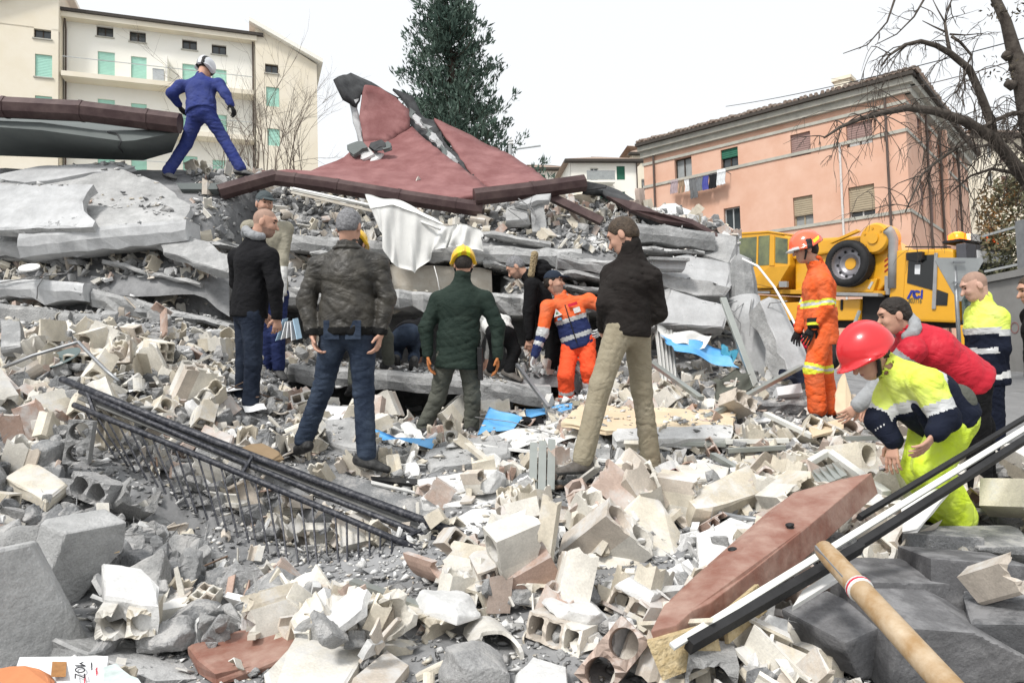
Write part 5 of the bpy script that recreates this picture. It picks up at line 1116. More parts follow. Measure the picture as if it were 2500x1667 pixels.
person('rescuer in a navy cap and orange and navy jacket looking aside', 7.75, JJ(head=(1272,645), neck=(1296,685), pelvis=(1328,785), shR=(1258,705,-.05), shL=(1352,690,.0), elR=(1246,765,-.1), elL=(1398,712,-.02), wrR=(1228,815,-.15), wrL=(1384,745,-.15), knR=(1300,862,-.12), knL=(1352,850,-.1), anR=(1302,928,-.02), anL=(1362,925,.0), toR=(1300,945,-.25), toL=(1365,940,-.25)),
       yaw=192, hyaw=112, hpitch=4, jacket=dict(mat=['orange', 'navy', 'reflect'], loose=.035, low=.06, paint=amb_paint, fold=.016, collar_h=.05), trousers=dict(mat=['orange_red', 'reflect'], loose=.045, fold=.02, zones=[('knL', .32, .62, 1), ('knR', .5, .62, 1)]), shoes='rib', boots=.26, hair='hair_dark', beard=True, hat=dict(type='cap', mat='cap_navy'), gloves='glove_white', seed=9, h=.011, extra=amb_x)
# 10 khaki trousers
person('man in a black wool jacket and khaki trousers stepping over the rubble', 4.8, JJ(head=(1428,537), neck=(1452,583), pelvis=(1442,752), shL=(1405,632,.05), shR=(1494,638,-.06), elL=(1392,700,-.06), elR=(1512,718,.02), wrL=(1385,752,.14), wrR=(1455,758,.2), knL=(1380,882,-.1), knR=(1474,895,.12), anL=(1338,1056,-.16), anR=(1497,1075,.2), toL=(1255,1064,-.24), toR=(1530,1090,.12)),
       yaw=318, hyaw=296, hpitch=-24, jacket=dict(mat='black_wool', loose=.032, low=.06, fold=.018, collar_h=.065), trousers=dict(mat='khaki', loose=.022, fold=.013), shoes='shoe_brown', hair='hair_brown', bulk=1.02, seed=10, shw=.2)
# 11 fireman
def fire_j(L, M_, bi, bt, nm):
    def b3(m_, x, c, w_): M_[m_ & (np.abs(x - c) < w_)] = 1; M_[m_ & (np.abs(x - c) < w_ * .38)] = 2
    b3(bi == 0, L[:, 2], .22, .035)
    for k in ('upL', 'upR'): b3(bi == nm.index(k), bt, .86, .14)
    return M_
def fire_helm(q, Mi):
    Mi[(np.abs(np.abs(q[:, 0]) - .1) < .035) & (np.abs(q[:, 1] + .0) < .024) & (q[:, 2] < .045)] = 1
    Mi[(np.abs(q[:, 0]) > .05) & (np.abs(q[:, 1] + .065) < .03) & (np.abs(q[:, 2] + q[:, 1] * .6 + .01) < .014)] = 2
    Mi[(q[:, 1] > .085) & (q[:, 2] < -.005)] = 3; return Mi
def fire_x(e, pt, spine, rt, fw, H, AX):
    mb = MB(); c = pt['wrL']; mb.tube([c + np.array([0, 0, .07]), c - np.array([0, 0, .03])], [.052, .05], 10); mb.build('glove_cuff', [K['glove_black']], e, smooth=True)
    mb = MB(); mb.tube([c + np.array([0, 0, .03]), c + np.array([0, 0, .005])], .0545, 10); mb.build('cuff_band', [K['yellow_band']], e)
    mb = MB(); p = pt['pelvis'] - rt * .16 - spine * .02; mb.tube([p, p - spine * .04 - rt * .02, p - spine * .09 - rt * .02, p - spine * .06 + fw * .02], .006, 6); mb.build('carabiner', [M['steel']], e)
    mb = MB()
    for s in (-1,): mb.tube([H(s * .088, .01, .04), H(s * .085, .02, -.05), H(s * .06, .035, -.11)], [.016, .010, .008], 6)
    mb.build('helmet_strap', [K['h_black']], e)
person('fireman in orange suit with yellow bands and a shiny orange helmet', 6.7, JJ(head=(1850,570), neck=(1878,612), pelvis=(1886,752), shL=(1890,648,-.15), shR=(1872,646,.15), elL=(1898,702,-.17), elR=(1850,705,.18), wrL=(1868,748,-.16), wrR=(1835,755,.18), knL=(1868,850,-.1), knR=(1892,852,.1), anL=(1878,940,-.08), anR=(1905,940,.1), toL=(1820,965,-.18), toR=(1860,965,.05)),
       yaw=282, hyaw=280, hpitch=-6, jacket=dict(mat=['orange', 'yellow_band', 'reflect'], loose=.04, low=.16, paint=fire_j, fold=.018, collar_h=.06), trousers=dict(mat=['orange', 'yellow_band', 'reflect'], loose=.04, fold=.02, zones=[('thL', .86, 1.2, 1), ('thR', .86, 1.2, 1), ('knL', -.2, .06, 1), ('knR', -.2, .06, 1), ('thL', .93, 1.0, 2), ('thR', .93, 1.0, 2)]), shoes='boot', hair='hair_dark', hat=dict(type='helmet', mats=['h_orange', 'h_black', 'h_lime', 'clear'], paint=fire_helm, s=1.08, drop=-.03, nape=.42, tilt=-2), gloves='glove_black', seed=11, extra=fire_x, bulk=1.05, hands=dict(L=dict(to=TO(1842, 800, -.18), curl=.3)))
# 12 bald man, yellow and navy jacket
def hv_paint(L, M_, bi, bt, nm):
    t = bi == 0; M_[t & (L[:, 2] < .30)] = 1; M_[t & (np.abs(L[:, 2] - .31) < .026)] = 2; M_[t & (np.abs(L[:, 2] - .15) < .024)] = 2; M_[t & (L[:, 2] < -.02) & (L[:, 2] > -.08)] = 3
    for k in ('upL', 'upR'):
        m_ = bi == nm.index(k); M_[m_ & (bt > .62)] = 1; M_[m_ & (bt > .42) & (bt < .62)] = 2
    for k in ('foL', 'foR'):
        m_ = bi == nm.index(k); M_[m_] = 1; M_[m_ & (bt > .05) & (bt < .22)] = 2
    return M_
person('bald man in a yellow and navy reflective jacket standing by the road', 5.9, JJ(head=(2236,653), neck=(2258,697), pelvis=(2268,845), shL=(2292,728,-.12), shR=(2240,722,.12), elL=(2300,800,-.15), elR=(2240,800,.18), wrL=(2285,868,-.1), wrR=(2225,860,.2), knL=(2282,955,-.08), knR=(2280,960,.1), anL=(2290,1065,-.08), anR=(2292,1068,.1), toL=(2250,1085,-.12), toR=(2255,1085,.08)),
       yaw=292, hyaw=284, hpitch=-20, jacket=dict(mat=['lime_jacket', 'navy_dark', 'reflect', 'white_cloth'], loose=.04, low=.14, paint=hv_paint, fold=.014, collar_h=.04), trousers=dict(mat='navy_dark', loose=.03), hair='buzz', skin='skin2', seed=12, bulk=1.1)
# 13 red vest
person('dark haired man in a padded red vest bending down to the debris', 4.95, JJ(head=(2052,720), neck=(2085,762), pelvis=(2222,872), shL=(2095,805,-.16), shR=(2088,785,.16), elL=(2030,878,-.06), elR=(2030,850,.2), wrL=(1972,930,-.02), wrR=(1990,920,.2), knL=(2245,975,-.1), knR=(2255,980,.12), anL=(2252,1118,-.08), anR=(2262,1115,.12), toL=(2210,1138,-.1), toR=(2225,1132,.1)),
       yaw=278, hyaw=284, hpitch=-12, jacket=dict(name='vest', mat=['red_vest', 'grey_knit'], loose=.055, low=.05, sleeves=True, zones=[(k, -1 if k[0] == 'f' else .15, 3, 1) for k in ('upL', 'foL', 'upR', 'foR')], fold=.012, collar_h=.03), trousers=dict(mat='black', loose=.03), hair='hair_dark', seed=13, bulk=1.12, hands=dict(L=dict(to=TO(1935, 962, -.02), curl=.35)), extra=hood('grey_knit', 1.05))
# 14 red helmet, lime suit
def hv2(L, M_, bi, bt, nm):
    t = bi == 0; M_[t & (L[:, 2] < .20)] = 1; M_[t & (np.abs(L[:, 2] - .225) < .028)] = 2
    for k in ('upL', 'upR'):
        m_ = bi == nm.index(k); M_[m_ & (bt > .82)] = 1; M_[m_ & (bt > .55) & (bt < .82)] = 2
    for k in ('foL', 'foR'):
        m_ = bi == nm.index(k); M_[m_] = 1; M_[m_ & (bt > .2) & (bt < .42)] = 2
    return M_
def red_x(e, pt, spine, rt, fw, H, AX):
    mb = MB(); mb.tube([H(-.088, .0, .01), H(-.085, .01, -.05), H(-.06, .03, -.11), H(0, .045, -.13)], .012, 6); mb.build('chin_strap', [K['h_black']], e, smooth=True)
    mb = MB(); mb.lathe(H(-.118, .0, -.005), -AX[0], [(0, .011), (.008, .010), (.009, 0)], 8); mb.build('helmet_rivet', [K['h_black']], e)
    pr = [seg_prim(pt['neck'] - spine * .18 - rt * .10 + fw * .10, pt['neck'] - spine * .33 - rt * .10 + fw * .145, .045, .05, .03), seg_prim(pt['neck'] - spine * .33 - rt * .10 + fw * .145, pt['neck'] - spine * .46 - rt * .02 + fw * .16, .05, .045, .03)]
    v, q = nets(pr, .01, fold=folds(4, .01, 20)); obj('lining_flap', v, q, [K['navy_dark']], e, None, True)
    pr = [ell(pt['pelvis'] - rt * .14 - fw * .06 + spine * .06, np.array([rt, fw, spine]), (.05, .08, .09), .03)]; v, q = nets(pr, .01); obj('belt_pouch', v, q, [K['grey_green']], e, None, True)
person('rescuer in a red helmet and lime yellow suit bending over the debris', 3.9, JJ(head=(1990,812), neck=(2052,850), pelvis=(2168,958), shL=(2128,880,-.18), shR=(2048,905,.10), elL=(2170,962,-.24), elR=(2018,965,.06), wrL=(2150,992,-.30), wrR=(2052,1012,-.02), knL=(2140,1072,-.14), knR=(2112,1078,.05), anL=(2200,1188,-.02), anR=(2165,1180,.12), toL=(2140,1222,-.1), toR=(2110,1205,.08)),
       yaw=262, hyaw=268, hpitch=-34, jacket=dict(mat=['lime_jacket', 'navy_dark', 'reflect'], loose=.05, low=.05, paint=hv2, fold=.018, collar_h=.06), trousers=dict(mat='lime', loose=.05, fold=.02), hair='hair_dark', hat=dict(type='helmet', mats=['h_red', 'h_black'], s=1.12, drop=-.035, ridge=True, nape=.15, tilt=4), seed=14, bulk=1.06, hands=dict(L=dict(to=TO(2108, 1050, -.33), curl=.3, palm=(-.3, .5, .4)), R=dict(to=TO(2046, 1085, -.05), curl=.25, palm=(.6, .3, 0))), extra=red_x)
# 15 face at the right edge
person('man in a dark jacket with brown hair at the edge of the road', 6.0, JJ(head=(2368,662), neck=(2388,702), pelvis=(2400,850), elL=(2420,790,-.1), elR=(2380,790,.18), wrL=(2410,860,-.1), wrR=(2370,860,.18), knL=(2402,965,-.05), knR=(2408,965,.1), anL=(2405,1070,-.05), anR=(2412,1070,.1)),
       yaw=285, hyaw=282, hpitch=-12, jacket=dict(mat='black_fleece', loose=.035, low=.08), trousers=dict(mat='jeans_dark'), hair='hair_brown', seed=15, h=.014)
# 16 blue coverall on top
def hstripe(q, Mi): Mi[(np.abs(np.abs(q[:, 0]) - .05) < .02)] = 1; return Mi
person('person in a blue coverall and white helmet striding across the top', 9.6, JJ(head=(474,156,.30), neck=(460,180,.14), pelvis=(462,258), shL=(415,198,.10), shR=(503,194,.08), elL=(394,215,.02), elR=(518,216,.0), wrL=(410,240,.15), wrR=(530,240,-.02), knL=(428,330,.05), knR=(513,318,.05), anL=(386,394,-.05), anR=(553,388,.02), toL=(412,402,-.18), toR=(590,394,.05)),
       yaw=22, hyaw=20, hpitch=-35, jacket=dict(name='coverall_top', mat='blue', loose=.045, low=.02, fold=.018, collar_h=.03), trousers=dict(mat='blue', loose=.03, fold=.018), shoes='shoe_grey', hair='hair_dark', hat=dict(type='helmet', mats=['h_white', 'h_black'], paint=hstripe, peak=False, drop=-.06, full=True), gloves='glove_black', seed=16, h=.013, bulk=1.2)
# ------------------------------------------------------------------ buildings
M['cream'] = mat('cream_wall', (.74, .67, .53), .9, 0, .05, .6, .15, 6, col2=(.80, .74, .62)); M['cream_light'] = mat('cream_light_wall', (.84, .82, .74), .9, 0, .05, .6, .15, 6, col2=(.87, .855, .79))
M['pink'] = mat('pink_wall', (.63, .375, .27), .9, 0, .05, .9, .15, 6, col2=(.70, .455, .345)); M['stone_trim'] = mat('stone_trim', (.42, .41, .36), .85, 0, .1, 3, .1, 20); M['shutter_green'] = mat('shutter_green', (.40, .68, .57), .7, 0, .04, 3)
M['shutter_dark'] = mat('shutter_dark_green', (.03, .14, .09), .7); M['shutter_tan'] = mat('shutter_tan', (.36, .30, .21), .7, 0, .06, 3); M['shutter_mauve'] = mat('shutter_mauve', (.30, .20, .18), .7, 0, .06, 3)
M['tiles'] = mat('roof_tiles', (.20, .135, .105), .9, 0, .3, 5, .4, 12, col2=(.33, .29, .25), c2amt=.5); M['tiles_far'] = mat('far_roof_tiles', (.33, .25, .20), .9, 0, .15, 4); M['eave'] = mat('eave_dark', (.06, .052, .045), .8); M['frame_brown'] = mat('frame_brown', (.05, .035, .025), .6); M['frame_white'] = mat('frame_white', (.62, .63, .62), .5)
M['pane'] = mat('window_glass', (.05, .06, .065), .08, 0, .15, 1, spec=.6); M['curtain'] = mat('net_curtain', (.30, .32, .32), .6, 0, .1, 4); M['pipe'] = mat('downpipe', (.10, .075, .065), .6); M['pipe_white'] = mat('white_pipe', (.62, .6, .58), .6); M['grey_wall'] = mat('grey_render', (.21, .205, .195), .9, 0, .12, 1.2, .3, 10, col2=(.28, .275, .265))
M['rail'] = mat('rail', (.45, .47, .47), .5, .3)
class Facade:
    """a wall plane with openings cut through it: s runs along the wall, z is up"""
    def __init__(s, parent, p0, e, W, z0, z1, thick=.3):
        s.p, s.e, s.W, s.z0, s.z1, s.th = parent, nrm([e[0], e[1], 0]), W, z0, z1, thick; s.p0 = np.array([p0[0], p0[1], 0.]); n = np.array([s.e[1], -s.e[0], 0])
        if n @ (CAM - s.p0) < 0: n = -n
        s.n = n; s.op = []
    def pt(s, a, z, out=0.): return s.p0 + s.e * a + np.array([0, 0, z]) + s.n * out
    def sz(s, u, v):
        q = onplane(u, v, s.p0, s.n); return (q - s.p0) @ s.e, q[2]
    def rect(s, u0, v0, u1, v1):
        a, b = s.sz(u0, v0), s.sz(u1, v1); c = s.sz(u1, v0), s.sz(u0, v1)
        s0 = (a[0] + c[1][0]) / 2; s1 = (b[0] + c[0][0]) / 2; return min(s0, s1), max(s0, s1), (b[1] + c[1][1]) / 2, (a[1] + c[0][1]) / 2
    def wall(s, m_, name='wall'):
        X = sorted({0, s.W} | {o[0] for o in s.op} | {o[1] for o in s.op}); Z = sorted({s.z0, s.z1} | {o[2] for o in s.op} | {o[3] for o in s.op}); mb = MB()
        for i in range(len(X) - 1):
            for j in range(len(Z) - 1):
                cx, cz = (X[i] + X[i + 1]) / 2, (Z[j] + Z[j + 1]) / 2
                if any(o[0] < cx < o[1] and o[2] < cz < o[3] for o in s.op): continue
                mb.add([s.pt(X[i], Z[j]), s.pt(X[i + 1], Z[j]), s.pt(X[i + 1], Z[j + 1]), s.pt(X[i], Z[j + 1])], [(0, 1, 2, 3)])
        for (a, b, c, d) in s.op:
            q = [(a, c), (b, c), (b, d), (a, d)]
            for k in range(4):
                p1, p2 = q[k], q[(k + 1) % 4]; mb.add([s.pt(*p1), s.pt(*p2), s.pt(*p2, -s.th), s.pt(*p1, -s.th)], [(0, 1, 2, 3)])
        q = [(0, s.z0), (s.W, s.z0), (s.W, s.z1), (0, s.z1)]
        return mb.build(name, m_, s.p)
    def box(s, name, a, b, c, d, o0, o1, m_, parent=None):
        mb = MB(); p = [s.pt(a, c, o0), s.pt(b, c, o0), s.pt(b, d, o0), s.pt(a, d, o0)]; mb.prism(p, s.n * (o1 - o0)); return mb.build(name, m_, parent or s.p)
    def window(s, r, kind, glassm='pane', shutter=None, frame='frame_brown', frac=1., split=2, sill=None):
        s.op.append(r); a, b, c, d = r; w = s.box('window', a, b, c, d, -.28, -.24, M[glassm])
        ft = .06
        for (x0, x1, y0, y1) in [(a, a + ft, c, d), (b - ft, b, c, d), (a + ft, b - ft, c, c + ft), (a + ft, b - ft, d - ft, d)] + [((a + (b - a) * k / split) - ft / 2, (a + (b - a) * k / split) + ft / 2, c + ft, d - ft) for k in range(1, split)]:
            s.box('window_frame', x0, x1, y0, y1, -.238, -.19, M[frame], w)
        if shutter:
            t = s.box('shutter', a + .01, b - .01, d - (d - c) * frac, d - .01, -.15, -.10, M[shutter], w)
            mb = MB(); zt = d - .06
            while zt > d - (d - c) * frac + .03: mb.prism([s.pt(a + .02, zt, -.097), s.pt(b - .02, zt, -.097), s.pt(b - .02, zt - .05, -.085), s.pt(a + .02, zt - .05, -.085)], -s.n * .01); zt -= .1
            if len(mb.v): mb.build('shutter_slat', M[shutter], w)
        if sill: s.box('window_sill', a - .08, b + .08, c - .08, c, -.1, .08, M[sill], w)
        return w
# --- pink building at the right
def pink_building():
    C = P(2232, 700, 30.0); L = P(1582, 700, 38.4); Cxy, Lxy = np.array([C[0], C[1]]), np.array([L[0], L[1]])
    e = empty('pink_house', (C[0], C[1], 1.2), 'long pink house with tiled roof and string courses behind the truck', 'house')
    W = np.linalg.norm(Lxy - Cxy); f = Facade(e, C, (Lxy - Cxy), W, 1.0, 0)
    ztop = np.mean([f.sz(2232, 228)[1], f.sz(1575, 382)[1]]); f.z1 = ztop
    for r, kw in [((1647,385,1689,440), dict(glassm='curtain', split=2)), ((1760,362,1802,417), dict(split=2, shutter='shutter_dark', frac=.4)), ((1930,325,1979,381), dict(shutter='shutter_mauve', frac=1.)), ((2066,298,2130,355), dict(shutter='shutter_mauve', frac=.66, glassm='frame_white')),
                  ((1768,506,1808,590), dict(glassm='pane', split=2, frame='rail')), ((1937,479,1985,553), dict(shutter='shutter_tan', frac=.62, glassm='curtain', frame='shutter_tan')), ((2072,453,2136,532), dict(shutter='shutter_tan', frac=.78, split=2, frame='frame_white'))]:
        f.window(f.rect(*r), 'w', **kw)
    f.wall(M['pink'])
    zc = [f.sz(1577, 402)[1], f.sz(1577, 457)[1], f.sz(1887, 565)[1]]
    for z in zc[:2]: f.box('string_course', -.06, W + .06, z - .07, z + .07, 0, .06, M['stone_trim'])
    f.box('string_course', -.06, W + .06, zc[2] - .07, zc[2] + .07, 0, .06, M['stone_trim'])
    f.box('cornice', -.25, W + .08, ztop - .02, ztop + .30, -.2, .22, M['stone_trim']); f.box('cornice', -.4, W + .12, ztop + .30, ztop + .55, -.2, .42, M['stone_trim'])
    f.box('eave', -.5, W + .15, ztop + .55, ztop + .70, -.2, .6, M['eave'])
    for u in (1600, 2172): a = f.sz(u, 450)[0]; mb = MB(); mb.tube([f.pt(a, ztop + .5, .12), f.pt(a, 1.5, .12)], .055, 8); mb.build('downpipe', M['pipe'], e)
    a = f.sz(2053, 400)[0]; mb = MB(); mb.tube([f.pt(a, f.sz(2053, 355)[1], .08), f.pt(a, 1.5, .08)], .05, 8); mb.build('downpipe', M['pipe_white'], e)
    # side wall
    side = np.array([1523 / F, 1.]); side = side / np.linalg.norm(side); W2 = 15.0; g = Facade(e, C, side, W2, 1.0, ztop)
    for k, a in enumerate((2.2, 4.3, 8.0, 10.4)):
        for z in (zc[1] - 3.4, zc[1] + .15): g.window((a, a + .9, z, z + 1.7), 'w', shutter='shutter_mauve', frac=.6 + .2 * (k % 2))
    g.wall(M['pink'])
    for z in zc: g.box('string_course', .0, W2, z - .07, z + .07, 0, .06, M['stone_trim'])
    g.box('cornice', .0, W2 + .25, ztop - .02, ztop + .30, -.2, .22, M['stone_trim']); g.box('cornice', .0, W2 + .4, ztop + .30, ztop + .55, -.2, .42, M['stone_trim']); g.box('eave', .0, W2 + .7, ztop + .55, ztop + .70, -.2, .6, M['eave'])
    for a in (3.6, 6.6, 7.2, 11.5): mb = MB(); mb.tube([g.pt(a, ztop + .5, .1), g.pt(a, 1.5, .1)], .06, 8); mb.build('downpipe', M['pipe'], e)
    g.box('pilaster', 6.7, 7.1, 1.0, ztop, .0, .35, M['pink'])
    # hipped tiled roof with round cover tiles
    z0 = ztop + .70; rise = 2.3; o = .6
    c00 = f.pt(-.8, z0, .8) + 0; A = g.n * .6 + f.n * .6; base = C * [1, 1, 0]
    p = [base + A, base + f.e * (W + .2) + f.n * .6, base + f.e * (W + .2) + g.e * (W2 + .6), base + g.e * (W2 + .6) + g.n * .6]; p = [q + np.array([0, 0, z0]) for q in p]
    mid0 = base + g.e * W2 / 2 + f.e * 5 + np.array([0, 0, z0 + rise]); mid1 = base + g.e * W2 / 2 + f.e * (W - 5) + np.array([0, 0, z0 + rise])
    mb = MB(); mb.add([p[0], p[1], mid1, mid0], [(0, 1, 2, 3)]); mb.add([p[1], p[2], mid1], [(0, 1, 2)]); mb.add([p[2], p[3], mid0, mid1], [(0, 1, 2, 3)]); mb.add([p[3], p[0], mid0], [(0, 1, 2)]); mb.build('roof', M['tiles'], e)
    mb = MB(); r_ = np.random.default_rng(3)
    for (a, b, t0, t1) in ((p[0], p[1], mid0, mid1), (p[0], p[3], mid0, mid0)):
        n = int(np.linalg.norm(b - a) / .24)
        for i in range(n):
            s0 = a + (b - a) * (i + .5) / n; tt = t0 + (t1 - t0) * (i + .5) / n
            for k in range(9):
                q0, q1 = k / 9, (k + 1) / 9 + .02; s_ = s0 + (tt - s0) * q0; e_ = s0 + (tt - s0) * q1; j = r_.normal(0, .02, 3); mb.tube([s_ + j + [0, 0, .07], e_ + j + [0, 0, .05]], [.095, .075], 5, cap=k == 0)
    o_ = mb.build('roof_tile', M['tiles'], e); o_['kind'] = 'stuff'
    ch = f.pt(3.2, z0 + .9, -3); mb = MB(); mb.box(ch + np.array([0, 0, .1]), f.e * .35, f.n * .35, np.array([0, 0, .6])); mb.box(ch + np.array([0, 0, .78]), f.e * .45, f.n * .45, np.array([0, 0, .08])); mb.build('chimney', M['cream'], e)
    # back walls close the house
    mb = MB(); q = [p_ * [1, 1, 0] for p_ in (base, base + f.e * W, base + f.e * W + g.e * W2, base + g.e * W2)]
    for i in (1, 2): a, b = q[i], q[i + 1]; mb.add([a + [0, 0, 1], b + [0, 0, 1], b + [0, 0, ztop + .6], a + [0, 0, ztop + .6]], [(0, 1, 2, 3)])
    mb.build('back_wall', M['pink'], e)
    # washing line
    cl = [('plaid shirt', (.42, .34, .36), 350, 390, 1058, 1132), ('tan trousers', (.30, .22, .15), 394, 428, 1056, 1130), ('white shirt', (.75, .76, .76), 430, 460, 1055, 1122), ('grey trousers', (.16, .165, .17), 460, 503, 1048, 1160), ('grey shirt', (.20, .21, .22), 502, 536, 1042, 1118), ('blue shirt', (.09, .10, .36), 535, 566, 1034, 1112), ('black shirt', (.02, .022, .025), 568, 614, 1020, 1105), ('white towel', (.74, .77, .78), 614, 662, 998, 1085)]
    ln = MB(); ln.tube([f.pt(*f.sz(1500 + 340 * .4254, 1062 * .4254), .55), f.pt(*f.sz(1500 + 668 * .4254, 998 * .4254), .55)], .012, 4)
    for xx, yy in ((340, 1062), (668, 998)): q = f.sz(1500 + xx * .4254, yy * .4254); ln.bar(f.pt(*q, .0), f.pt(*q, .6), .03, .03)
    tag(ln.build('washing_line', M['wire']), 'washing line on brackets below the pink house windows', 'washing line')
    for i, (nm, col, x0, x1, y0, y1) in enumerate(cl):
        a = f.rect(1500 + x0 * .4254, y0 * .4254, 1500 + x1 * .4254, y1 * .4254); V = []; Fc = []; nx_, nz_ = 9, 7; r_ = np.random.default_rng(i); ph = r_.uniform(0, 6)
        for j in range(nz_):
            for k in range(nx_):
                s_, t = a[0] + (a[1] - a[0]) * k / (nx_ - 1), j / (nz_ - 1); split = 'trousers' in nm and t > .35 and k == nx_ // 2
                V.append(f.pt(s_ + .03 * math.sin(t * 5 + ph), a[3] + .12 + (a[2] - a[3]) * t * (1 + .05 * math.sin(k * 2 + ph)), .52 + .05 * math.sin(k * 1.9 + ph) * (.3 + t)))
        for j in range(nz_ - 1):
            for k in range(nx_ - 1):
                if 'trousers' in nm and j > 2 and k == nx_ // 2: continue
                q = (j * nx_ + k, j * nx_ + k + 1, (j + 1) * nx_ + k + 1, (j + 1) * nx_ + k); Fc.append(q)
        b = len(V); V += [v - f.n * .025 for v in V]; Fc += [tuple(x + b for x in q[::-1]) for q in Fc]
        edge = [k for k in range(nx_)]; 
        o_ = obj('laundry', np.array(V), Fc, cloth('laundry_' + nm.replace(' ', '_'), col), None, None, True); tag(o_, f'{nm} hanging on the washing line of the pink house', 'laundry')
pink_building()
# --- cream block at the left
def cream_block():
    A = P(155, 500, 47.0); B_ = P(625, 500, 51.1); e = empty('apartment_block', (A[0], A[1], 1.4), 'cream apartment block with green shutters behind the man in blue', 'apartment block')
    d = (B_ - A) * [1, 1, 0]; W = np.linalg.norm(d); f = Facade(e, A, d, W, 1.4, 0); f.z1 = (f.sz(155, 45)[1] + f.sz(625, 116)[1]) / 2
    k = .3615
    def zr(x0, y0, x1, y1): return f.rect(x0 * k, y0 * k, x1 * k, y1 * k)
    for r in ((652,182,765,250), (875,215,985,286), (1230,272,1330,338), (1430,305,1528,370)): f.window(zr(*r), 'w', frame='frame_brown', split=2, sill='stone_trim')
    fl = 3.25
    r0 = zr(660,352,775,556); r1 = zr(885,385,990,540); r2 = zr(1232,435,1330,580); r3 = zr(1432,470,1530,620)
    for i in range(6):
        dz = fl * i
        for j, r in enumerate((r0, r1, r2, r3)):
            q = (r[0], r[1], r[2] - dz, r[3] - dz)
            if q[2] > 2: f.window(q, 'w', shutter='shutter_green', frac=.92 if (i == 1 and j == 1) else 1., frame='frame_white')
    f.wall(M['cream_light'])
    for i in range(6):
        z = f.sz(163, 190)[1] - fl * i; b = f.box('balcony', .1, W - .1, z - .32, z, .0, 1.2, M['cream'])
        mb = MB()
        for q in range(0, int(W / .22)): mb.bar(f.pt(.2 + q * .22, z, 1.12), f.pt(.2 + q * .22, z + .95, 1.12), .018, .018)
        mb.bar(f.pt(.15, z + .97, 1.12), f.pt(W - .15, z + .97, 1.12), .05, .04); mb.build('railing', M['rail'], b)
        if i == 0: f.box('balcony_screen', 6.15, 6.3, z, z + 1.9, .02, 1.0, M['cream_light'], b); f.box('balcony_box', 5.4, 6.1, z, z + .85, .7, 1.05, M['rail'], b)
    f.box('eave', -.5, W + .15, f.z1, f.z1 + .35, -.3, .7, M['cream']); f.box('roof_edge', -.6, W + .6, f.z1 + .35, f.z1 + .55, -.3, .85, M['eave'])
    for a in (.12, W - .12): mb = MB(); mb.tube([f.pt(a, f.z1 + .2, .5), f.pt(a, f.z1 - .6, .1), f.pt(a, 1.5, .1)], .06, 6); mb.build('downpipe', M['pipe'], e)
    mb = MB(); mb.prism([f.pt(-.6, f.z1 + .55, .8), f.pt(W + .6, f.z1 + .55, .8), f.pt(W + .6, f.z1 + 2.2, -5), f.pt(-.6, f.z1 + 2.2, -5)], np.array([0, 0, -.15])); mb.build('roof', M['tiles_far'], e)
    mb = MB(); mb.prism([f.pt(0, 1.4, -.31), f.pt(W, 1.4, -.31), f.pt(W, f.z1, -.31), f.pt(0, f.z1, -.31)], -f.n * 9); mb.build('rear_wall', M['cream'], e)
    # left wing with its gable, one metre forward
    def wing(name, lab, s0, s1, out, prof, wins):
        w_ = empty(name, f.pt(s0, 1.4, out), lab, 'apartment block'); g = Facade(w_, f.pt(s0, 0, out), f.e, s1 - s0, 1.4, min(prof[0], prof[1]))
        for r, kw in wins: g.window(g.rect(*[q * k for q in r]), 'w', **kw)
        g.wall(M['cream'])
        mb = MB(); top = [g.pt(0, g.z1), g.pt(s1 - s0, g.z1)] + ([g.pt(s1 - s0, prof[1]), g.pt(0, prof[0])] if abs(prof[0] - prof[1]) > .01 else [])
        mb.prism([g.pt(0, g.z1 - .001), g.pt(s1 - s0, g.z1 - .001), g.pt(s1 - s0, max(prof[1], g.z1 + .01)), g.pt(0, max(prof[0], g.z1 + .01))], -g.n * 10); mb.build('gable', M['cream'], w_)
        mb = MB(); mb.prism([g.pt(-.4, prof[0] + .3, .5), g.pt(s1 - s0 + .4, prof[1] + .3, .5), g.pt(s1 - s0 + .4, prof[1], .5), g.pt(-.4, prof[0], .5)], -g.n * 11); mb.build('roof', M['cream_light'], w_)
        mb = MB(); a, b = g.pt(0, 1.4, -.31), g.pt(s1 - s0, 1.4, -.31); mb.prism([a, b, b + [0, 0, g.z1 - 1.4], a + [0, 0, g.z1 - 1.4]], -g.n * 9); mb.build('rear_wall', M['cream'], w_)
        return g
    sl0 = f.sz(-120, 60)[0]; zl0 = f.sz(0, 28)[1]; zl1 = f.sz(178, -20)[1]
    wing('apartment_wing', 'cream gabled wing with a small barred window and green shutter', sl0, -.05, 1.2, (zl0 - (zl1 - zl0) * .7, zl1), [((228,190,345,262), dict(split=2, sill='stone_trim')), ((236,370,352,522), dict(shutter='shutter_green', sill='stone_trim')), ((236,650,352,800), dict(shutter='shutter_green', sill='stone_trim'))])
    sr1 = f.sz(772, 200)[0]
    wing('apartment_wing', 'cream gabled wing with three green shutters right of the balconies', W + .05, sr1, .6, (f.sz(605, 68)[1], f.sz(782, 168)[1]), [((1790,435,1880,496), dict(split=2, sill='stone_trim')), ((1798,590,1886,720), dict(shutter='shutter_green')), ((1806,870,1890,985), dict(shutter='shutter_green'))])
cream_block()
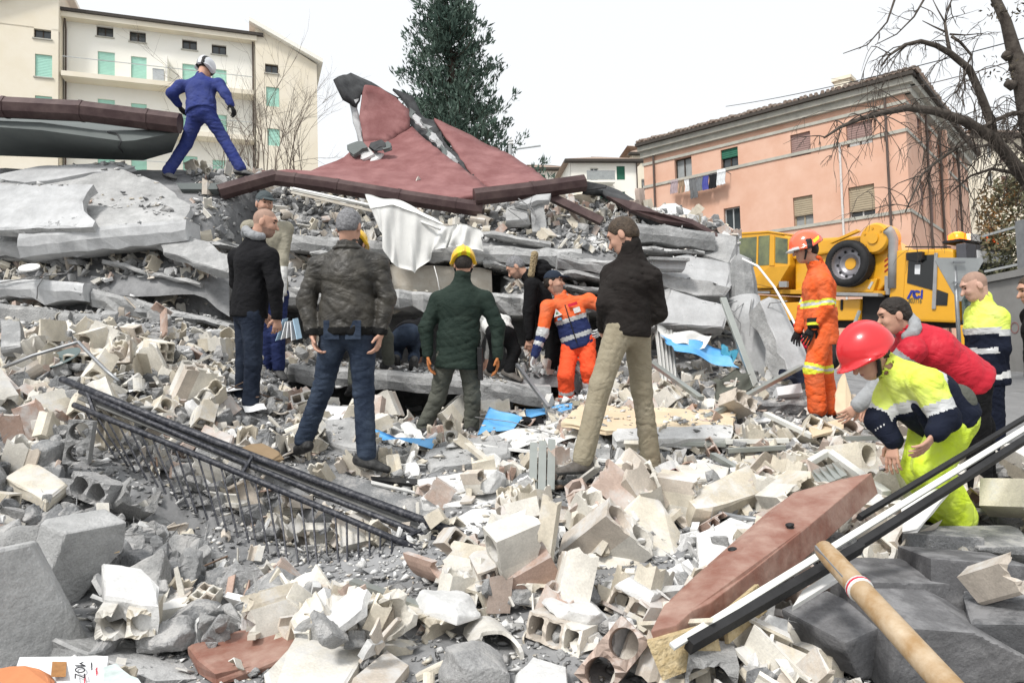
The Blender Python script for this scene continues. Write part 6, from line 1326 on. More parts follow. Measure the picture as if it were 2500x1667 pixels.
def small_house(name, lab, u0, u1, vt, d, H_roof, depth, wins, m_, balcony=None, overhang=.6):
    A, B_ = P(u0, 600, d), P(u1, 600, d + .6); e = empty(name, (A[0], A[1], 1.4), lab, 'house'); dd = (B_ - A) * [1, 1, 0]; W = np.linalg.norm(dd); f = Facade(e, A, dd, W, 1.4, 0); f.z1 = f.sz((u0 + u1) / 2, vt)[1]
    for r, kw in wins: f.window(f.rect(*r), 'w', **kw)
    f.wall(m_)
    for a, b in ((0, 0), (W, W)): mb = MB(); mb.prism([f.pt(a, 1.4), f.pt(a, f.z1), f.pt(a, f.z1, -depth), f.pt(a, 1.4, -depth)], f.e * (.05 if a == 0 else -.05)); mb.build('side_wall', m_, e)
    z = f.z1; o = overhang; mb = MB(); a, b, c, g = f.pt(-o, z, o), f.pt(W + o, z, o), f.pt(W + o, z, -depth - o), f.pt(-o, z, -depth - o); t0, t1 = f.pt(depth * .45, z + H_roof, -depth / 2), f.pt(W - depth * .45, z + H_roof, -depth / 2)
    mb.add([a, b, c, g, t0, t1], [(0, 1, 5, 4), (1, 2, 5), (2, 3, 4, 5), (3, 0, 4), (3, 2, 1, 0)]); mb.build('roof', M['tiles_far'], e)
    f.box('eave', -o, W + o, z - .25, z - .01, 0, o, M['eave'])
    if balcony:
        q = f.rect(*balcony); b_ = f.box('balcony', q[0], q[1], q[2] - .2, q[2], .02, 1.2, M['cream_light']); f.box('balcony_glass', q[0], q[1], q[2] + .05, q[3], 1.1, 1.14, M['curtain'], b_)
        mb = MB(); mb.bar(f.pt(q[0], q[3] + .03, 1.12), f.pt(q[1], q[3] + .03, 1.12), .06, .06)
        for k in range(5): s_ = q[0] + (q[1] - q[0]) * k / 4; mb.bar(f.pt(s_, q[2], 1.12), f.pt(s_, q[3], 1.12), .05, .05)
        mb.build('balcony_rail', M['steel'], b_)
    mb = MB(); mb.tube([f.pt(W - .1, f.z1 - .1, .08), f.pt(W - .1, 1.5, .08)], .06, 6); mb.build('downpipe', M['pipe'], e)
k_ = .3615
small_house('small_house', 'white house with glass balcony and dark green shutter', 800 + 1655 * k_, 800 + 2110 * k_, 1085 * k_, 68, 1.6, 8, [((800 + 1952 * k_, 1122 * k_, 800 + 2008 * k_, 1215 * k_), dict(shutter='shutter_dark')), ((800 + 1775 * k_, 1135 * k_, 800 + 1828 * k_, 1235 * k_), dict(frame='frame_white')), ((800 + 1955 * k_, 1295 * k_, 800 + 2010 * k_, 1390 * k_), dict(shutter='shutter_dark')), ((800 + 1840 * k_, 1280 * k_, 800 + 1905 * k_, 1390 * k_), dict(shutter='shutter_dark'))], M['cream_light'], (800 + 1735 * k_, 1180 * k_, 800 + 1922 * k_, 1240 * k_))
small_house('small_house', 'low cream house with tiled roof beside the conifer', 800 + 1340 * k_, 800 + 1625 * k_, 1140 * k_, 76, 1.6, 8, [((800 + 1420 * k_, 1180 * k_, 800 + 1470 * k_, 1260 * k_), dict(shutter='shutter_dark'))], M['cream_light'])
small_house('small_house', 'pale house half hidden behind the pink house', 800 + 2085 * k_, 800 + 2330 * k_, 1040 * k_, 80, 2.2, 8, [((800 + 2120 * k_, 1210 * k_, 800 + 2148 * k_, 1290 * k_), dict(frame='frame_white'))], M['cream'])
small_house('far_house', 'beige house with small windows behind the bare tree', 2395, 2620, 330, 52, 2.0, 9, [((2410,350,2424,385), dict(frame='frame_white')), ((2440,360,2460,395), dict(shutter='shutter_mauve')), ((2412,420,2428,455), dict(frame='frame_white')), ((2445,430,2465,465), dict(shutter='shutter_mauve'))], M['cream'])
# --- retaining wall and fence at the right
def wall_fence():
    a, b = P(2385, 760, 13.5), P(2720, 760, 10.5); e = nrm((b - a) * [1, 1, 0]); L_ = np.linalg.norm((b - a)[:2]); n = np.array([e[1], -e[0], 0]); zt = P(2420, 690, 13.2)[2]
    w_ = empty('retaining_wall', (a[0], a[1], 1.3), 'grey concrete retaining wall along the road', 'wall'); mb = MB(); mb.prism([np.array([a[0], a[1], 1.2]), np.array([b[0], b[1], 1.2]), np.array([b[0], b[1], zt]), np.array([a[0], a[1], zt])], -n * .4); mb.build('wall_body', M['grey_wall'], w_, bevel=.02)
    mb = MB(); mb.prism([np.array([a[0], a[1], zt + .001]) + n * .06, np.array([b[0], b[1], zt + .001]) + n * .06, np.array([b[0], b[1], zt + .12]) + n * .06, np.array([a[0], a[1], zt + .12]) + n * .06], -n * .5); mb.build('coping', M['grey_wall'], w_)
    mb = MB(); c = P(2478, 800, 12.6); q = CAM + (c - CAM) * (np.dot(np.array([a[0], a[1], 0]) - CAM * [1, 1, 0], n) / np.dot((c - CAM), n)); mb.lathe(q + n * .004, n, [(0, .10), (.003, .10), (.003, .085), (0, .085)], 24); mb.build('painted_ring', mat('faded_red', (.28, .13, .12), .9), w_)
    f = empty('metal_fence', (a[0], a[1], zt + .12), 'grey metal fence of thin bars on top of the retaining wall', 'fence'); z1 = zt + .12 + .85
    for z in (zt + .25, z1 - .05): mb = MB(); mb.bar(np.array([a[0], a[1], z]) - n * .2, np.array([b[0], b[1], z]) - n * .2, .04, .04); mb.build('rail', M['rail'], f)
    for k in range(int(L_ / .14)): p = a + e * (.05 + k * .14) - n * .2; mb = MB(); mb.bar(np.array([p[0], p[1], zt + .12]), np.array([p[0], p[1], z1]), .018, .018); mb.build('bar', M['rail'], f)
    p = a + e * .95 - n * .15; mb = MB(); mb.prism([np.array([p[0], p[1], zt + .13]), np.array([p[0], p[1], zt + 1.0]), np.array([p[0], p[1], zt + 1.0]) + e * .15, np.array([p[0], p[1], zt + .6]) + e * 1.3, np.array([p[0], p[1], zt + .13]) + e * 1.3], n * .03); tag(mb.build('metal_gate', M['steel']), 'grey sheet metal gate leaf beside the fence bars', 'gate')
wall_fence()
def road():
    V = []; Fc = []; nx_, ny_ = 14, 30
    for j in range(ny_):
        for i in range(nx_): y = 6.2 + j * .42; x = (1.06 * y * .60) + i * .6; V.append((x, y, hz(x, y) + .012))
    for j in range(ny_ - 1):
        for i in range(nx_ - 1): Fc.append((j * nx_ + i, j * nx_ + i + 1, (j + 1) * nx_ + i + 1, (j + 1) * nx_ + i))
    tag(link('road', mesh('road', np.array(V), Fc, mat('asphalt', (.20, .20, .20), .9, 0, .1, 2, .4, 60), None, True)), kind='structure')
road()
# ------------------------------------------------------------------ crane truck
Y = mat('truck_yellow', (.72, .36, .018), .38, 0, .04, 1.5, spec=.5, coat=.25); Yd = mat('truck_yellow_dusty', (.60, .31, .03), .55, 0, .08, 2)
def truck():
    t = R(57); hd = np.array([math.cos(t), -math.sin(t), 0]); n = np.array([-math.sin(t), -math.cos(t), 0]); P0 = P(2320, 700, 17.0)
    def S(x, y, out=0.): return onplane(1750 + .3189 * x, 500 + .3189 * y, P0, n) + n * out       # pixel of the side view -> point on the truck's side
    root = empty('crane_truck', (P0[0] - 3, P0[1], 1.4), 'yellow crane truck with spare wheel and orange beacon', 'truck')
    def part(name, poly, m_, w, out=0, bevel=.03, parent=None):
        mb = MB(); mb.prism([S(x, y, out) for x, y in poly], -n * w); return mb.build(name, m_, parent or root, bevel=bevel)
    gl = mat('cab_glass', (.03, .045, .03), .06, 0, .3, 1.2, spec=.8, col2=(.20, .22, .09), c2amt=.45); dk = mat('cab_dark', (.012, .013, .013), .15, spec=.6); bk = mat('chassis_black', (.02, .02, .021), .7); gy = mat('truck_grey', (.30, .30, .30), .6)
    # operator cab
    oc = part('operator_cab', [(150,262),(195,215),(455,212),(600,250),(600,470),(545,560),(500,642),(262,642),(250,560),(240,490),(150,480)], Y, 1.1, .25, .05)
    for q in ([(160,265),(350,250),(343,470),(250,488),(165,478)], [(365,246),(448,240),(443,464),(360,470)], [(492,252),(585,268),(585,455),(490,447)]): part('window', q, gl, .03, .262, 0, oc)
    part('roof_rim', [(170,222),(440,205),(560,225),(560,236),(440,218),(175,236)], Y, 1.15, .28, .01, oc); part('window_frame', [(352,246),(364,245),(358,472),(346,474)], Y, .03, .275, .005, oc); part('window_frame', [(452,236),(488,244),(486,470),(446,470)], Y, .03, .275, .005, oc)
    part('cab_panel', [(300,600),(440,485),(600,470),(545,560),(500,640)], Yd, .02, .27, 0, oc); part('marker_box', [(530,590),(590,590),(590,635),(530,635)], gy, .1, .33, .01, oc)
    # superstructure, boom, winch
    ss = part('turntable_body', [(600,300),(690,262),(1110,236),(1160,250),(1330,350),(1345,420),(1335,560),(1240,660),(900,672),(600,672)], Y, 1.6, .0, .05)
    part('boom', [(600,330),(860,262),(1120,240),(1120,330),(600,420)], Y, .6, .12, .05); part('boom_strut', [(915,292),(1130,196),(1140,206),(1140,216),(925,306)], Y, .12, .35, .01)
    mb = MB(); c = S(1235, 262, .1); mb.lathe(c, n, [(-.5, .0), (-.5, .38), (.05, .40), (.12, .35), (.12, .14), (.16, .14), (.16, 0)], 32, ref=(0, 0, 1)); w_ = mb.build('winch_drum', Y, root)
    for a in (35, 90, 145, 215): mb = MB(); mb.lathe(c + n * .1 + (hd * math.cos(R(a)) + np.array([0, 0, math.sin(R(a))])) * .26, n, [(0, .03), (.04, .03), (.04, 0)], 10); mb.build('bolt', Yd, w_)
    part('winch_mount', [(1140,270),(1330,250),(1345,360),(1130,380)], Y, .5, .02, .03)
    part('rear_lamp', [(1198,305),(1285,308),(1285,340),(1198,338)], mat('red_lens', (.5, .03, .01), .3), .06, .18, .008)
    for k in range(3): part('hazard_stripe', [(1285, 520 - k * 40), (1335, 480 - k * 40), (1335, 466 - k * 40), (1285, 506 - k * 40)], mat('hazard_red', (.35, .03, .02), .5), .01, .012, 0, ss)
    part('slot', [(1308,382),(1340,382),(1340,403),(1308,403)], bk, .02, .012, 0, ss)
    # spare wheel
    wc = S(1050, 455, .2); r = np.linalg.norm(S(1218, 455, .2) - wc); wh = MB(); wh.lathe(wc, n, [(-.18, r * .70), (-.2, r * .90), (-.14, r), (.14, r), (.2, r * .93), (.22, r * .72), (.16, r * .69)], 36, ref=(0, 0, 1)); wo_ = wh.build('spare_wheel', M['rubber'], root, smooth=True)
    tr = MB()
    for k in range(44): a = 2 * math.pi * k / 44; q = wc + (hd * math.cos(a) + np.array([0, 0, math.sin(a)])) * r; tr.box(q, n * .15, (hd * -math.sin(a) + np.array([0, 0, math.cos(a)])) * .045, (hd * math.cos(a) + np.array([0, 0, math.sin(a)])) * .012)
    tr.build('tread', M['rubber'], wo_)
    rm = MB(); rm.lathe(wc, n, [(.18, r * .70), (.12, r * .68), (.0, r * .62), (-.02, r * .5), (.02, r * .44), (-.02, r * .40), (-.05, r * .26)], 32, ref=(0, 0, 1)); rm.build('rim', mat('rim_grey', (.30, .29, .31), .4, .5), wo_, smooth=True)
    hb = MB(); hb.lathe(wc, n, [(-.05, r * .26), (-.03, r * .25), (-.03, 0)], 24, ref=(0, 0, 1)); hb.build('hub', Y, wo_)
    for k in range(10): a = 2 * math.pi * k / 10; mb = MB(); mb.lathe(wc + n * .0 + (hd * math.cos(a) + np.array([0, 0, math.sin(a)])) * r * .56, n, [(.0, .035), (.014, .035), (.014, 0)], 8); mb.build('rim_hole', bk, wo_)
    # exhaust, deck, chassis
    mb = MB(); mb.tube([S(1335, 190, .2), S(1352, 215, .15), S(1368, 265, .1), S(1366, 400, .1), S(1362, 640, .1)], [.12, .12, .115, .11, .11], 12); mb.build('exhaust_pipe', gy, root, smooth=True)
    mb = MB(); mb.lathe(S(1333, 186, .2), S(1333, 186, .2) - S(1352, 215, .15), [(.0, .1), (.01, .0)], 12); mb.build('exhaust_mouth', bk, root)
    part('deck', [(250,645),(1300,660),(1300,690),(255,680)], Yd, 2.2, .1, .01); part('deck_strip', [(300,660),(430,662),(430,680),(300,678)], gy, .05, .16, .005); part('step', [(960,672),(1285,680),(1285,705),(960,698)], gy, .3, .3, .01)
    part('side_box', [(530,750),(1110,720),(1100,885),(530,885)], Y, 2.0, .05, .03); part('side_box', [(300,690),(530,700),(530,880),(300,880)], Yd, 1.9, .0, .03); part('handle', [(960,725),(976,725),(974,805),(958,805)], bk, .04, .08, .005)
    part('fender', [(880,600),(1250,565),(1215,672),(880,672)], Y, .9, .12, .03); part('reflector', [(1175,640),(1205,590),(1222,592),(1192,648)], mat('reflector_white', (.5, .5, .48), .4), .02, .135, 0)
    part('engine_bay', [(1105,700),(1345,690),(1345,900),(1100,900)], bk, 2.0, -.05, .02); part('air_filter', [(1290,545),(1342,545),(1342,690),(1290,690)], gy, .5, .05, .02)
    part('chassis', [(250,880),(1900,880),(1900,935),(250,935)], bk, 2.0, -.15, .02)
    for x in (420, 780, 1250, 1620):
        wc2 = S(x, 960, .0); wc2[2] = 1.45 + .52; mb = MB(); mb.lathe(wc2, n, [(-.3, 0), (-.3, .5), (-.26, .52), (0, .52), (.04, .48), (.04, .30), (-.05, .27), (-.05, 0)], 24, ref=(0, 0, 1)); mb.build('wheel', M['rubber'], root, smooth=True)
    # driver's cab
    cb = part('driver_cab', [(1395,350),(1785,336),(1830,345),(1850,700),(1850,905),(1335,885),(1338,700),(1375,390)], Y, 2.35, .12, .06)
    part('side_window', [(1492,392),(1690,384),(1690,660),(1478,600)], dk, .03, .135, .0, cb); part('lower_window', [(1708,650),(1792,680),(1784,772),(1702,770)], dk, .03, .135, 0, cb); part('window_visor', [(1490,372),(1612,362),(1612,425),(1580,445),(1490,430)], bk, .16, .26, .02, cb); part('window_sticker', [(1540,462),(1582,460),(1578,535),(1538,533)], M['paper'], .01, .142, 0, cb)
    part('roof_rail', [(1440,318),(1780,318),(1780,328),(1440,326)], bk, .1, .0, .005, cb); part('door_gap', [(1466,368),(1470,368),(1446,800),(1441,800)], Yd, .012, .128, 0, cb); part('pillar', [(1690,372),(1715,372),(1700,800),(1670,800)], gy, .04, .16, .01, cb)
    # front: grey hood band, windscreen, visor with lettering
    fo = S(1835, 345, .12); wd = 2.35; fn = hd; sv = -n
    def Fq(a, z0, z1, o=.0): return [fo + sv * a[0] + np.array([0, 0, z0]) + fn * o, fo + sv * a[1] + np.array([0, 0, z0]) + fn * o, fo + sv * a[1] + np.array([0, 0, z1]) + fn * o, fo + sv * a[0] + np.array([0, 0, z1]) + fn * o]
    mb = MB(); mb.prism(Fq((.12, wd - .12), -1.75, -.35, .05), fn * .06); mb.build('windscreen', mat('windscreen', (.28, .36, .36), .06, 0, .4, 1.3, spec=.8, col2=(.05, .07, .06)), root)
    mb = MB(); mb.prism(Fq((.0, wd), -.36, .12, .04), fn * .22); mb.build('sun_visor', mat('visor_grey', (.085, .085, .095), .5), root, bevel=.03); mb = MB(); mb.prism(Fq((.5, 1.35), -.30, -.02, .262), fn * .012); mb.build('visor_sticker', M['paper'], root); mb = MB(); mb.prism(Fq((1.45, 2.2), -.30, -.02, .262), fn * .012); mb.build('visor_sticker', M['paper'], root)
    mb = MB(); mb.prism(Fq((.0, wd), -3.0, -1.78, .02), fn * .1); mb.build('front_panel', Y, root, bevel=.03)
    # light bar
    lb = fo + np.array([0, 0, .22]) + sv * .1 - fn * .1; mb = MB(); mb.bar(lb, lb + sv * 2.1, .4, .07); br = mb.build('light_bar', bk, root, bevel=.01)
    mb = MB(); mb.lathe(lb + sv * .3 + np.array([0, 0, .035]), (0, 0, 1), [(0, .2), (.14, .19), (.2, .1), (.21, 0)], 20); mb.build('beacon', mat('beacon_lit', (.8, .12, .01), .3, emis=(1, .15, .006, 3.2)), br, smooth=True)
    mb = MB(); mb.box(lb + sv * 1.0 + np.array([0, 0, .125]), sv * .4, fn * .16, np.array([0, 0, .09])); mb.build('light_bar_panel', M['paper'], br, bevel=.01); mb = MB(); mb.box(lb + sv * 1.75 + np.array([0, 0, .125]), sv * .28, fn * .16, np.array([0, 0, .09])); mb.build('beacon', mat('beacon_amber', (.75, .16, .03), .3, emis=(1, .10, .01, .8)), br, bevel=.02)
    ld = bpy.data.lights.new('beacon_light', 'POINT'); ld.energy = 35; ld.color = (1, .32, .04); ld.shadow_soft_size = .15; lo = bpy.data.objects.new('beacon_light', ld); COL.objects.link(lo); lo.parent = root; lo.location = lb + sv * .3 + np.array([0, 0, .45]) - np.array(root.location)
    # lettering
    def text(body, a, b, hgt, m_, nm):
        cu = bpy.data.curves.new(nm, 'FONT'); cu.body = body; cu.size = 1; cu.extrude = .004; cu.resolution_u = 3; ob = bpy.data.objects.new(nm, cu); COL.objects.link(ob); dg = bpy.context.evaluated_depsgraph_get(); me = bpy.data.meshes.new_from_object(ob.evaluated_get(dg)); bpy.data.objects.remove(ob)
        V = np.array([v.co for v in me.vertices]); w0, w1 = V[:, 0].min(), V[:, 0].max(); h0, h1 = V[:, 1].min(), V[:, 1].max(); pa, pb = S(*a, .132), S(*b, .132); L_ = np.linalg.norm(pb - pa); ex = nrm(pb - pa); ez = nrm(np.array([0, 0, 1]) - ex * ex[2]); sc_ = L_ / (w1 - w0)
        W_ = pa + np.outer((V[:, 0] - w0) * sc_, ex) + np.outer((V[:, 1] - h0) / (h1 - h0) * hgt, ez) + np.outer(V[:, 2], n); o = obj(nm, W_, [tuple(p.vertices) for p in me.polygons], m_, cb); return o
    bl = mat('print_blue', (.035, .05, .30), .5)
    mb = MB()
    def tri(pts, w=.02): mb.prism([S(x, y, .135) for x, y in pts], -n * w)
    tri([(1475,720),(1492,722),(1520,668),(1540,720),(1556,722),(1530,655),(1508,655)]); [tri([(1552 + r0 * math.cos(R(a_)), 688 - r0 * math.sin(R(a_))) for r0, a_ in ((16, q), (34, q), (34, q + 31), (16, q + 31))]) for q in range(35, 320, 30)]; tri([(1586,652),(1600,653),(1596,722),(1580,720)]); mb.build('logo', bl, cb)
    text('803116', (1488,752), (1588,756), .13, mat('print_grey_green', (.13, .14, .08), .6), 'number')
truck()
# ------------------------------------------------------------------ road sign seen from behind
def sign():
    d = 11.0; e = empty('road_sign', P(2340, 905, d), 'triangular road sign seen from its grey back', 'road sign'); m_ = mat('sign_back', (.42, .44, .44), .5, .3, .06, 4)
    a, b, c = P(2279, 629, d), P(2405, 630, d), P(2343, 742, d); q = []
    for x, y, z in ((a, b, c), (b, c, a), (c, a, b)):
        for t in (.0, 1.0): p = x + nrm((z if t == 0 else y) - x) * .05; q.append(p)
    q = [a + nrm(c - a) * .05, a + nrm(b - a) * .05, b + nrm(a - b) * .05, b + nrm(c - b) * .05, c + nrm(b - c) * .05, c + nrm(a - c) * .05]
    mb = MB(); mb.prism(q, np.array([0, .012, 0])); mb.build('plate', m_, e)
    g = P(2340, 880, d); g[2] = hz(g[0], g[1]) - .1; top = P(2341, 634, d) - np.array([0, .04, 0]); mb = MB(); mb.tube([g - np.array([0, .04, 0]), np.array([g[0], g[1] - .04, top[2]])], .03, 10); mb.build('pole', M['steel'], e, smooth=True)
    mb = MB(); mb.bar(P(2328, 640, d - .05), P(2356, 640, d - .05), .03, .03); mb.bar(P(2328, 690, d - .05), P(2356, 690, d - .05), .03, .03); mb.build('bracket', M['steel'], e)
sign()
# ------------------------------------------------------------------ trees, cables, lamp
def conifer():
    b = P(1160, 700, 28); b[2] = 1.3; tip = P(1072, -200, 28); e = empty('conifer_tree', b, 'tall dark green conifer with upswept branches behind the red roof', 'tree'); H_ = tip[2] - b[2]; r_ = np.random.default_rng(4)
    ax = lambda t: b + (tip - b) * t
    mb = MB(); mb.tube([ax(t) for t in np.linspace(0, 1, 9)], list(np.linspace(.32, .03, 9)), 8); mb.build('trunk', mat('conifer_bark', (.06, .045, .035), .9), e)
    V = []; Q = []; bm_ = MB(); n = 0; fol = []
    for t in np.linspace(.12, .985, 58):
        L0 = (1 - t) ** 1.0 * 4.7 + .2; nb = 7 if t < .85 else 5
        for k in range(nb):
            a = r_.uniform(0, 6.283); L_ = L0 * r_.uniform(.55, 1.18); o = np.array([math.cos(a), math.sin(a), 0]); p0 = ax(t) + [0, 0, r_.normal(0, .12)]; pts = []
            for q in np.linspace(0, 1, 7): pts.append(p0 + o * L_ * q + np.array([0, 0, (-.16 * math.sin(q * 2.3) + .55 * q ** 3) * L_ * .62 * r_.uniform(.8, 1.2)]))
            bm_.tube(pts, list(np.linspace(.035, .006, 7)), 4)
            m_ = int(9 + L_ * 11)
            for j in range(m_):
                q = r_.uniform(.10, 1) ** .75; i = min(5, int(q * 6)); c = pts[i] + (pts[i + 1] - pts[i]) * (q * 6 - i); spread = .24 * (1.12 - q) * min(1.3, L_ * .6) + .06
                fol.append((c + r_.normal(0, 1, 3) * spread * [1, 1, .8], o * .55 + np.array([0, 0, .75 + .6 * q]) + r_.normal(0, .35, 3), r_.uniform(.13, .32)))
    bm_.build('branch', M['frame_brown'], e)
    C = np.array([f[0] for f in fol]); D = np.array([nrm(f[1]) for f in fol]); S_ = np.array([f[2] for f in fol]); VV = []; FF = []; base = 0
    for k in range(5):     # each sprig: five narrow blades
        A = D + r_.normal(0, .38, D.shape); A /= np.linalg.norm(A, axis=1)[:, None]; B2 = np.cross(A, r_.normal(0, 1, D.shape)); B2 /= np.linalg.norm(B2, axis=1)[:, None]; w_ = (S_ * .13)[:, None]; l_ = (S_ * r_.uniform(.7, 1.2, len(S_)))[:, None]
        st = C + r_.normal(0, .05, C.shape); v = np.stack([st - B2 * w_ * .5, st + A * l_ * .55 - B2 * w_, st + A * l_, st + A * l_ * .5 + B2 * w_], 1); VV.append(v.reshape(-1, 3)); FF.append(np.arange(len(C) * 4).reshape(-1, 4) + base); base += len(C) * 4
    gm = mat('conifer_needles', (.040, .072, .056), .8, 0, .25, .9, col2=(.11, .16, .125), c2amt=.5)
    o = obj('crown', np.concatenate(VV), np.concatenate(FF), gm, e); return e
conifer()
M['bark'] = mat('bark', (.045, .036, .030), .9, 0, .25, 12, .8, 25, col2=(.11, .095, .08), c2amt=.45)
def bare_tree():
    d = 9.4; k = .421; e = empty('bare_tree', P(2545, 1010, d), 'leafless tree with drooping twigs overhanging from the right', 'tree'); r_ = np.random.default_rng(12)
    def Z(x, y, dd=0): return P(2050 + x * k, y * k, d + dd)
    tr = MB(); g = Z(1330, 2400); g[2] = hz(g[0], g[1]) - .2
    tr.tube([g, Z(1290, 1500), Z(1200, 1050), Z(1120, 700), Z(1070, 470), Z(1010, 300), Z(965, 130), Z(905, 0), Z(840, -160)], [.24, .22, .19, .16, .13, .085, .065, .055, .04], 10); tr.tube([Z(1200, 1050), Z(1220, 700), Z(1260, 300), Z(1300, -100)], [.15, .12, .09, .06], 8)
    for q in ([Z(985, 330), Z(950, 315)], [Z(1010, 500), Z(965, 480)], [Z(1020, 370), Z(1000, 410)]): tr.tube(q, [.07, .05], 7)
    tr.build('trunk', M['bark'], e, smooth=True)
    limbs = [([(1110,1080),(1000,940),(890,800),(720,700),(560,645),(400,625),(250,655),(120,690),(0,740),(-90,800)], .088, .012, -.9), ([(890,800),(880,720),(820,560),(750,400),(640,310),(560,265),(470,240),(380,260),(290,320),(240,385)], .062, .010, -.4), ([(1110,650),(1000,660),(900,700),(830,740),(690,850),(560,940),(480,1010),(430,1120),(380,1230)], .036, .008, -.6),
             ([(640,300),(625,230),(610,130),(630,60),(655,-20)], .028, .008, .3), ([(610,185),(545,155),(480,122)], .014, .005, .2), ([(640,200),(730,205),(830,195)], .014, .005, .2), ([(650,212),(700,245),(765,322),(742,372),(745,400)], .022, .012, .1), ([(500,-20),(430,100),(330,200),(205,262)], .016, .005, .1), ([(325,-20),(275,130),(160,262),(20,312)], .016, .005, .1), ([(610,130),(570,60),(540,0)], .012, .005, .1), ([(745,400),(690,520),(600,580)], .013, .004, .1), ([(720,400),(725,520),(680,610)], .012, .004, 0),
             ([(1000,940),(940,880),(860,840),(780,860),(700,880)], .03, .008, -.5), ([(1080,760),(1000,800),(930,830)], .03, .015, 0), ([(1110,1080),(1000,1000),(880,980),(760,1020),(640,1120)], .035, .008, .5), ([(1100,900),(1040,860),(980,800),(1060,700)], .03, .01, .2), ([(1080,520),(1150,420),(1200,300)], .03, .01, .2)]
    lm = MB(); tw = MB(); src = []
    for pts, r0, r1, dd in limbs:
        n = len(pts); W_ = [Z(x, y, dd * i / (n - 1)) for i, (x, y) in enumerate(pts)]
        lm.tube(W_, list(np.linspace(r0, r1, n)), 7 if r0 > .03 else 5)
        for i in range(n - 1):
            for q in range(max(1, int(np.linalg.norm(W_[i + 1] - W_[i]) / .085))): src.append((W_[i] + (W_[i + 1] - W_[i]) * r_.random(), nrm(W_[i + 1] - W_[i]), r0 + (r1 - r0) * i / n, i / n, pts[0][1] > 600))
    lm.build('limb', M['bark'], e, smooth=True)
    def twig(p, dr, L_, r, low, lev=0):
        pts = [p]; q = p; dd = dr; m_ = 7
        for i in range(m_): dd = nrm(dd + np.array([0, 0, -.22 if low else -.02]) + r_.normal(0, .14, 3)); q = q + dd * L_ / m_; pts.append(q)
        tw.tube(pts, list(np.linspace(r, .0018, m_ + 1)), 4, cap=False)
        if lev < 2:
            for c in range(3 if low else 2): i = r_.integers(1, m_); twig(pts[i], nrm(dd + r_.normal(0, .7, 3)), L_ * r_.uniform(.3, .6), r * .6, low, lev + 1)
    for (p, t, r, f, low) in src:
        if r_.random() < (.8 if low else .42): twig(p, nrm(t * .3 + np.array([-.25, 0, .25 if low else .1]) + r_.normal(0, .55, 3)), r_.uniform(.35, 1.25) if low else r_.uniform(.15, .5), min(.009, r * .5), low)
    tw.build('twig', mat('twig', (.075, .062, .052), .9, 0, .2, 6), e)
    lf = MB()
    for i in range(150):
        c = Z(r_.uniform(830, 1120), r_.uniform(-20, 130) if r_.random() < .6 else r_.uniform(300, 480), r_.uniform(-.4, .4)); a, b_ = nrm(r_.normal(0, 1, 3)), nrm(r_.normal(0, 1, 3)); lf.add([c, c + a * .03 + b_ * .015, c + a * .07, c + a * .03 - b_ * .015], [(0, 1, 2, 3)])
    lf.build('dead_leaf', mat('dead_leaf', (.09, .075, .05), .9), e)['kind'] = 'stuff'
bare_tree()
def bush():
    c0 = P(2480, 520, 17); e = empty('olive_bush', (c0[0], c0[1], 1.45), 'grey green evergreen bush behind the fence', 'bush'); r_ = np.random.default_rng(5); V = []; n = 17000
    q = r_.normal(0, 1, (n, 3)); q /= np.linalg.norm(q, axis=1)[:, None]; rad = r_.uniform(.5, 1, n)[:, None] ** .5; lob = 1 + .25 * np.sin(q[:, :1] * 5 + 1) * np.cos(q[:, 2:] * 6); c = c0 + np.array([.6, 0, -1.2]) + q * rad * lob * np.array([1.35, 1.2, 2.6]); c[:, 2] = np.maximum(c[:, 2], 1.5)
    a = r_.normal(0, 1, (n, 3)); a /= np.linalg.norm(a, axis=1)[:, None]; b = np.cross(a, r_.normal(0, 1, (n, 3))); b /= np.linalg.norm(b, axis=1)[:, None]; v = np.stack([c, c + a * .05 + b * .028, c + a * .12, c + a * .05 - b * .028], 1).reshape(-1, 3)
    obj('foliage', v, np.arange(n * 4).reshape(-1, 4), mat('olive_leaf', (.075, .08, .045), .8, 0, .25, 2, col2=(.17, .165, .10), c2amt=.45), e); mb = MB(); mb.tube([(c0[0] + .6, c0[1], 1.3), (c0[0] + .6, c0[1], 3.2)], [.08, .05], 6); mb.build('stem', M['bark'], e)
bush()
def shrubs():
    """leafless shrubs in front of the cream block"""
    for j, (u, v, d, hh) in enumerate([(640,420,30,4.6),(690,425,31,3.6),(740,430,32,3.4),(590,420,30,3.9),(545,420,31,2.6)]):
        r_ = np.random.default_rng(j); g = P(u, v + 20, d); e = empty('bare_shrub', (g[0], g[1], g[2] - .6), 'leafless shrub of thin upright stems before the cream block', 'shrub', 'leafless shrubs before the cream block'); mb = MB()
        def tw(p, dr, L_, r, lv):
            pts = [p]; q = p; dd = dr
            for i in range(5): dd = nrm(dd + np.array([0, 0, .05]) + r_.normal(0, .10, 3)); q = q + dd * L_ / 5; pts.append(q)
            mb.tube(pts, list(np.linspace(r, r * .35, 6)), 4, cap=False)
            if lv < 3:
                for c in range(4 if lv else 3): i = r_.integers(1, 6); tw(pts[i], nrm(dd + r_.normal(0, .38, 3)), L_ * r_.uniform(.4, .75), r * .5, lv + 1)
        for s in range(4): tw(g + np.array([r_.normal(0, .25), r_.normal(0, .2), -.6]), nrm(np.array([r_.normal(0, .22), r_.normal(0, .2), 1])), hh * r_.uniform(.6, 1), .03, 0)
        mb.build('stem', mat('shrub_bark', (.16, .13, .105), .9), e)
shrubs()
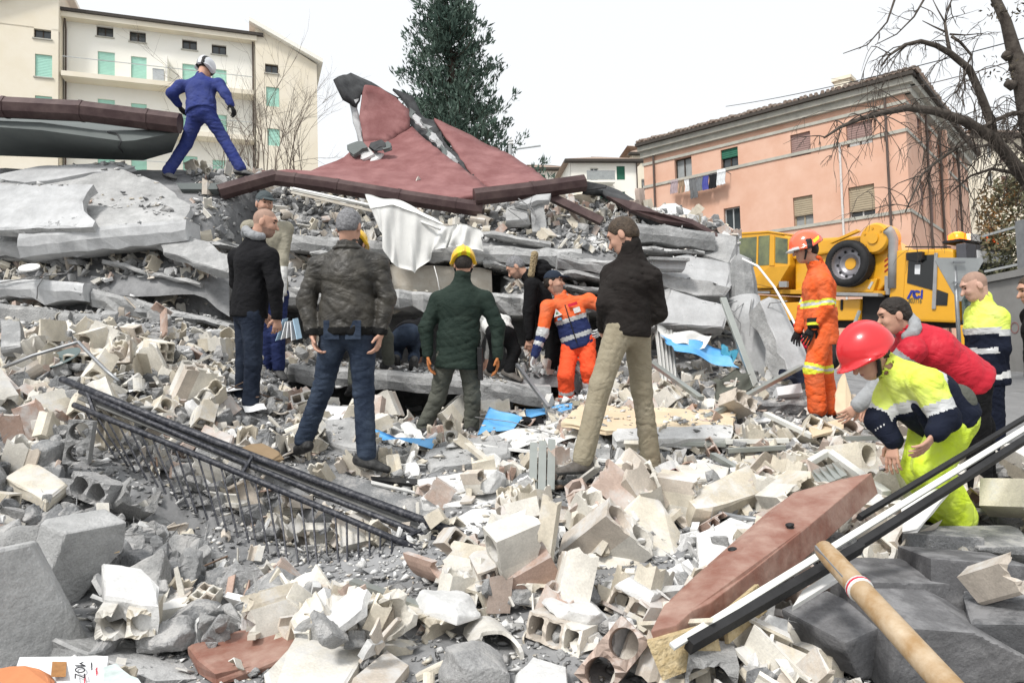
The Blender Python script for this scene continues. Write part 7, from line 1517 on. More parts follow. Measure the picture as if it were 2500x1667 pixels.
def cables():
    for (a, b, dd) in (((1500 + 640 * .4254, 612 * .4254), (1500 + 2500 * .4254, 180 * .4254), 'upper'), ((1500 + 1480 * .4254, 535 * .4254), (1500 + 2500 * .4254, 285 * .4254), 'lower')):
        p, q = P(*a, 27), P(*b, 12); mb = MB(); pts = [p + (q - p) * t - np.array([0, 0, .5 * t * (1 - t)]) for t in np.linspace(0, 1, 14)]; mb.tube(pts, .012, 4); tag(mb.build('overhead_cable', M['h_black'] if 'h_black' in M else K['h_black']), f'{dd} thin overhead cable running past the pink house roof', 'cable')
cables()
def lamp():
    e = empty('street_lamp', P(1248, 470, 20), 'slim lamp post with a curved white arm before the conifer', 'street lamp'); mb = MB(); g = P(1249, 800, 20); g[2] = 1.4; t = P(1245, 340, 20); mb.tube([g, t], .05, 8); mb.build('post', M['rail'], e); mb = MB(); mb.tube([P(1258, 395, 20), P(1252, 372, 20), P(1262, 364, 20), P(1320, 356, 20)], .025, 6); mb.build('arm', M['rail'], e)
    for v in (345, 352): mb = MB(); mb.bar(P(1240, v, 20), P(1253, v - 2, 20), .12, .03); mb.build('bracket', M['white_paint'], e)
lamp()
# ------------------------------------------------------------------ pieces placed one by one
def bar(name, a, b, w, h, m_, label, cat, up=(0, 0, 1), group=None, bevel=0):
    mb = MB(); mb.bar(P(*a), P(*b), w, h, up); o = mb.build(name, m_, bevel=bevel); return tag(o, label, cat, group)
def rod(name, pts, r, m_, label, cat, n=6, group=None):
    mb = MB(); mb.tube([P(*p) for p in pts], r, n); return tag(mb.build(name, m_, smooth=True), label, cat, group)
RR = np.random.default_rng
M['stone_dark'] = rubble_mat('stone_dark', [(.13, .13, .135), (.10, .102, .107), (.16, .16, .165)], dust=.35, dustcol=(.27, .27, .275), bump=1, bscale=22, grain=.3)
M['chipboard'] = mat('chipboard', (.42, .32, .17), .95, 0, .2, 40, 1, 70, col2=(.55, .45, .28))
M['redboard'] = mat('red_board', (.235, .105, .075), .5, 0, .08, 7, .4, 25, col2=(.39, .26, .21), c2amt=.42, spec=.35)
M['mortar'] = rubble_mat('mortar', [(.72, .72, .71), (.66, .66, .65)], dust=.1, dustcol=(.5, .5, .5), bump=.7, bscale=40, grain=.12)
# balcony railing across the pit
def railing():
    L0, R0 = (150, 925, 4.85), (1130, 1305, 4.05); e = empty('balcony_railing', P(640, 1130, 4.4), 'bent black balcony railing with thin bars lying across the rubble', 'railing')
    def lerp(a, b, t): return tuple(x + (y - x) * t for x, y in zip(a, b))
    sag = lambda t: 18 * math.sin(math.pi * t)
    def rail(a, b, r, nm, n=8, k=0.): mb = MB(); mb.tube([P(q[0], q[1] + k * sag(t), q[2]) for t in np.linspace(0, 1, 9) for q in [lerp(a, b, t)]], r, n); mb.build(nm, M['black_metal'], e, smooth=True)
    rail(L0, R0, .024, 'top_rail', k=.4); rail((195, 955, 4.8), (1085, 1325, 4.0), .017, 'second_rail', k=.4); A, B_ = (180, 988, 4.75), (1030, 1345, 3.9); rail(A, B_, .019, 'lower_rail', k=-.2)
    mb = MB(); q = [P(205, 965, 4.85), P(1090, 1318, 4.1)]; mb.bar(q[0], q[1], .10, .008, up=(0, -.6, 1)); mb.build('flat_band', mat('rail_grey', (.17, .17, .165), .6, .3, .2, 10), e)
    for t in (.06, .48, .93): mb = MB(); mb.tube([P(*lerp(L0, R0, t)), P(*lerp(A, B_, t))], .013, 6); mb.build('post', M['black_metal'], e)
    C0, C1 = (285, 1120, 4.6), (1000, 1475, 3.55)
    for i in range(30):
        t = i / 29; a = lerp(A, B_, .03 + .95 * t); b = lerp(C0, C1, t); b = (b[0] + 3 * math.sin(i * 2.1), b[1] + 46 * math.sin(math.pi * t) , b[2]); mb = MB(); mb.tube([P(*a), P(*b)], .0062, 5); mb.build('bar', M['black_metal'], e)
railing()
plate('balcony_plank', [(680,1128,5.0),(850,1160,4.95),(1110,1245,4.5),(1105,1285,4.35),(830,1205,4.7),(690,1160,4.9)], .07, M['concrete'], 'long narrow concrete edging behind the black railing', 'edging', jag=.01, seed=3)
# left foreground
def cap(u, v, d, rot, W, H, L_, seed, lab_):
    V, Q = rock((W * 1.04, .055, L_ * .96), seed, .008, .03, 7); V = V + np.array([0, H / 2 + .022, 0]); put((V, Q), 'mortar_bed', M['mortar'], u, v, d, rot, lab_, 'mortar')
def block(u, v, d, rot, lab, nx_=2, ny_=1, c=.13, L_=.2, hole='round', m_='clay', seed=0, keep=None, ch=None, jag=.012): return put(cells(nx_, ny_, c, ch or c, L_, .012 if hole == 'round' else .010, hole, RR(seed), jag=jag, keep=keep, seg=24), 'hollow_clay_block', M[m_], u, v, d, rot, lab, 'clay block')
block(196, 1078, 4.35, (88, 7, 22), 'grey clay block standing upright with two round holes one above the other', 1, 2, .13, .17, m_='concrete', seed=1, jag=.004)
block(240, 1195, 4.1, (80, 16, -16), 'grey clay block with two round holes lying below the upright block', 2, 1, .135, .16, m_='concrete', seed=2)
plate('stone_tile', [(12,1165,4.05),(75,1122,4.25),(165,1182,4.1),(112,1222,3.9)], .06, M['clay'], 'flat yellowish stone tile below the upright block', 'tile', jag=.006, seed=4)
block(330, 1215, 4.15, (60, 30, 40), 'dusty block corner beside the dark hole under the railing', 1, 1, .2, .2, m_='concrete', seed=5, keep=lambda i, j: (.3, .95))
put(rock((.34, .42, .50), 401, .014, .012, 5), 'boulder', [M['slab']], 30, 1490, 2.8, (0, -10, -28), 'big smooth grey broken pillar lump at the left', 'boulder')
put(rock((.2, .36, .36), 402, .012, .012, 5), 'boulder', [M['slab']], 175, 1365, 3.25, (0, 14, -32), 'second smooth grey pillar lump with rough top', 'boulder')
put(rock((.34, .3, .22), 8, .014, .05), 'boulder', M['concrete'], 75, 1345, 3.3, (0, 10, 20), 'rough grey rubble boulder behind the smooth pillar lumps', 'boulder')
plate('plaster_block', [(248,1372,2.98),(345,1385,3.0),(388,1432,2.9),(387,1478,2.75),(255,1455,2.8)], .11, M['mortar'], 'bright white plaster block on top of a round clay tube', 'plaster', jag=.0035, step=.07, seed=7, back=(0, .5, -1))
block(318, 1502, 2.82, (94, 4, 18), 'cream clay tube under the bright white plaster block', 2, 1, .105, .17, seed=8, keep=lambda i, j: (.1, .75) if i == 0 else (0, 1))
plate('tile_beam', [(115,1520,3.0),(275,1530,3.1),(495,1615,2.8),(480,1655,2.62),(380,1660,2.55),(125,1555,2.75)], .07, [M['slab'], M['concrete']], 'long grey concrete beam with tiled face at the bottom left', 'beam', jag=.008, seed=9, back=(0, .3, -1))
plate('red_board', [(458,1572,2.78),(580,1538,2.88),(700,1503,3.0),(738,1530,2.88),(700,1600,2.62),(525,1642,2.52)], .05, M['redboard'], 'broken red board lying flat in the left foreground', 'board', jag=.006, seed=10, back=(0, .4, -1))
def magazine():
    e = empty('magazine', P(160, 1660, 2.42), 'white printed magazine half buried under orange plaster', 'magazine')
    c = [P(35, 1640, 2.44), P(48, 1603, 2.5), P(264, 1601, 2.5), P(250, 1720, 2.33), P(20, 1720, 2.33)]; mb = MB(); n = nrm(np.cross(c[1] - c[0], c[2] - c[0])); n = n if n[2] < 0 else -n; mb.prism(c, n * .012); mb.build('cover', M['paper'], e)
    ex = nrm(P(225, 1690, 2.33) - P(225, 1625, 2.47)); ey = nrm(P(262, 1625, 2.47) - P(180, 1625, 2.47)); nn = -n
    def txt(body, org, size, m_):
        cu = bpy.data.curves.new('lettering', 'FONT'); cu.body = body; cu.size = size; cu.resolution_u = 3; cu.extrude = .0006; ob = bpy.data.objects.new('lettering', cu); COL.objects.link(ob); me = bpy.data.meshes.new_from_object(ob.evaluated_get(bpy.context.evaluated_depsgraph_get())); bpy.data.objects.remove(ob)
        V = np.array([v.co for v in me.vertices]); W_ = P(*org) + nn * .002 + np.outer(V[:, 0], ex) + np.outer(V[:, 1], ey) + np.outer(V[:, 2], nn); obj('lettering', W_, [tuple(p.vertices) for p in me.polygons], m_, e)
    txt('MOZ', (184, 1612, 2.49), .052, K['dark_print']); txt('la Repubblica', (234, 1625, 2.47), .012, K['red_print']); txt('Il commissario', (222, 1612, 2.49), .011, K['dark_print'])
    mb = MB(); o = P(206, 1642, 2.445) + nn * .001; mb.prism([o, o + ex * .1, o + ex * .1 + ey * .004, o + ey * .004], nn * .001); mb.build('red_rule', K['red_print'], e)
    mb = MB(); o = P(128, 1614, 2.485) + nn * .0012; mb.prism([o, o + ex * .1, o + ex * .1 + ey * .05, o + ey * .05], nn * .001); mb.build('picture', mat('magazine_picture', (.35, .17, .06), .5, 0, .2, 20), e)
magazine()
plate('orange_plaster', [(-20,1632,2.44),(60,1622,2.44),(112,1640,2.42),(120,1690,2.3),(-20,1700,2.3)], .03, mat('orange_plaster', (.55, .22, .10), .85, 0, .08, 6, .3, 30), 'orange painted plaster piece on the magazine', 'plaster', jag=.006, step=.04, seed=11)
plate('leaflet', [(250,1625,2.45),(285,1618,2.48),(345,1667,2.35),(330,1690,2.3),(262,1680,2.32)], .02, mat('leaflet', (.40, .48, .46), .5, 0, .2, 12, col2=(.7, .72, .72)), 'curled printed leaflet with green edge beside the magazine', 'leaflet', jag=.004, step=.04, seed=12)
# central foreground
plate('clay_plate', [(645,1640,2.38),(735,1532,2.72),(892,1582,2.62),(840,1675,2.34),(660,1700,2.28)], .09, M['clay'], 'large flat cream clay slab at the bottom of the rubble', 'clay slab', jag=.006, seed=13, back=(0, .4, -1))
plate('clay_plate', [(862,1655,2.36),(945,1583,2.58),(1002,1622,2.5),(940,1700,2.28)], .11, M['clay'], 'scored cream clay block face beside the large flat slab', 'clay slab', jag=.004, seed=14, back=(0, .4, -1))
block(1088, 1530, 2.8, (84, 6, -34), 'clay block with a thick white mortar top and half open tube', 2, 1, .13, .24, seed=15, keep=lambda i, j: (0, 1) if i == 0 else (.1, .72))
cap(1088, 1530, 2.8, (84, 6, -34), .26, .13, .24, 16, 'thick white mortar bed on the half open clay block')
block(1395, 1530, 2.78, (84, 8, -36), 'clay brick with three square holes and a white mortar top', 3, 1, .078, .27, 'square', seed=17, ch=.10, jag=.004)
cap(1395, 1530, 2.78, (84, 8, -36), .234, .10, .27, 18, 'white mortar bed on the brick with three square holes')
block(1548, 1478, 2.9, (80, 22, -28), 'clay brick with two square holes under a white plaster lump', 2, 1, .085, .18, 'square', seed=19, ch=.10)
cap(1548, 1478, 2.9, (80, 22, -28), .17, .10, .18, 20, 'smooth white plaster lump on the brick with two square holes')
block(1500, 1605, 2.5, (60, -46, 10), 'dusty clay block with two big round holes at the bottom edge', 2, 1, .125, .2, seed=21, m_='clay_pink')
put(arc(RR(22), .085, .2, 2.5, .016, 14), 'clay_shard', M['clay'], 1655, 1600, 2.5, (70, 30, 20), 'curved cream trough piece of a clay tube at the bottom edge', 'clay shard', 1.15)
put(arc(RR(23), .075, .19, 2.7, .012, 14), 'clay_shard', M['clay'], 1205, 1545, 2.72, (80, -70, 25), 'smooth curved cream clay shell beside the half open block', 'clay shard', 1.15)
block(1730, 1640, 2.42, (96, 10, -10), 'grey clay tube with a wide round mouth at the bottom right', 1, 1, .16, .16, m_='concrete', seed=24)
put(rock((.28, .2, .14), 25, .008, .06), 'concrete_lump', M['concrete'], 1155, 1630, 2.45, (0, 0, 20), 'speckled grey concrete lump at the bottom of the picture', 'concrete lump')
put(rock((.22, .15, .08), 26, .008, .06), 'concrete_lump', M['concrete'], 1270, 1450, 3.0, (0, 0, 20), 'flat grey concrete lump beside the brick with three holes', 'concrete lump')
plate('plaster_block', [(1260,1640,2.42),(1300,1600,2.55),(1385,1625,2.5),(1392,1700,2.28),(1250,1700,2.26)], .12, M['mortar'], 'broken white plaster block at the bottom edge', 'plaster', jag=.0035, step=.07, seed=27, back=(0, .5, -1))
# big leaning double block
block(1480, 1330, 3.5, (35, 42, 10), 'large cream clay block leaning with its round tubes underneath', 2, 1, .15, .34, seed=28, jag=.004)
plate('clay_plate', [(1455,1378,3.38),(1470,1300,3.55),(1590,1182,3.95),(1662,1298,3.75),(1640,1385,3.42),(1575,1412,3.3)], .05, M['clay'], 'tall pale clay plate leaning upright in the middle of the rubble', 'clay slab', jag=.005, seed=29)
plate('clay_plate', [(1392,1330,3.58),(1520,1180,4.05),(1568,1200,4.0),(1462,1365,3.5),(1430,1390,3.42)], .03, M['clay'], 'smooth cream clay plate beside the tall pale plate', 'clay slab', jag=.004, seed=30)
block(1330, 1288, 3.9, (94, 2, 8), 'clean cream clay block showing two wide round tubes', 2, 1, .145, .22, seed=31, jag=.004)
plate('clay_plate', [(1215,1350,3.75),(1235,1300,3.85),(1330,1330,3.8),(1330,1365,3.7),(1225,1368,3.68)], .03, M['clay'], 'cream clay tray under the two wide round tubes', 'clay slab', jag=.006, seed=32)
put(arc(RR(33), .12, .2, 3.0, .03, 16), 'clay_shard', M['clay_pink'], 1085, 1385, 3.35, (70, 90, 20), 'reddish clay arch opening like a tunnel near the railing end', 'clay shard', 1.0)
plate('clay_plate', [(1195,1455,3.1),(1330,1320,3.6),(1365,1345,3.55),(1240,1480,3.0)], .045, M['clay'], 'long grooved grey clay bar lying diagonally', 'clay slab', jag=.004, seed=34, back=(0, .5, -1))
for k, (u, v, s_) in enumerate([(1340,1415,1.),(1300,1440,.8),(1350,1450,.9),(1270,1420,.8),(1320,1470,.7)]): put(flat(RR(60 + k), (.16 * s_, .07 * s_), 5, .014), 'clay_shard', M['clay'], u, v, 3.15, (10 * k - 20, 15 * k - 30, 30 * k), 'fresh yellow clay splinter in the small heap of splinters', 'clay shard', group='fresh yellow clay splinters')
block(1925, 1205, 3.9, (84, -28, 20), 'white clay block with one clear round hole above the red door', 2, 1, .13, .2, seed=36)
plate('clay_plate', [(1675,1205,3.95),(1830,1130,4.25),(1880,1200,4.1),(1740,1240,3.8),(1700,1240,3.8)], .12, M['clay'], 'wide white and cream clay block above the red door', 'clay slab', jag=.004, seed=37, back=(0, .4, -1))
plate('plaster_block', [(1700,1300,3.6),(1790,1258,3.8),(1870,1290,3.6),(1790,1400,3.1),(1700,1400,3.2)], .12, M['plaster'], 'pale plaster slab pushed under the red door', 'plaster', jag=.008, seed=38, back=(0, .5, -1))
# red door
def red_panel():
    e = empty('broken_door', P(1850, 1400, 2.9), 'thick broken red door leaning in the right foreground', 'door'); C = [P(*p) for p in ((2050,1170,3.55),(2128,1153,3.5),(1980,1278,3.1),(1826,1401,2.74),(1735,1470,2.55),(1690,1490,2.5),(1650,1525,2.42),(1588,1540,2.4),(1620,1477,2.6),(1700,1401,2.82),(1758,1350,2.97),(1870,1252,3.28),(1938,1201,3.45))]
    n = nrm(np.cross(C[3] - C[0], C[9] - C[0])); n = n if n @ (C[0] - CAM) > 0 else -n; off = n * .02 + np.array([.03, .01, -.085]); mb = MB(); mb.prism(C, off); mb.build('board', M['redboard'], e, bevel=.004)
    mb = MB(); a = [P(1755, 1470, 2.5) + off * .3, P(1835, 1405, 2.68) + off * .3, P(1842, 1425, 2.66) + off, P(1745, 1500, 2.46) + off]; mb.prism(a, -n * .02 + np.array([.012, -.02, -.012])); mb.build('chipboard_core', M['chipboard'], e, bevel=.004)
    mb = MB(); a = [P(1575, 1545, 2.4) + off * .2, P(1740, 1500, 2.44) + off * .2, P(1735, 1515, 2.42) + off * 1.1, P(1590, 1570, 2.36) + off * 1.1]; mb.prism(a, np.array([-.004, -.02, -.004])); mb.build('torn_edge', M['chipboard'], e)
    for (u, v, d) in ((1930, 1292, 3.08), (1790, 1352, 2.95)): mb = MB(); p = P(u, v, d); mb.lathe(p + n * .01, -n, [(0, .016), (.02, .016), (.022, .012), (.03, .019), (.034, .018), (.034, 0)], 14); mb.build('knob', K['h_black'], e, smooth=True)
red_panel()
# aluminium window profile crossing the right foreground
def profile():
    e = empty('window_profile', P(2050, 1330, 2.9), 'long white and black window profile crossing the right foreground', 'profile'); a, b = P(2560, 1010, 3.75), P(1640, 1578, 2.32); mb = MB(); mb.bar(a, b, .026, .014, up=(.3, -.5, 1)); mb.build('white_face', M['alu_white'], e, bevel=.003)
    o = np.array([.024, -.008, -.036]); mb = MB(); mb.bar(a + o, b + (a - b) * .36 + o, .03, .04, up=(.3, -.5, 1)); mb.build('black_side', M['rubber'], e, bevel=.004); mb = MB(); mb.bar(b + (a - b) * .02 + o * .6, b + (a - b) * .36 + o * 1.2, .03, .05, up=(.3, -.5, 1)); mb.build('black_side', M['rubber'], e)
    mb = MB(); mb.bar(a + np.array([-.05, .03, .01]), b + (a - b) * .42 + np.array([-.05, .03, .01]), .02, .025, up=(.3, -.5, 1)); mb.build('rubber_seal', M['rubber'], e)
profile()
plate('white_board', [(2200,1225,3.6),(2330,1150,3.9),(2345,1165,3.85),(2240,1290,3.3),(2205,1290,3.35)], .02, M['white_paint'], 'white board lying against the window profile', 'board', jag=.002, seed=41)
plate('white_board', [(1935,1480,2.55),(1960,1440,2.65),(2045,1385,2.8),(2055,1405,2.75)], .02, M['white_paint'], 'small white plastic wedge under the red door', 'board', seed=42)
def curved_metal():
    V = []; n = 14
    for i in range(n + 1):
        a = R(200 + 130 * i / n)
        for (u, v, d) in ((2090, 1235, 3.5), (2185, 1190, 3.6)): V.append(P(u, v, d) + np.array([.16 * math.cos(a) + .08, -.02, .16 * math.sin(a) - .02]) + np.array([.0, 0, -.06]))
    Fc = [(2 * i, 2 * i + 1, 2 * i + 3, 2 * i + 2) for i in range(n)]; b = len(V); V += [v + np.array([0, .008, -.008]) for v in V]; Fc += [tuple(x + b for x in f[::-1]) for f in Fc] + [(2 * i, 2 * i + 2, 2 * i + 2 + b, 2 * i + b) for i in range(n)] + [(2 * i + 1, 2 * i + 1 + b, 2 * i + 3 + b, 2 * i + 3) for i in range(n)]
    tag(obj('metal_sheet', np.array(V), Fc, M['wood_dusty'], None, None, True), 'dusty curved sheet lying between the red door and the profile', 'sheet')
curved_metal()
def handle():
    e = empty('pick_handle', P(2200, 1600, 2.0), 'wooden tool handle with iron straps and a cord ring', 'tool handle'); a, b = P(2010, 1340, 2.62), P(2420, 1790, 1.72); d = nrm(b - a); mb = MB(); mb.tube([a - d * .01, a, a + (b - a) * .08, a + (b - a) * .5, b], [.026, .034, .037, .037, .037], 18); mb.build('shaft', mat('ash_wood', (.33, .21, .10), .6, 0, .14, 11, .3, 25, col2=(.52, .42, .30), c2amt=.4), e, smooth=True)
    s_ = nrm(np.cross(d, FWD)); up = np.cross(s_, d); c0 = -1
    for k in (1,):
        mb = MB(); o = -s_ * .028 - FWD * .022; mb.bar(a - d * .02 + o, a + d * .2 + o, .012, .03, up=FWD); mb.build('iron_strap', M['steel'], e, bevel=.003)
        for t in (.07, .17): mb = MB(); mb.lathe(a + d * t + o - FWD * .012, -FWD, [(0, .006), (.006, .004), (.006, 0)], 8); mb.build('rivet', M['rust'], e)
    c = a + d * .27; mb = MB(); mb.tube([c - d * .012, c + d * .012], .0425, 18); mb.build('cord_ring', M['cloth_white'], e, smooth=True); mb = MB(); mb.tube([c - d * .004, c + d * .004], .0432, 18); mb.build('cord_stripe', K['red_print'], e, smooth=True)
handle()
# dark masonry under the profile, right
for k, (u, v, d, sz, rot, lb) in enumerate([(2150, 1440, 3.1, (.42, .4, .2), (4, 6, 12), 'dark stone block right below the window profile'), (2370, 1425, 3.1, (.46, .4, .24), (-6, 4, -10), 'wide dark stone block behind the tool handle'), (2270, 1560, 2.75, (.56, .4, .26), (8, 7, 6), 'largest dark stone block in the shaded corner'), (2040, 1560, 2.75, (.26, .3, .2), (8, -7, 26), 'small dark stone block under the red door'), (2460, 1570, 2.75, (.26, .3, .3), (8, -7, -26), 'dark stone block cut by the right edge'),
        (2430, 1335, 3.6, (.5, .42, .12), (2, 2, 5), 'grey paving stone at the edge of the road'), (2270, 1320, 3.6, (.34, .36, .12), (-2, 3, -8), 'grey paving stone under the lime suited rescuer')]):
    put(rock(sz, 600 + k, .012, .018, 3), 'stone_block', M['stone_dark'] if k < 5 else M['concrete'], u, v, d, rot, lb, 'stone block')
block(2455, 1215, 3.9, (85, 30, 40), 'pale clay block with a round mouth at the right edge', 1, 1, .16, .2, seed=55)
put(cells(1, 1, .15, .13, .2, .015, 'square', RR(56), keep=lambda i, j: (.1, .7)), 'clay_shard', M['clay'], 2440, 1405, 2.75, (60, -20, 30), 'cream clay fragment on the dark stones at the right edge', 'clay shard')
# middle ground slabs and strips
for q, th, m_, lb, s_ in [
  ([(1015,1168,4.85),(1130,1150,4.95),(1232,1162,4.8),(1248,1210,4.6),(1180,1240,4.4),(1030,1215,4.5)], .09, 'plaster', 'white broken slab behind the railing end', 60), ([(1105,1265,4.25),(1150,1240,4.4),(1240,1238,4.4),(1255,1285,4.15),(1205,1312,3.95),(1110,1300,4.05)], .1, 'plaster', 'rough white slab left of the two round tubes', 61),
  ([(1042,1098,5.45),(1130,1070,5.6),(1215,1060,5.7),(1248,1078,5.5),(1245,1105,5.3),(1050,1145,5.1)], .16, 'slab', 'thick grey concrete beam piece at the feet of the green jacket', 62), ([(790,1025,5.8),(860,1015,5.9),(905,1070,5.6),(880,1100,5.4),(800,1080,5.5)], .12, 'slab', 'grey lump slab between the legs of the leather jacket', 63),
  ([(1290,1215,4.6),(1420,1200,4.75),(1445,1225,4.6),(1340,1245,4.45)], .06, 'plaster', 'pale stone slab under the brown pipe', 64), ([(1415,1100,5.4),(1470,1055,5.7),(1505,1065,5.65),(1490,1120,5.3),(1440,1135,5.2)], .06, 'slab', 'upright grey slab between the khaki trouser legs', 65),
  ([(1480,1175,4.75),(1500,1115,4.95),(1530,1160,4.8),(1510,1190,4.65)], .1, 'plaster', 'white stone between the shoes of the man in khaki trousers', 66), ([(1370,1030,5.7),(1420,985,6.4),(1800,1000,6.2),(1790,1040,5.6),(1480,1050,5.45)], .035, 'plywood', 'cream and orange wooden board lying flat behind the khaki trousers', 67),
  ([(1500,1045,5.5),(1790,1035,5.55),(1785,1068,5.35),(1505,1075,5.3)], .07, 'plaster', 'dusty white slab under the wooden board', 68), ([(1720,945,7.2),(1850,925,7.6),(2000,950,7.2),(1980,985,6.9),(1760,985,6.9)], .12, 'concrete', 'grey slab at the feet of the fireman', 69), ([(880,1150,5.0),(905,1105,5.3),(960,1130,5.15),(925,1165,4.9)], .06, 'clay', 'cream tile next to the shoe of the leather jacket', 70)]:
    if m_ == 'plywood' and m_ not in M: M['plywood'] = mat('plywood', (.58, .44, .30), .8, 0, .08, 3, .1, 20, col2=(.66, .56, .40))
    plate('masonry_piece', q, th, M[m_], lb, 'slab', jag=.012, seed=s_, back=(0, .4, -1), step=.1)
put(rock((.26, .2, .14), 71, .009, .06), 'plaster_piece', M['mortar'], 1198, 1172, 4.6, (0, 0, 30), 'bright white plaster lump on a clay brick in mid field', 'plaster')
for k in range(3): bar('shutter_slat', (1303 + 22 * k, 1082 - 4 * k, 4.95), (1300 + 22 * k, 1200 - 2 * k, 4.55), .05, .02, M['alu'], 'grey ribbed shutter slat standing upright in the rubble', 'slat', up=(0, -1, 0), group='upright shutter slats')
rod('brown_pipe', [(1258,1212,4.5),(1330,1195,4.6),(1400,1182,4.7),(1470,1185,4.75),(1512,1196,4.7)], .013, M['rust'], 'bent brown pipe lying before the khaki trousers', 'pipe'); rod('iron_rod', [(1105,1235,4.5),(1180,1240,4.4),(1330,1252,4.3)], .007, M['rust'], 'thin rusty rod across the white slabs', 'rod')
rod('conduit', [(1612,1215,4.2),(1700,1240,4.0),(1800,1262,3.75),(1880,1270,3.6)], .014, M['steel'], 'grey conduit with couplings above the red door', 'pipe')
bar('skirting_strip', (1155,1085,5.5), (1565,1135,5.15), .05, .02, M['white_paint'], 'long white skirting strip across the middle', 'strip'); bar('skirting_strip', (1140,1085,5.3), (1215,1145,4.9), .05, .03, M['clay'], 'cream strip stub leaning on the grey beam', 'strip')
bar('iron_bar', (1262,890,7.2), (1340,995,6.4), .03, .03, M['steel'], 'grey iron bar slanting beside the orange trousers', 'bar')
for k, (a, b, w_, m_, lb) in enumerate([((1765,728,7.9),(1845,945,7.2),.07,'alu','tall grey aluminium profile leaning before the round column'), ((1590,885,7.3),(1712,972,6.4),.06,'alu','aluminium profile sloping down right of the khaki trousers'), ((1955,895,6.95),(1625,1072,5.6),.06,'alu','long aluminium profile sloping down to the left of the fireman'),
      ((1620,1080,5.4),(1770,1085,5.35),.07,'alu','grey green window rail under the wooden board'), ((1770,1078,5.35),(1925,1075,5.3),.05,'alu_white','white window rail in the middle right'), ((1775,1100,5.2),(1915,1092,5.2),.06,'alu','second window rail below the white one'), ((1880,1185,4.3),(2022,1102,4.75),.055,'alu_white','white frame side pointing up to the frame corner'), ((2022,1102,4.75),(2165,1205,4.1),.055,'alu_white','white frame side falling from the frame corner'), ((1900,1120,4.8),(2010,1105,4.85),.05,'alu','grey frame bar left of the frame corner'), ((2060,1070,5.3),(2150,1068,5.3),.05,'alu','short grey bar beside the lime jacket'), ((1870,1010,6.0),(1985,1065,5.4),.05,'alu_white','white bar under the boots of the fireman'), ((1740,1110,5.1),(1810,1150,4.8),.05,'alu','short grey green bar stub')]):
    bar('window_bar', a, b, w_, .035, M[m_], lb, 'window bar', bevel=.003)
for k in range(7): plate('shutter_slat', [(1935 + 16 * k, 1165 - 6 * k, 4.5 - .01 * k), (1950 + 16 * k, 1162 - 6 * k, 4.5), (1985 + 14 * k, 1195 - 6 * k, 4.25), (1970 + 14 * k, 1200 - 6 * k, 4.25)], .008, M['alu'], 'dusty roller shutter slat in the bent shutter inside the frame', 'slat', group='roller shutter slats inside the frame', seed=k, back=(0, .4, -1))
plate('plywood_sheet', [(2045,1010,6.3),(2040,960,6.5),(2050,925,6.6),(2062,905,6.65),(2078,960,6.5),(2085,1015,6.3)], .02, M['plywood'], 'torn upright piece of plywood beside the fireman', 'plywood', jag=.008, step=.06, seed=75)
plate('cardboard', [(1975,1040,5.5),(2060,1020,5.7),(2060,1045,5.5),(1985,1065,5.35)], .02, M['plywood'], 'flat cream board under the reaching hand', 'board', jag=.004, seed=76)
plate('white_box', [(1895,945,7.0),(1955,935,7.0),(1960,958,6.95),(1900,965,6.95)], .2, M['paper'], 'white printed carton left of the fireman boots', 'carton', seed=77)
block(1800, 985, 6.1, (70, 30, 20), 'cream clay block with oval holes below the sloping profile', 2, 1, .12, .2, seed=78)
plate('clay_plate', [(1650,1135,4.9),(1720,1125,5.0),(1780,1140,4.85),(1770,1165,4.7),(1680,1170,4.7)], .03, M['clay'], 'cream tray shaped tile in the middle right', 'clay slab', jag=.005, seed=79)
# blue plastic, papers, curtain and other soft things
def drape(name, fn, nu, nv, m_, label, cat, th=.004):
    V = [fn(i / (nu - 1), j / (nv - 1)) for j in range(nv) for i in range(nu)]; V = np.array(V); Fc = [(j * nu + i, j * nu + i + 1, (j + 1) * nu + i + 1, (j + 1) * nu + i) for j in range(nv - 1) for i in range(nu - 1)]; b = len(V); n = nrm(CAM - V.mean(0)); V = np.concatenate([V, V - n * th]); Fc += [tuple(x + b for x in f[::-1]) for f in Fc]
    ed = [(i, i + 1) for i in range(nu - 1)] + [((nv - 1) * nu + i + 1, (nv - 1) * nu + i) for i in range(nu - 1)] + [((j + 1) * nu, j * nu) for j in range(nv - 1)] + [(j * nu + nu - 1, (j + 1) * nu + nu - 1) for j in range(nv - 1)]; Fc += [(a, b_, b_ + b, a + b) for a, b_ in ed]
    return tag(obj(name, V, Fc, m_, None, None, True), label, cat)
def quadp(c, i, j): a = np.array(c[0]) * (1 - i) + np.array(c[1]) * i; b = np.array(c[3]) * (1 - i) + np.array(c[2]) * i; return P(*(a * (1 - j) + b * j))
def rumple(c, f=6, amp=.03, seed=0):
    ph = RR(seed).uniform(0, 6, 4)
    def fn(i, j): return quadp(c, i, j) + np.array([.3, -.7, .6]) * amp * (math.sin(i * f + ph[0] + 1.5 * math.sin(j * 3 + ph[1])) + .5 * math.sin(j * f * 1.3 + ph[2] + i * 4))
    return fn
drape('plastic_sheet', rumple([(905,1045,5.9),(935,1075,5.75),(1065,1068,5.75),(1055,1095,5.5)], 5, .012, 1), 18, 8, M['blue_plastic'], 'blue plastic strip curling between the two men', 'plastic sheet')
drape('plastic_sheet', rumple([(1195,992,6.5),(1275,1020,6.4),(1255,1045,6.1),(1165,1062,6.0)], 6, .012, 2), 16, 10, M['blue_plastic'], 'bright blue plastic sheet right of the green jacket', 'plastic sheet')
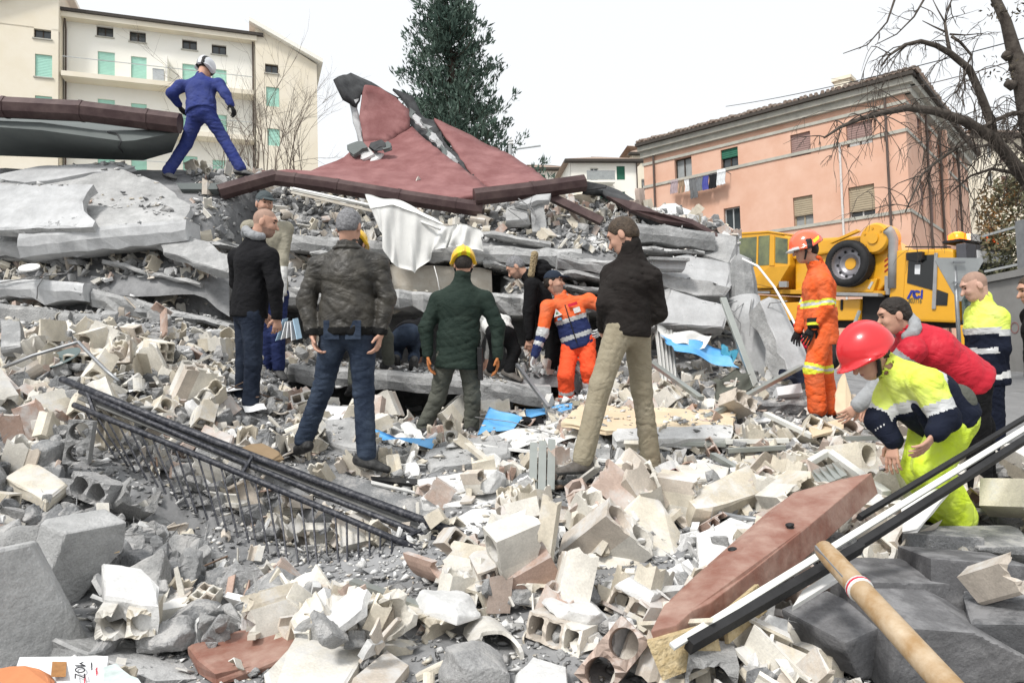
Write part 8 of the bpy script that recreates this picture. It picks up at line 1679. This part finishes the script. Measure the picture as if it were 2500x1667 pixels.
drape('plastic_sheet', rumple([(1275,1000,6.9),(1400,985,7.2),(1410,1000,7.0),(1290,1020,6.6)], 7, .015, 3), 16, 8, M['blue_plastic'], 'flat blue plastic sheet under the boots of the rescuer', 'plastic sheet')
drape('cloth_heap', rumple([(1210,1060,6.0),(1420,1020,6.4),(1430,1065,5.7),(1250,1100,5.4)], 11, .03, 4), 26, 12, M['cloth_white'], 'white crumpled cloth lying before the wooden board', 'cloth')
drape('newspaper', rumple([(790,985,6.2),(880,990,6.3),(885,1030,6.0),(790,1045,5.8)], 3, .012, 5), 12, 8, M['paper'], 'open newspaper lying behind the leather jacket man', 'newspaper')
drape('cloth_heap', rumple([(920,1035,6.3),(1010,1030,6.6),(1040,1080,6.0),(950,1085,5.8)], 12, .025, 6), 20, 10, M['cloth_white'], 'striped pale bed linen beside the dark hole', 'cloth')
drape('plastic_sheet', rumple([(1610,815,7.8),(1760,850,7.7),(1800,905,7.4),(1650,850,7.5)], 9, .03, 7), 24, 10, M['blue_plastic'], 'torn blue plastic sheet hanging under the pale panel', 'plastic sheet')
drape('plastic_sheet', rumple([(1600,800,7.95),(1740,815,7.95),(1720,850,7.6),(1620,830,7.7)], 10, .035, 8), 24, 10, M['cloth_white'], 'clear white plastic sheet draped under the pale panel', 'plastic sheet')
drape('plastic_sheet', rumple([(1760,840,7.7),(1800,860,7.6),(1795,880,7.5),(1765,865,7.6)], 8, .03, 9), 12, 8, mat('teal_plastic', (.05, .25, .36), .5), 'small teal plastic scrap before the round column', 'plastic sheet')
drape('blanket', rumple([(1735,930,7.2),(1800,905,7.5),(1850,935,7.2),(1760,985,6.7)], 8, .05, 10), 20, 12, K['grey_green'], 'dark grey blanket at the foot of the aluminium profile', 'blanket')
drape('cloth_heap', rumple([(1900,905,7.4),(1990,895,7.5),(1985,930,7.2),(1905,935,7.1)], 8, .04, 11), 16, 10, K['navy_dark'], 'dark clothing lying behind the fireman legs', 'cloth')
drape('curtain', lambda i, j: P(1598 + 45 * i + 14 * j, 805 + 130 * j, 7.95 - .25 * j) + np.array([0, .03 * math.sin(i * 34), 0]), 40, 8, M['cloth_white'], 'white pleated blind hanging right of the khaki trousers', 'curtain')
def curtain():
    def fn(i, j):
        top = [(905,508),(960,500),(1020,522),(1090,552),(1128,545),(1172,560)]; bot = [(925,560),(950,640),(1015,668),(1065,610),(1110,600),(1176,612)]; x = i * 5; k = min(4, int(x)); f = x - k
        a = np.array(top[k]) * (1 - f) + np.array(top[k + 1]) * f; b = np.array(bot[k]) * (1 - f) + np.array(bot[k + 1]) * f; q = a * (1 - j) + b * j; return P(q[0] + 5 * math.sin(i * 40) * j, q[1], 8.62 - .05 * j) + np.array([0, (.035 * math.sin(i * 27 + 1.5 * math.sin(j * 3)) + .022 * math.sin(i * 61 + 2 * j + 1.3 * math.sin(i * 9)) + .012 * math.sin(i * 95 - j * 5)) * (.3 + .7 * j), 0])
    drape('curtain', fn, 70, 14, M['cloth_white'], 'white curtain hanging over the slab edge in the middle', 'curtain')
    drape('curtain', rumple([(890,476,9.1),(985,490,9.0),(1085,545,8.7),(905,512,8.75)], 9, .014, 12), 34, 12, M['cloth_white'], 'white curtain part lying on the rubble above the slab edge', 'curtain')
curtain()
rod('curtain_rail', [(715,460,9.2),(800,478,9.1),(900,500,8.95),(1000,530,8.7),(1075,560,8.5)], .016, M['white_paint'], 'long white curtain rail above the curtain', 'rail')
bar('white_batten', (712,462,9.25), (950,512,8.95), .09, .04, M['alu_white'], 'cream roller shutter box edge under the gutter', 'batten'); bar('white_batten', (712,470,9.2), (930,520,8.95), .04, .03, M['wood_dusty'], 'second cream batten below the roller box edge', 'batten')
rod('cord', [(1060,650,8.4),(1068,680,8.35),(1075,720,8.3)], .006, M['cloth_white'], 'thin white cord hanging from the curtain', 'cord')
def book():
    e = empty('open_book', P(690, 810, 6.9), 'thick open book with fanned pages beside the white glove', 'book')
    for k in range(5):
        a = P(690 + 6 * k, 785 - 3 * abs(k - 2) + 4 * (k % 2), 6.9); b = P(672 + 13 * k, 832 - 3 * (k % 3), 6.85 - .03 * k); mb = MB(); mb.prism([a, b, b + np.array([.012, .12, .02]), a + np.array([.012, .12, .02])], np.array([.006, 0, .002])); mb.build('page', M['paper'] if k % 4 else mat('book_blue', (.35, .50, .62), .6), e)
book()
def bowl():
    c = P(148, 875, 6.0); mb = MB(); ax = nrm((-.25, -.55, 1)); mb.lathe(c, ax, [(-.03, .0), (-.02, .1), (0, .165), (.008, .17), (.006, .16), (-.012, .1), (-.022, 0)], 28); o = mb.build('plastic_bowl', mat('bowl_green', (.115, .15, .15), .7, 0, .1, 5)); o.scale = (1, .8, 1); tag(o, 'dusty grey green plastic lid among the clay pieces', 'lid')
bowl()
rod('bent_tube', [(-10,905,5.6),(80,868,5.7),(180,838,5.8),(192,835,5.8),(205,850,5.75),(260,905,5.5),(290,930,5.4)], .014, M['steel'], 'grey bent metal tube beside the plastic lid', 'tube')
for k, (u, v, d, r_) in enumerate([(412, 857, 6.2, .055), (72, 655, 7.6, .1)]): mb = MB(); mb.lathe(P(u, v, d), nrm((.1, -.6, 1)), [(0, 0), (0, r_), (.015, r_), (.018, r_ * .9), (.018, 0)], 20); tag(mb.build('white_disc', M['white_paint']), ['small white round lid on a stone left of the bald man', 'white round dish lying on the pale slab'][k], 'lid')
rod('cable', [(-10,692,7.72),(60,680,7.7),(110,672,7.68),(160,668,7.68),(180,650,7.8)], .007, M['wire'], 'thin grey cable running along the pale slab', 'cable'); rod('cable', [(90,730,7.65),(92,700,7.66),(105,680,7.68),(128,665,7.7)], .006, M['wire'], 'short cable hanging over the pale slab edge', 'cable')
rod('bent_rod', [(-10,1330,3.7),(60,1310,3.75),(150,1272,3.85),(220,1270,3.85),(290,1288,3.75)], .012, M['black_metal'], 'dark bent rod above the smooth pillar lumps', 'rod'); rod('fishing_rod', [(1812,632,8.3),(1850,650,8.2),(1890,700,8.0),(1930,770,7.7),(1955,820,7.5)], .014, M['white_paint'], 'white curved plastic pipe springing from the column head', 'pipe'); rod('red_tube', [(1940,792,7.6),(1968,850,7.4)], .017, K['red_print'], 'red end of the white curved pipe', 'pipe')
rod('wire', [(1160,1018,6.3),(1250,1030,6.1),(1360,1062,5.8)], .004, M['wire'], 'thin wire in front of the green jacket legs', 'wire'); rod('wire', [(1480,1020,6.6),(1590,1000,6.8),(1640,940,7.2),(1780,910,7.5)], .004, M['wire'], 'thin wire looping below the blanket', 'wire'); rod('white_cable', [(915,1160,4.95),(918,1135,5.0),(950,1138,5.05),(1010,1132,5.1),(1040,1135,5.1)], .007, M['cloth_white'], 'white cable beside the shoe of the leather jacket man', 'cable')
rod('pole', [(2098,760,8.0),(2082,800,7.9),(2060,850,7.7)], .02, M['alu'], 'grey pole with a round knob behind the red vest', 'pole')
def screen():
    e = empty('flat_screen', P(960, 1190, 4.75), 'flat black screen with a white edge beside the shoe', 'screen'); c = [P(905,1165,4.85), P(1010,1170,4.8), P(1015,1185,4.7), P(1012,1205,4.6), P(907,1175,4.78)]; mb = MB(); mb.prism([P(905,1162,4.9), P(1018,1168,4.85), P(1012,1182,4.72), P(910,1170,4.8)], np.array([0, .01, -.02])); mb.build('panel', K['h_black'], e); mb = MB(); mb.prism([P(906,1172,4.78), P(1012,1198,4.62), P(1012,1202,4.62), P(906,1180,4.78)], np.array([0, .02, -.015])); mb.build('edge', M['white_paint'], e)
screen()
plate('clay_box', [(485,1058,5.0),(500,1035,5.15),(570,1062,5.0),(560,1085,4.85),(500,1075,4.9)], .05, M['clay_pink'], 'orange clay tile with a broken end behind the railing', 'clay tile', jag=.004, seed=80, back=(0, .4, -1)); plate('carton', [(590,1090,4.85),(640,1080,5.0),(685,1110,4.85),(650,1130,4.7)], .05, mat('brown_card', (.28, .20, .12), .8), 'crushed brown carton behind the railing', 'carton', jag=.01, step=.06, seed=81, back=(0, .4, -1))
for k, (u, v, d, lb) in enumerate([(115, 800, 6.4, 'large cream clay trough at the far left'), (300, 850, 6.2, 'wide cream clay tray in the middle of the left slope')]): put(cells(1, 1, .26, .15, .3, .014, 'round', RR(90 + k), keep=lambda i, j: (.55, 1.02), seg=12), 'clay_shard', M['clay'], u, v, d, (20, 90, 100 + 30 * k), lb, 'clay shard')
plate('stone_tile', [(0,850,6.0),(0,780,6.3),(48,782,6.3),(50,845,6.05)], .1, M['slab'], 'pale grey square slab at the left picture edge', 'tile', jag=.006, seed=83)

# paper and cloth scraps among the debris
for k, (u, v) in enumerate([(1010,1010),(745,1040),(1120,1110),(1330,1090),(1585,960),(1700,950),(1560,1010),(1860,1040),(1640,1180),(620,1010),(560,960),(1440,1000),(2010,1000),(900,1095),(1290,1040),(1750,1060),(330,960),(210,930)]):
    q = G(u, v); d = q[1]; s_ = 22 + 9 * (k % 4); cc = [(u - s_, v - 7, d + .02), (u + s_ * .8, v - 10, d + .05), (u + s_, v + 5, d - .12), (u - s_ * .7, v + 9, d - .15)]; cc = [(a, b - 14, c) for a, b, c in cc]
    if k % 3 < 2: drape('paper_scrap', rumple(cc, 5, .012, 60 + k), 8, 6, M['paper'], 'white crumpled sheet of paper lying on the debris', 'paper')['group'] = 'paper sheets on the debris'
    else: cn, cm = [('dark blue', K['navy']), ('grey', K['grey_knit']), ('red', K['red_vest']), ('beige', K['beige']), ('black', K['black_fleece']), ('brown', K['shoe_brown'])][k // 3 % 6]; drape('cloth_scrap', rumple(cc, 8, .02, 60 + k), 10, 7, cm, f'{cn} piece of clothing caught in the debris', 'clothing')
scatter()
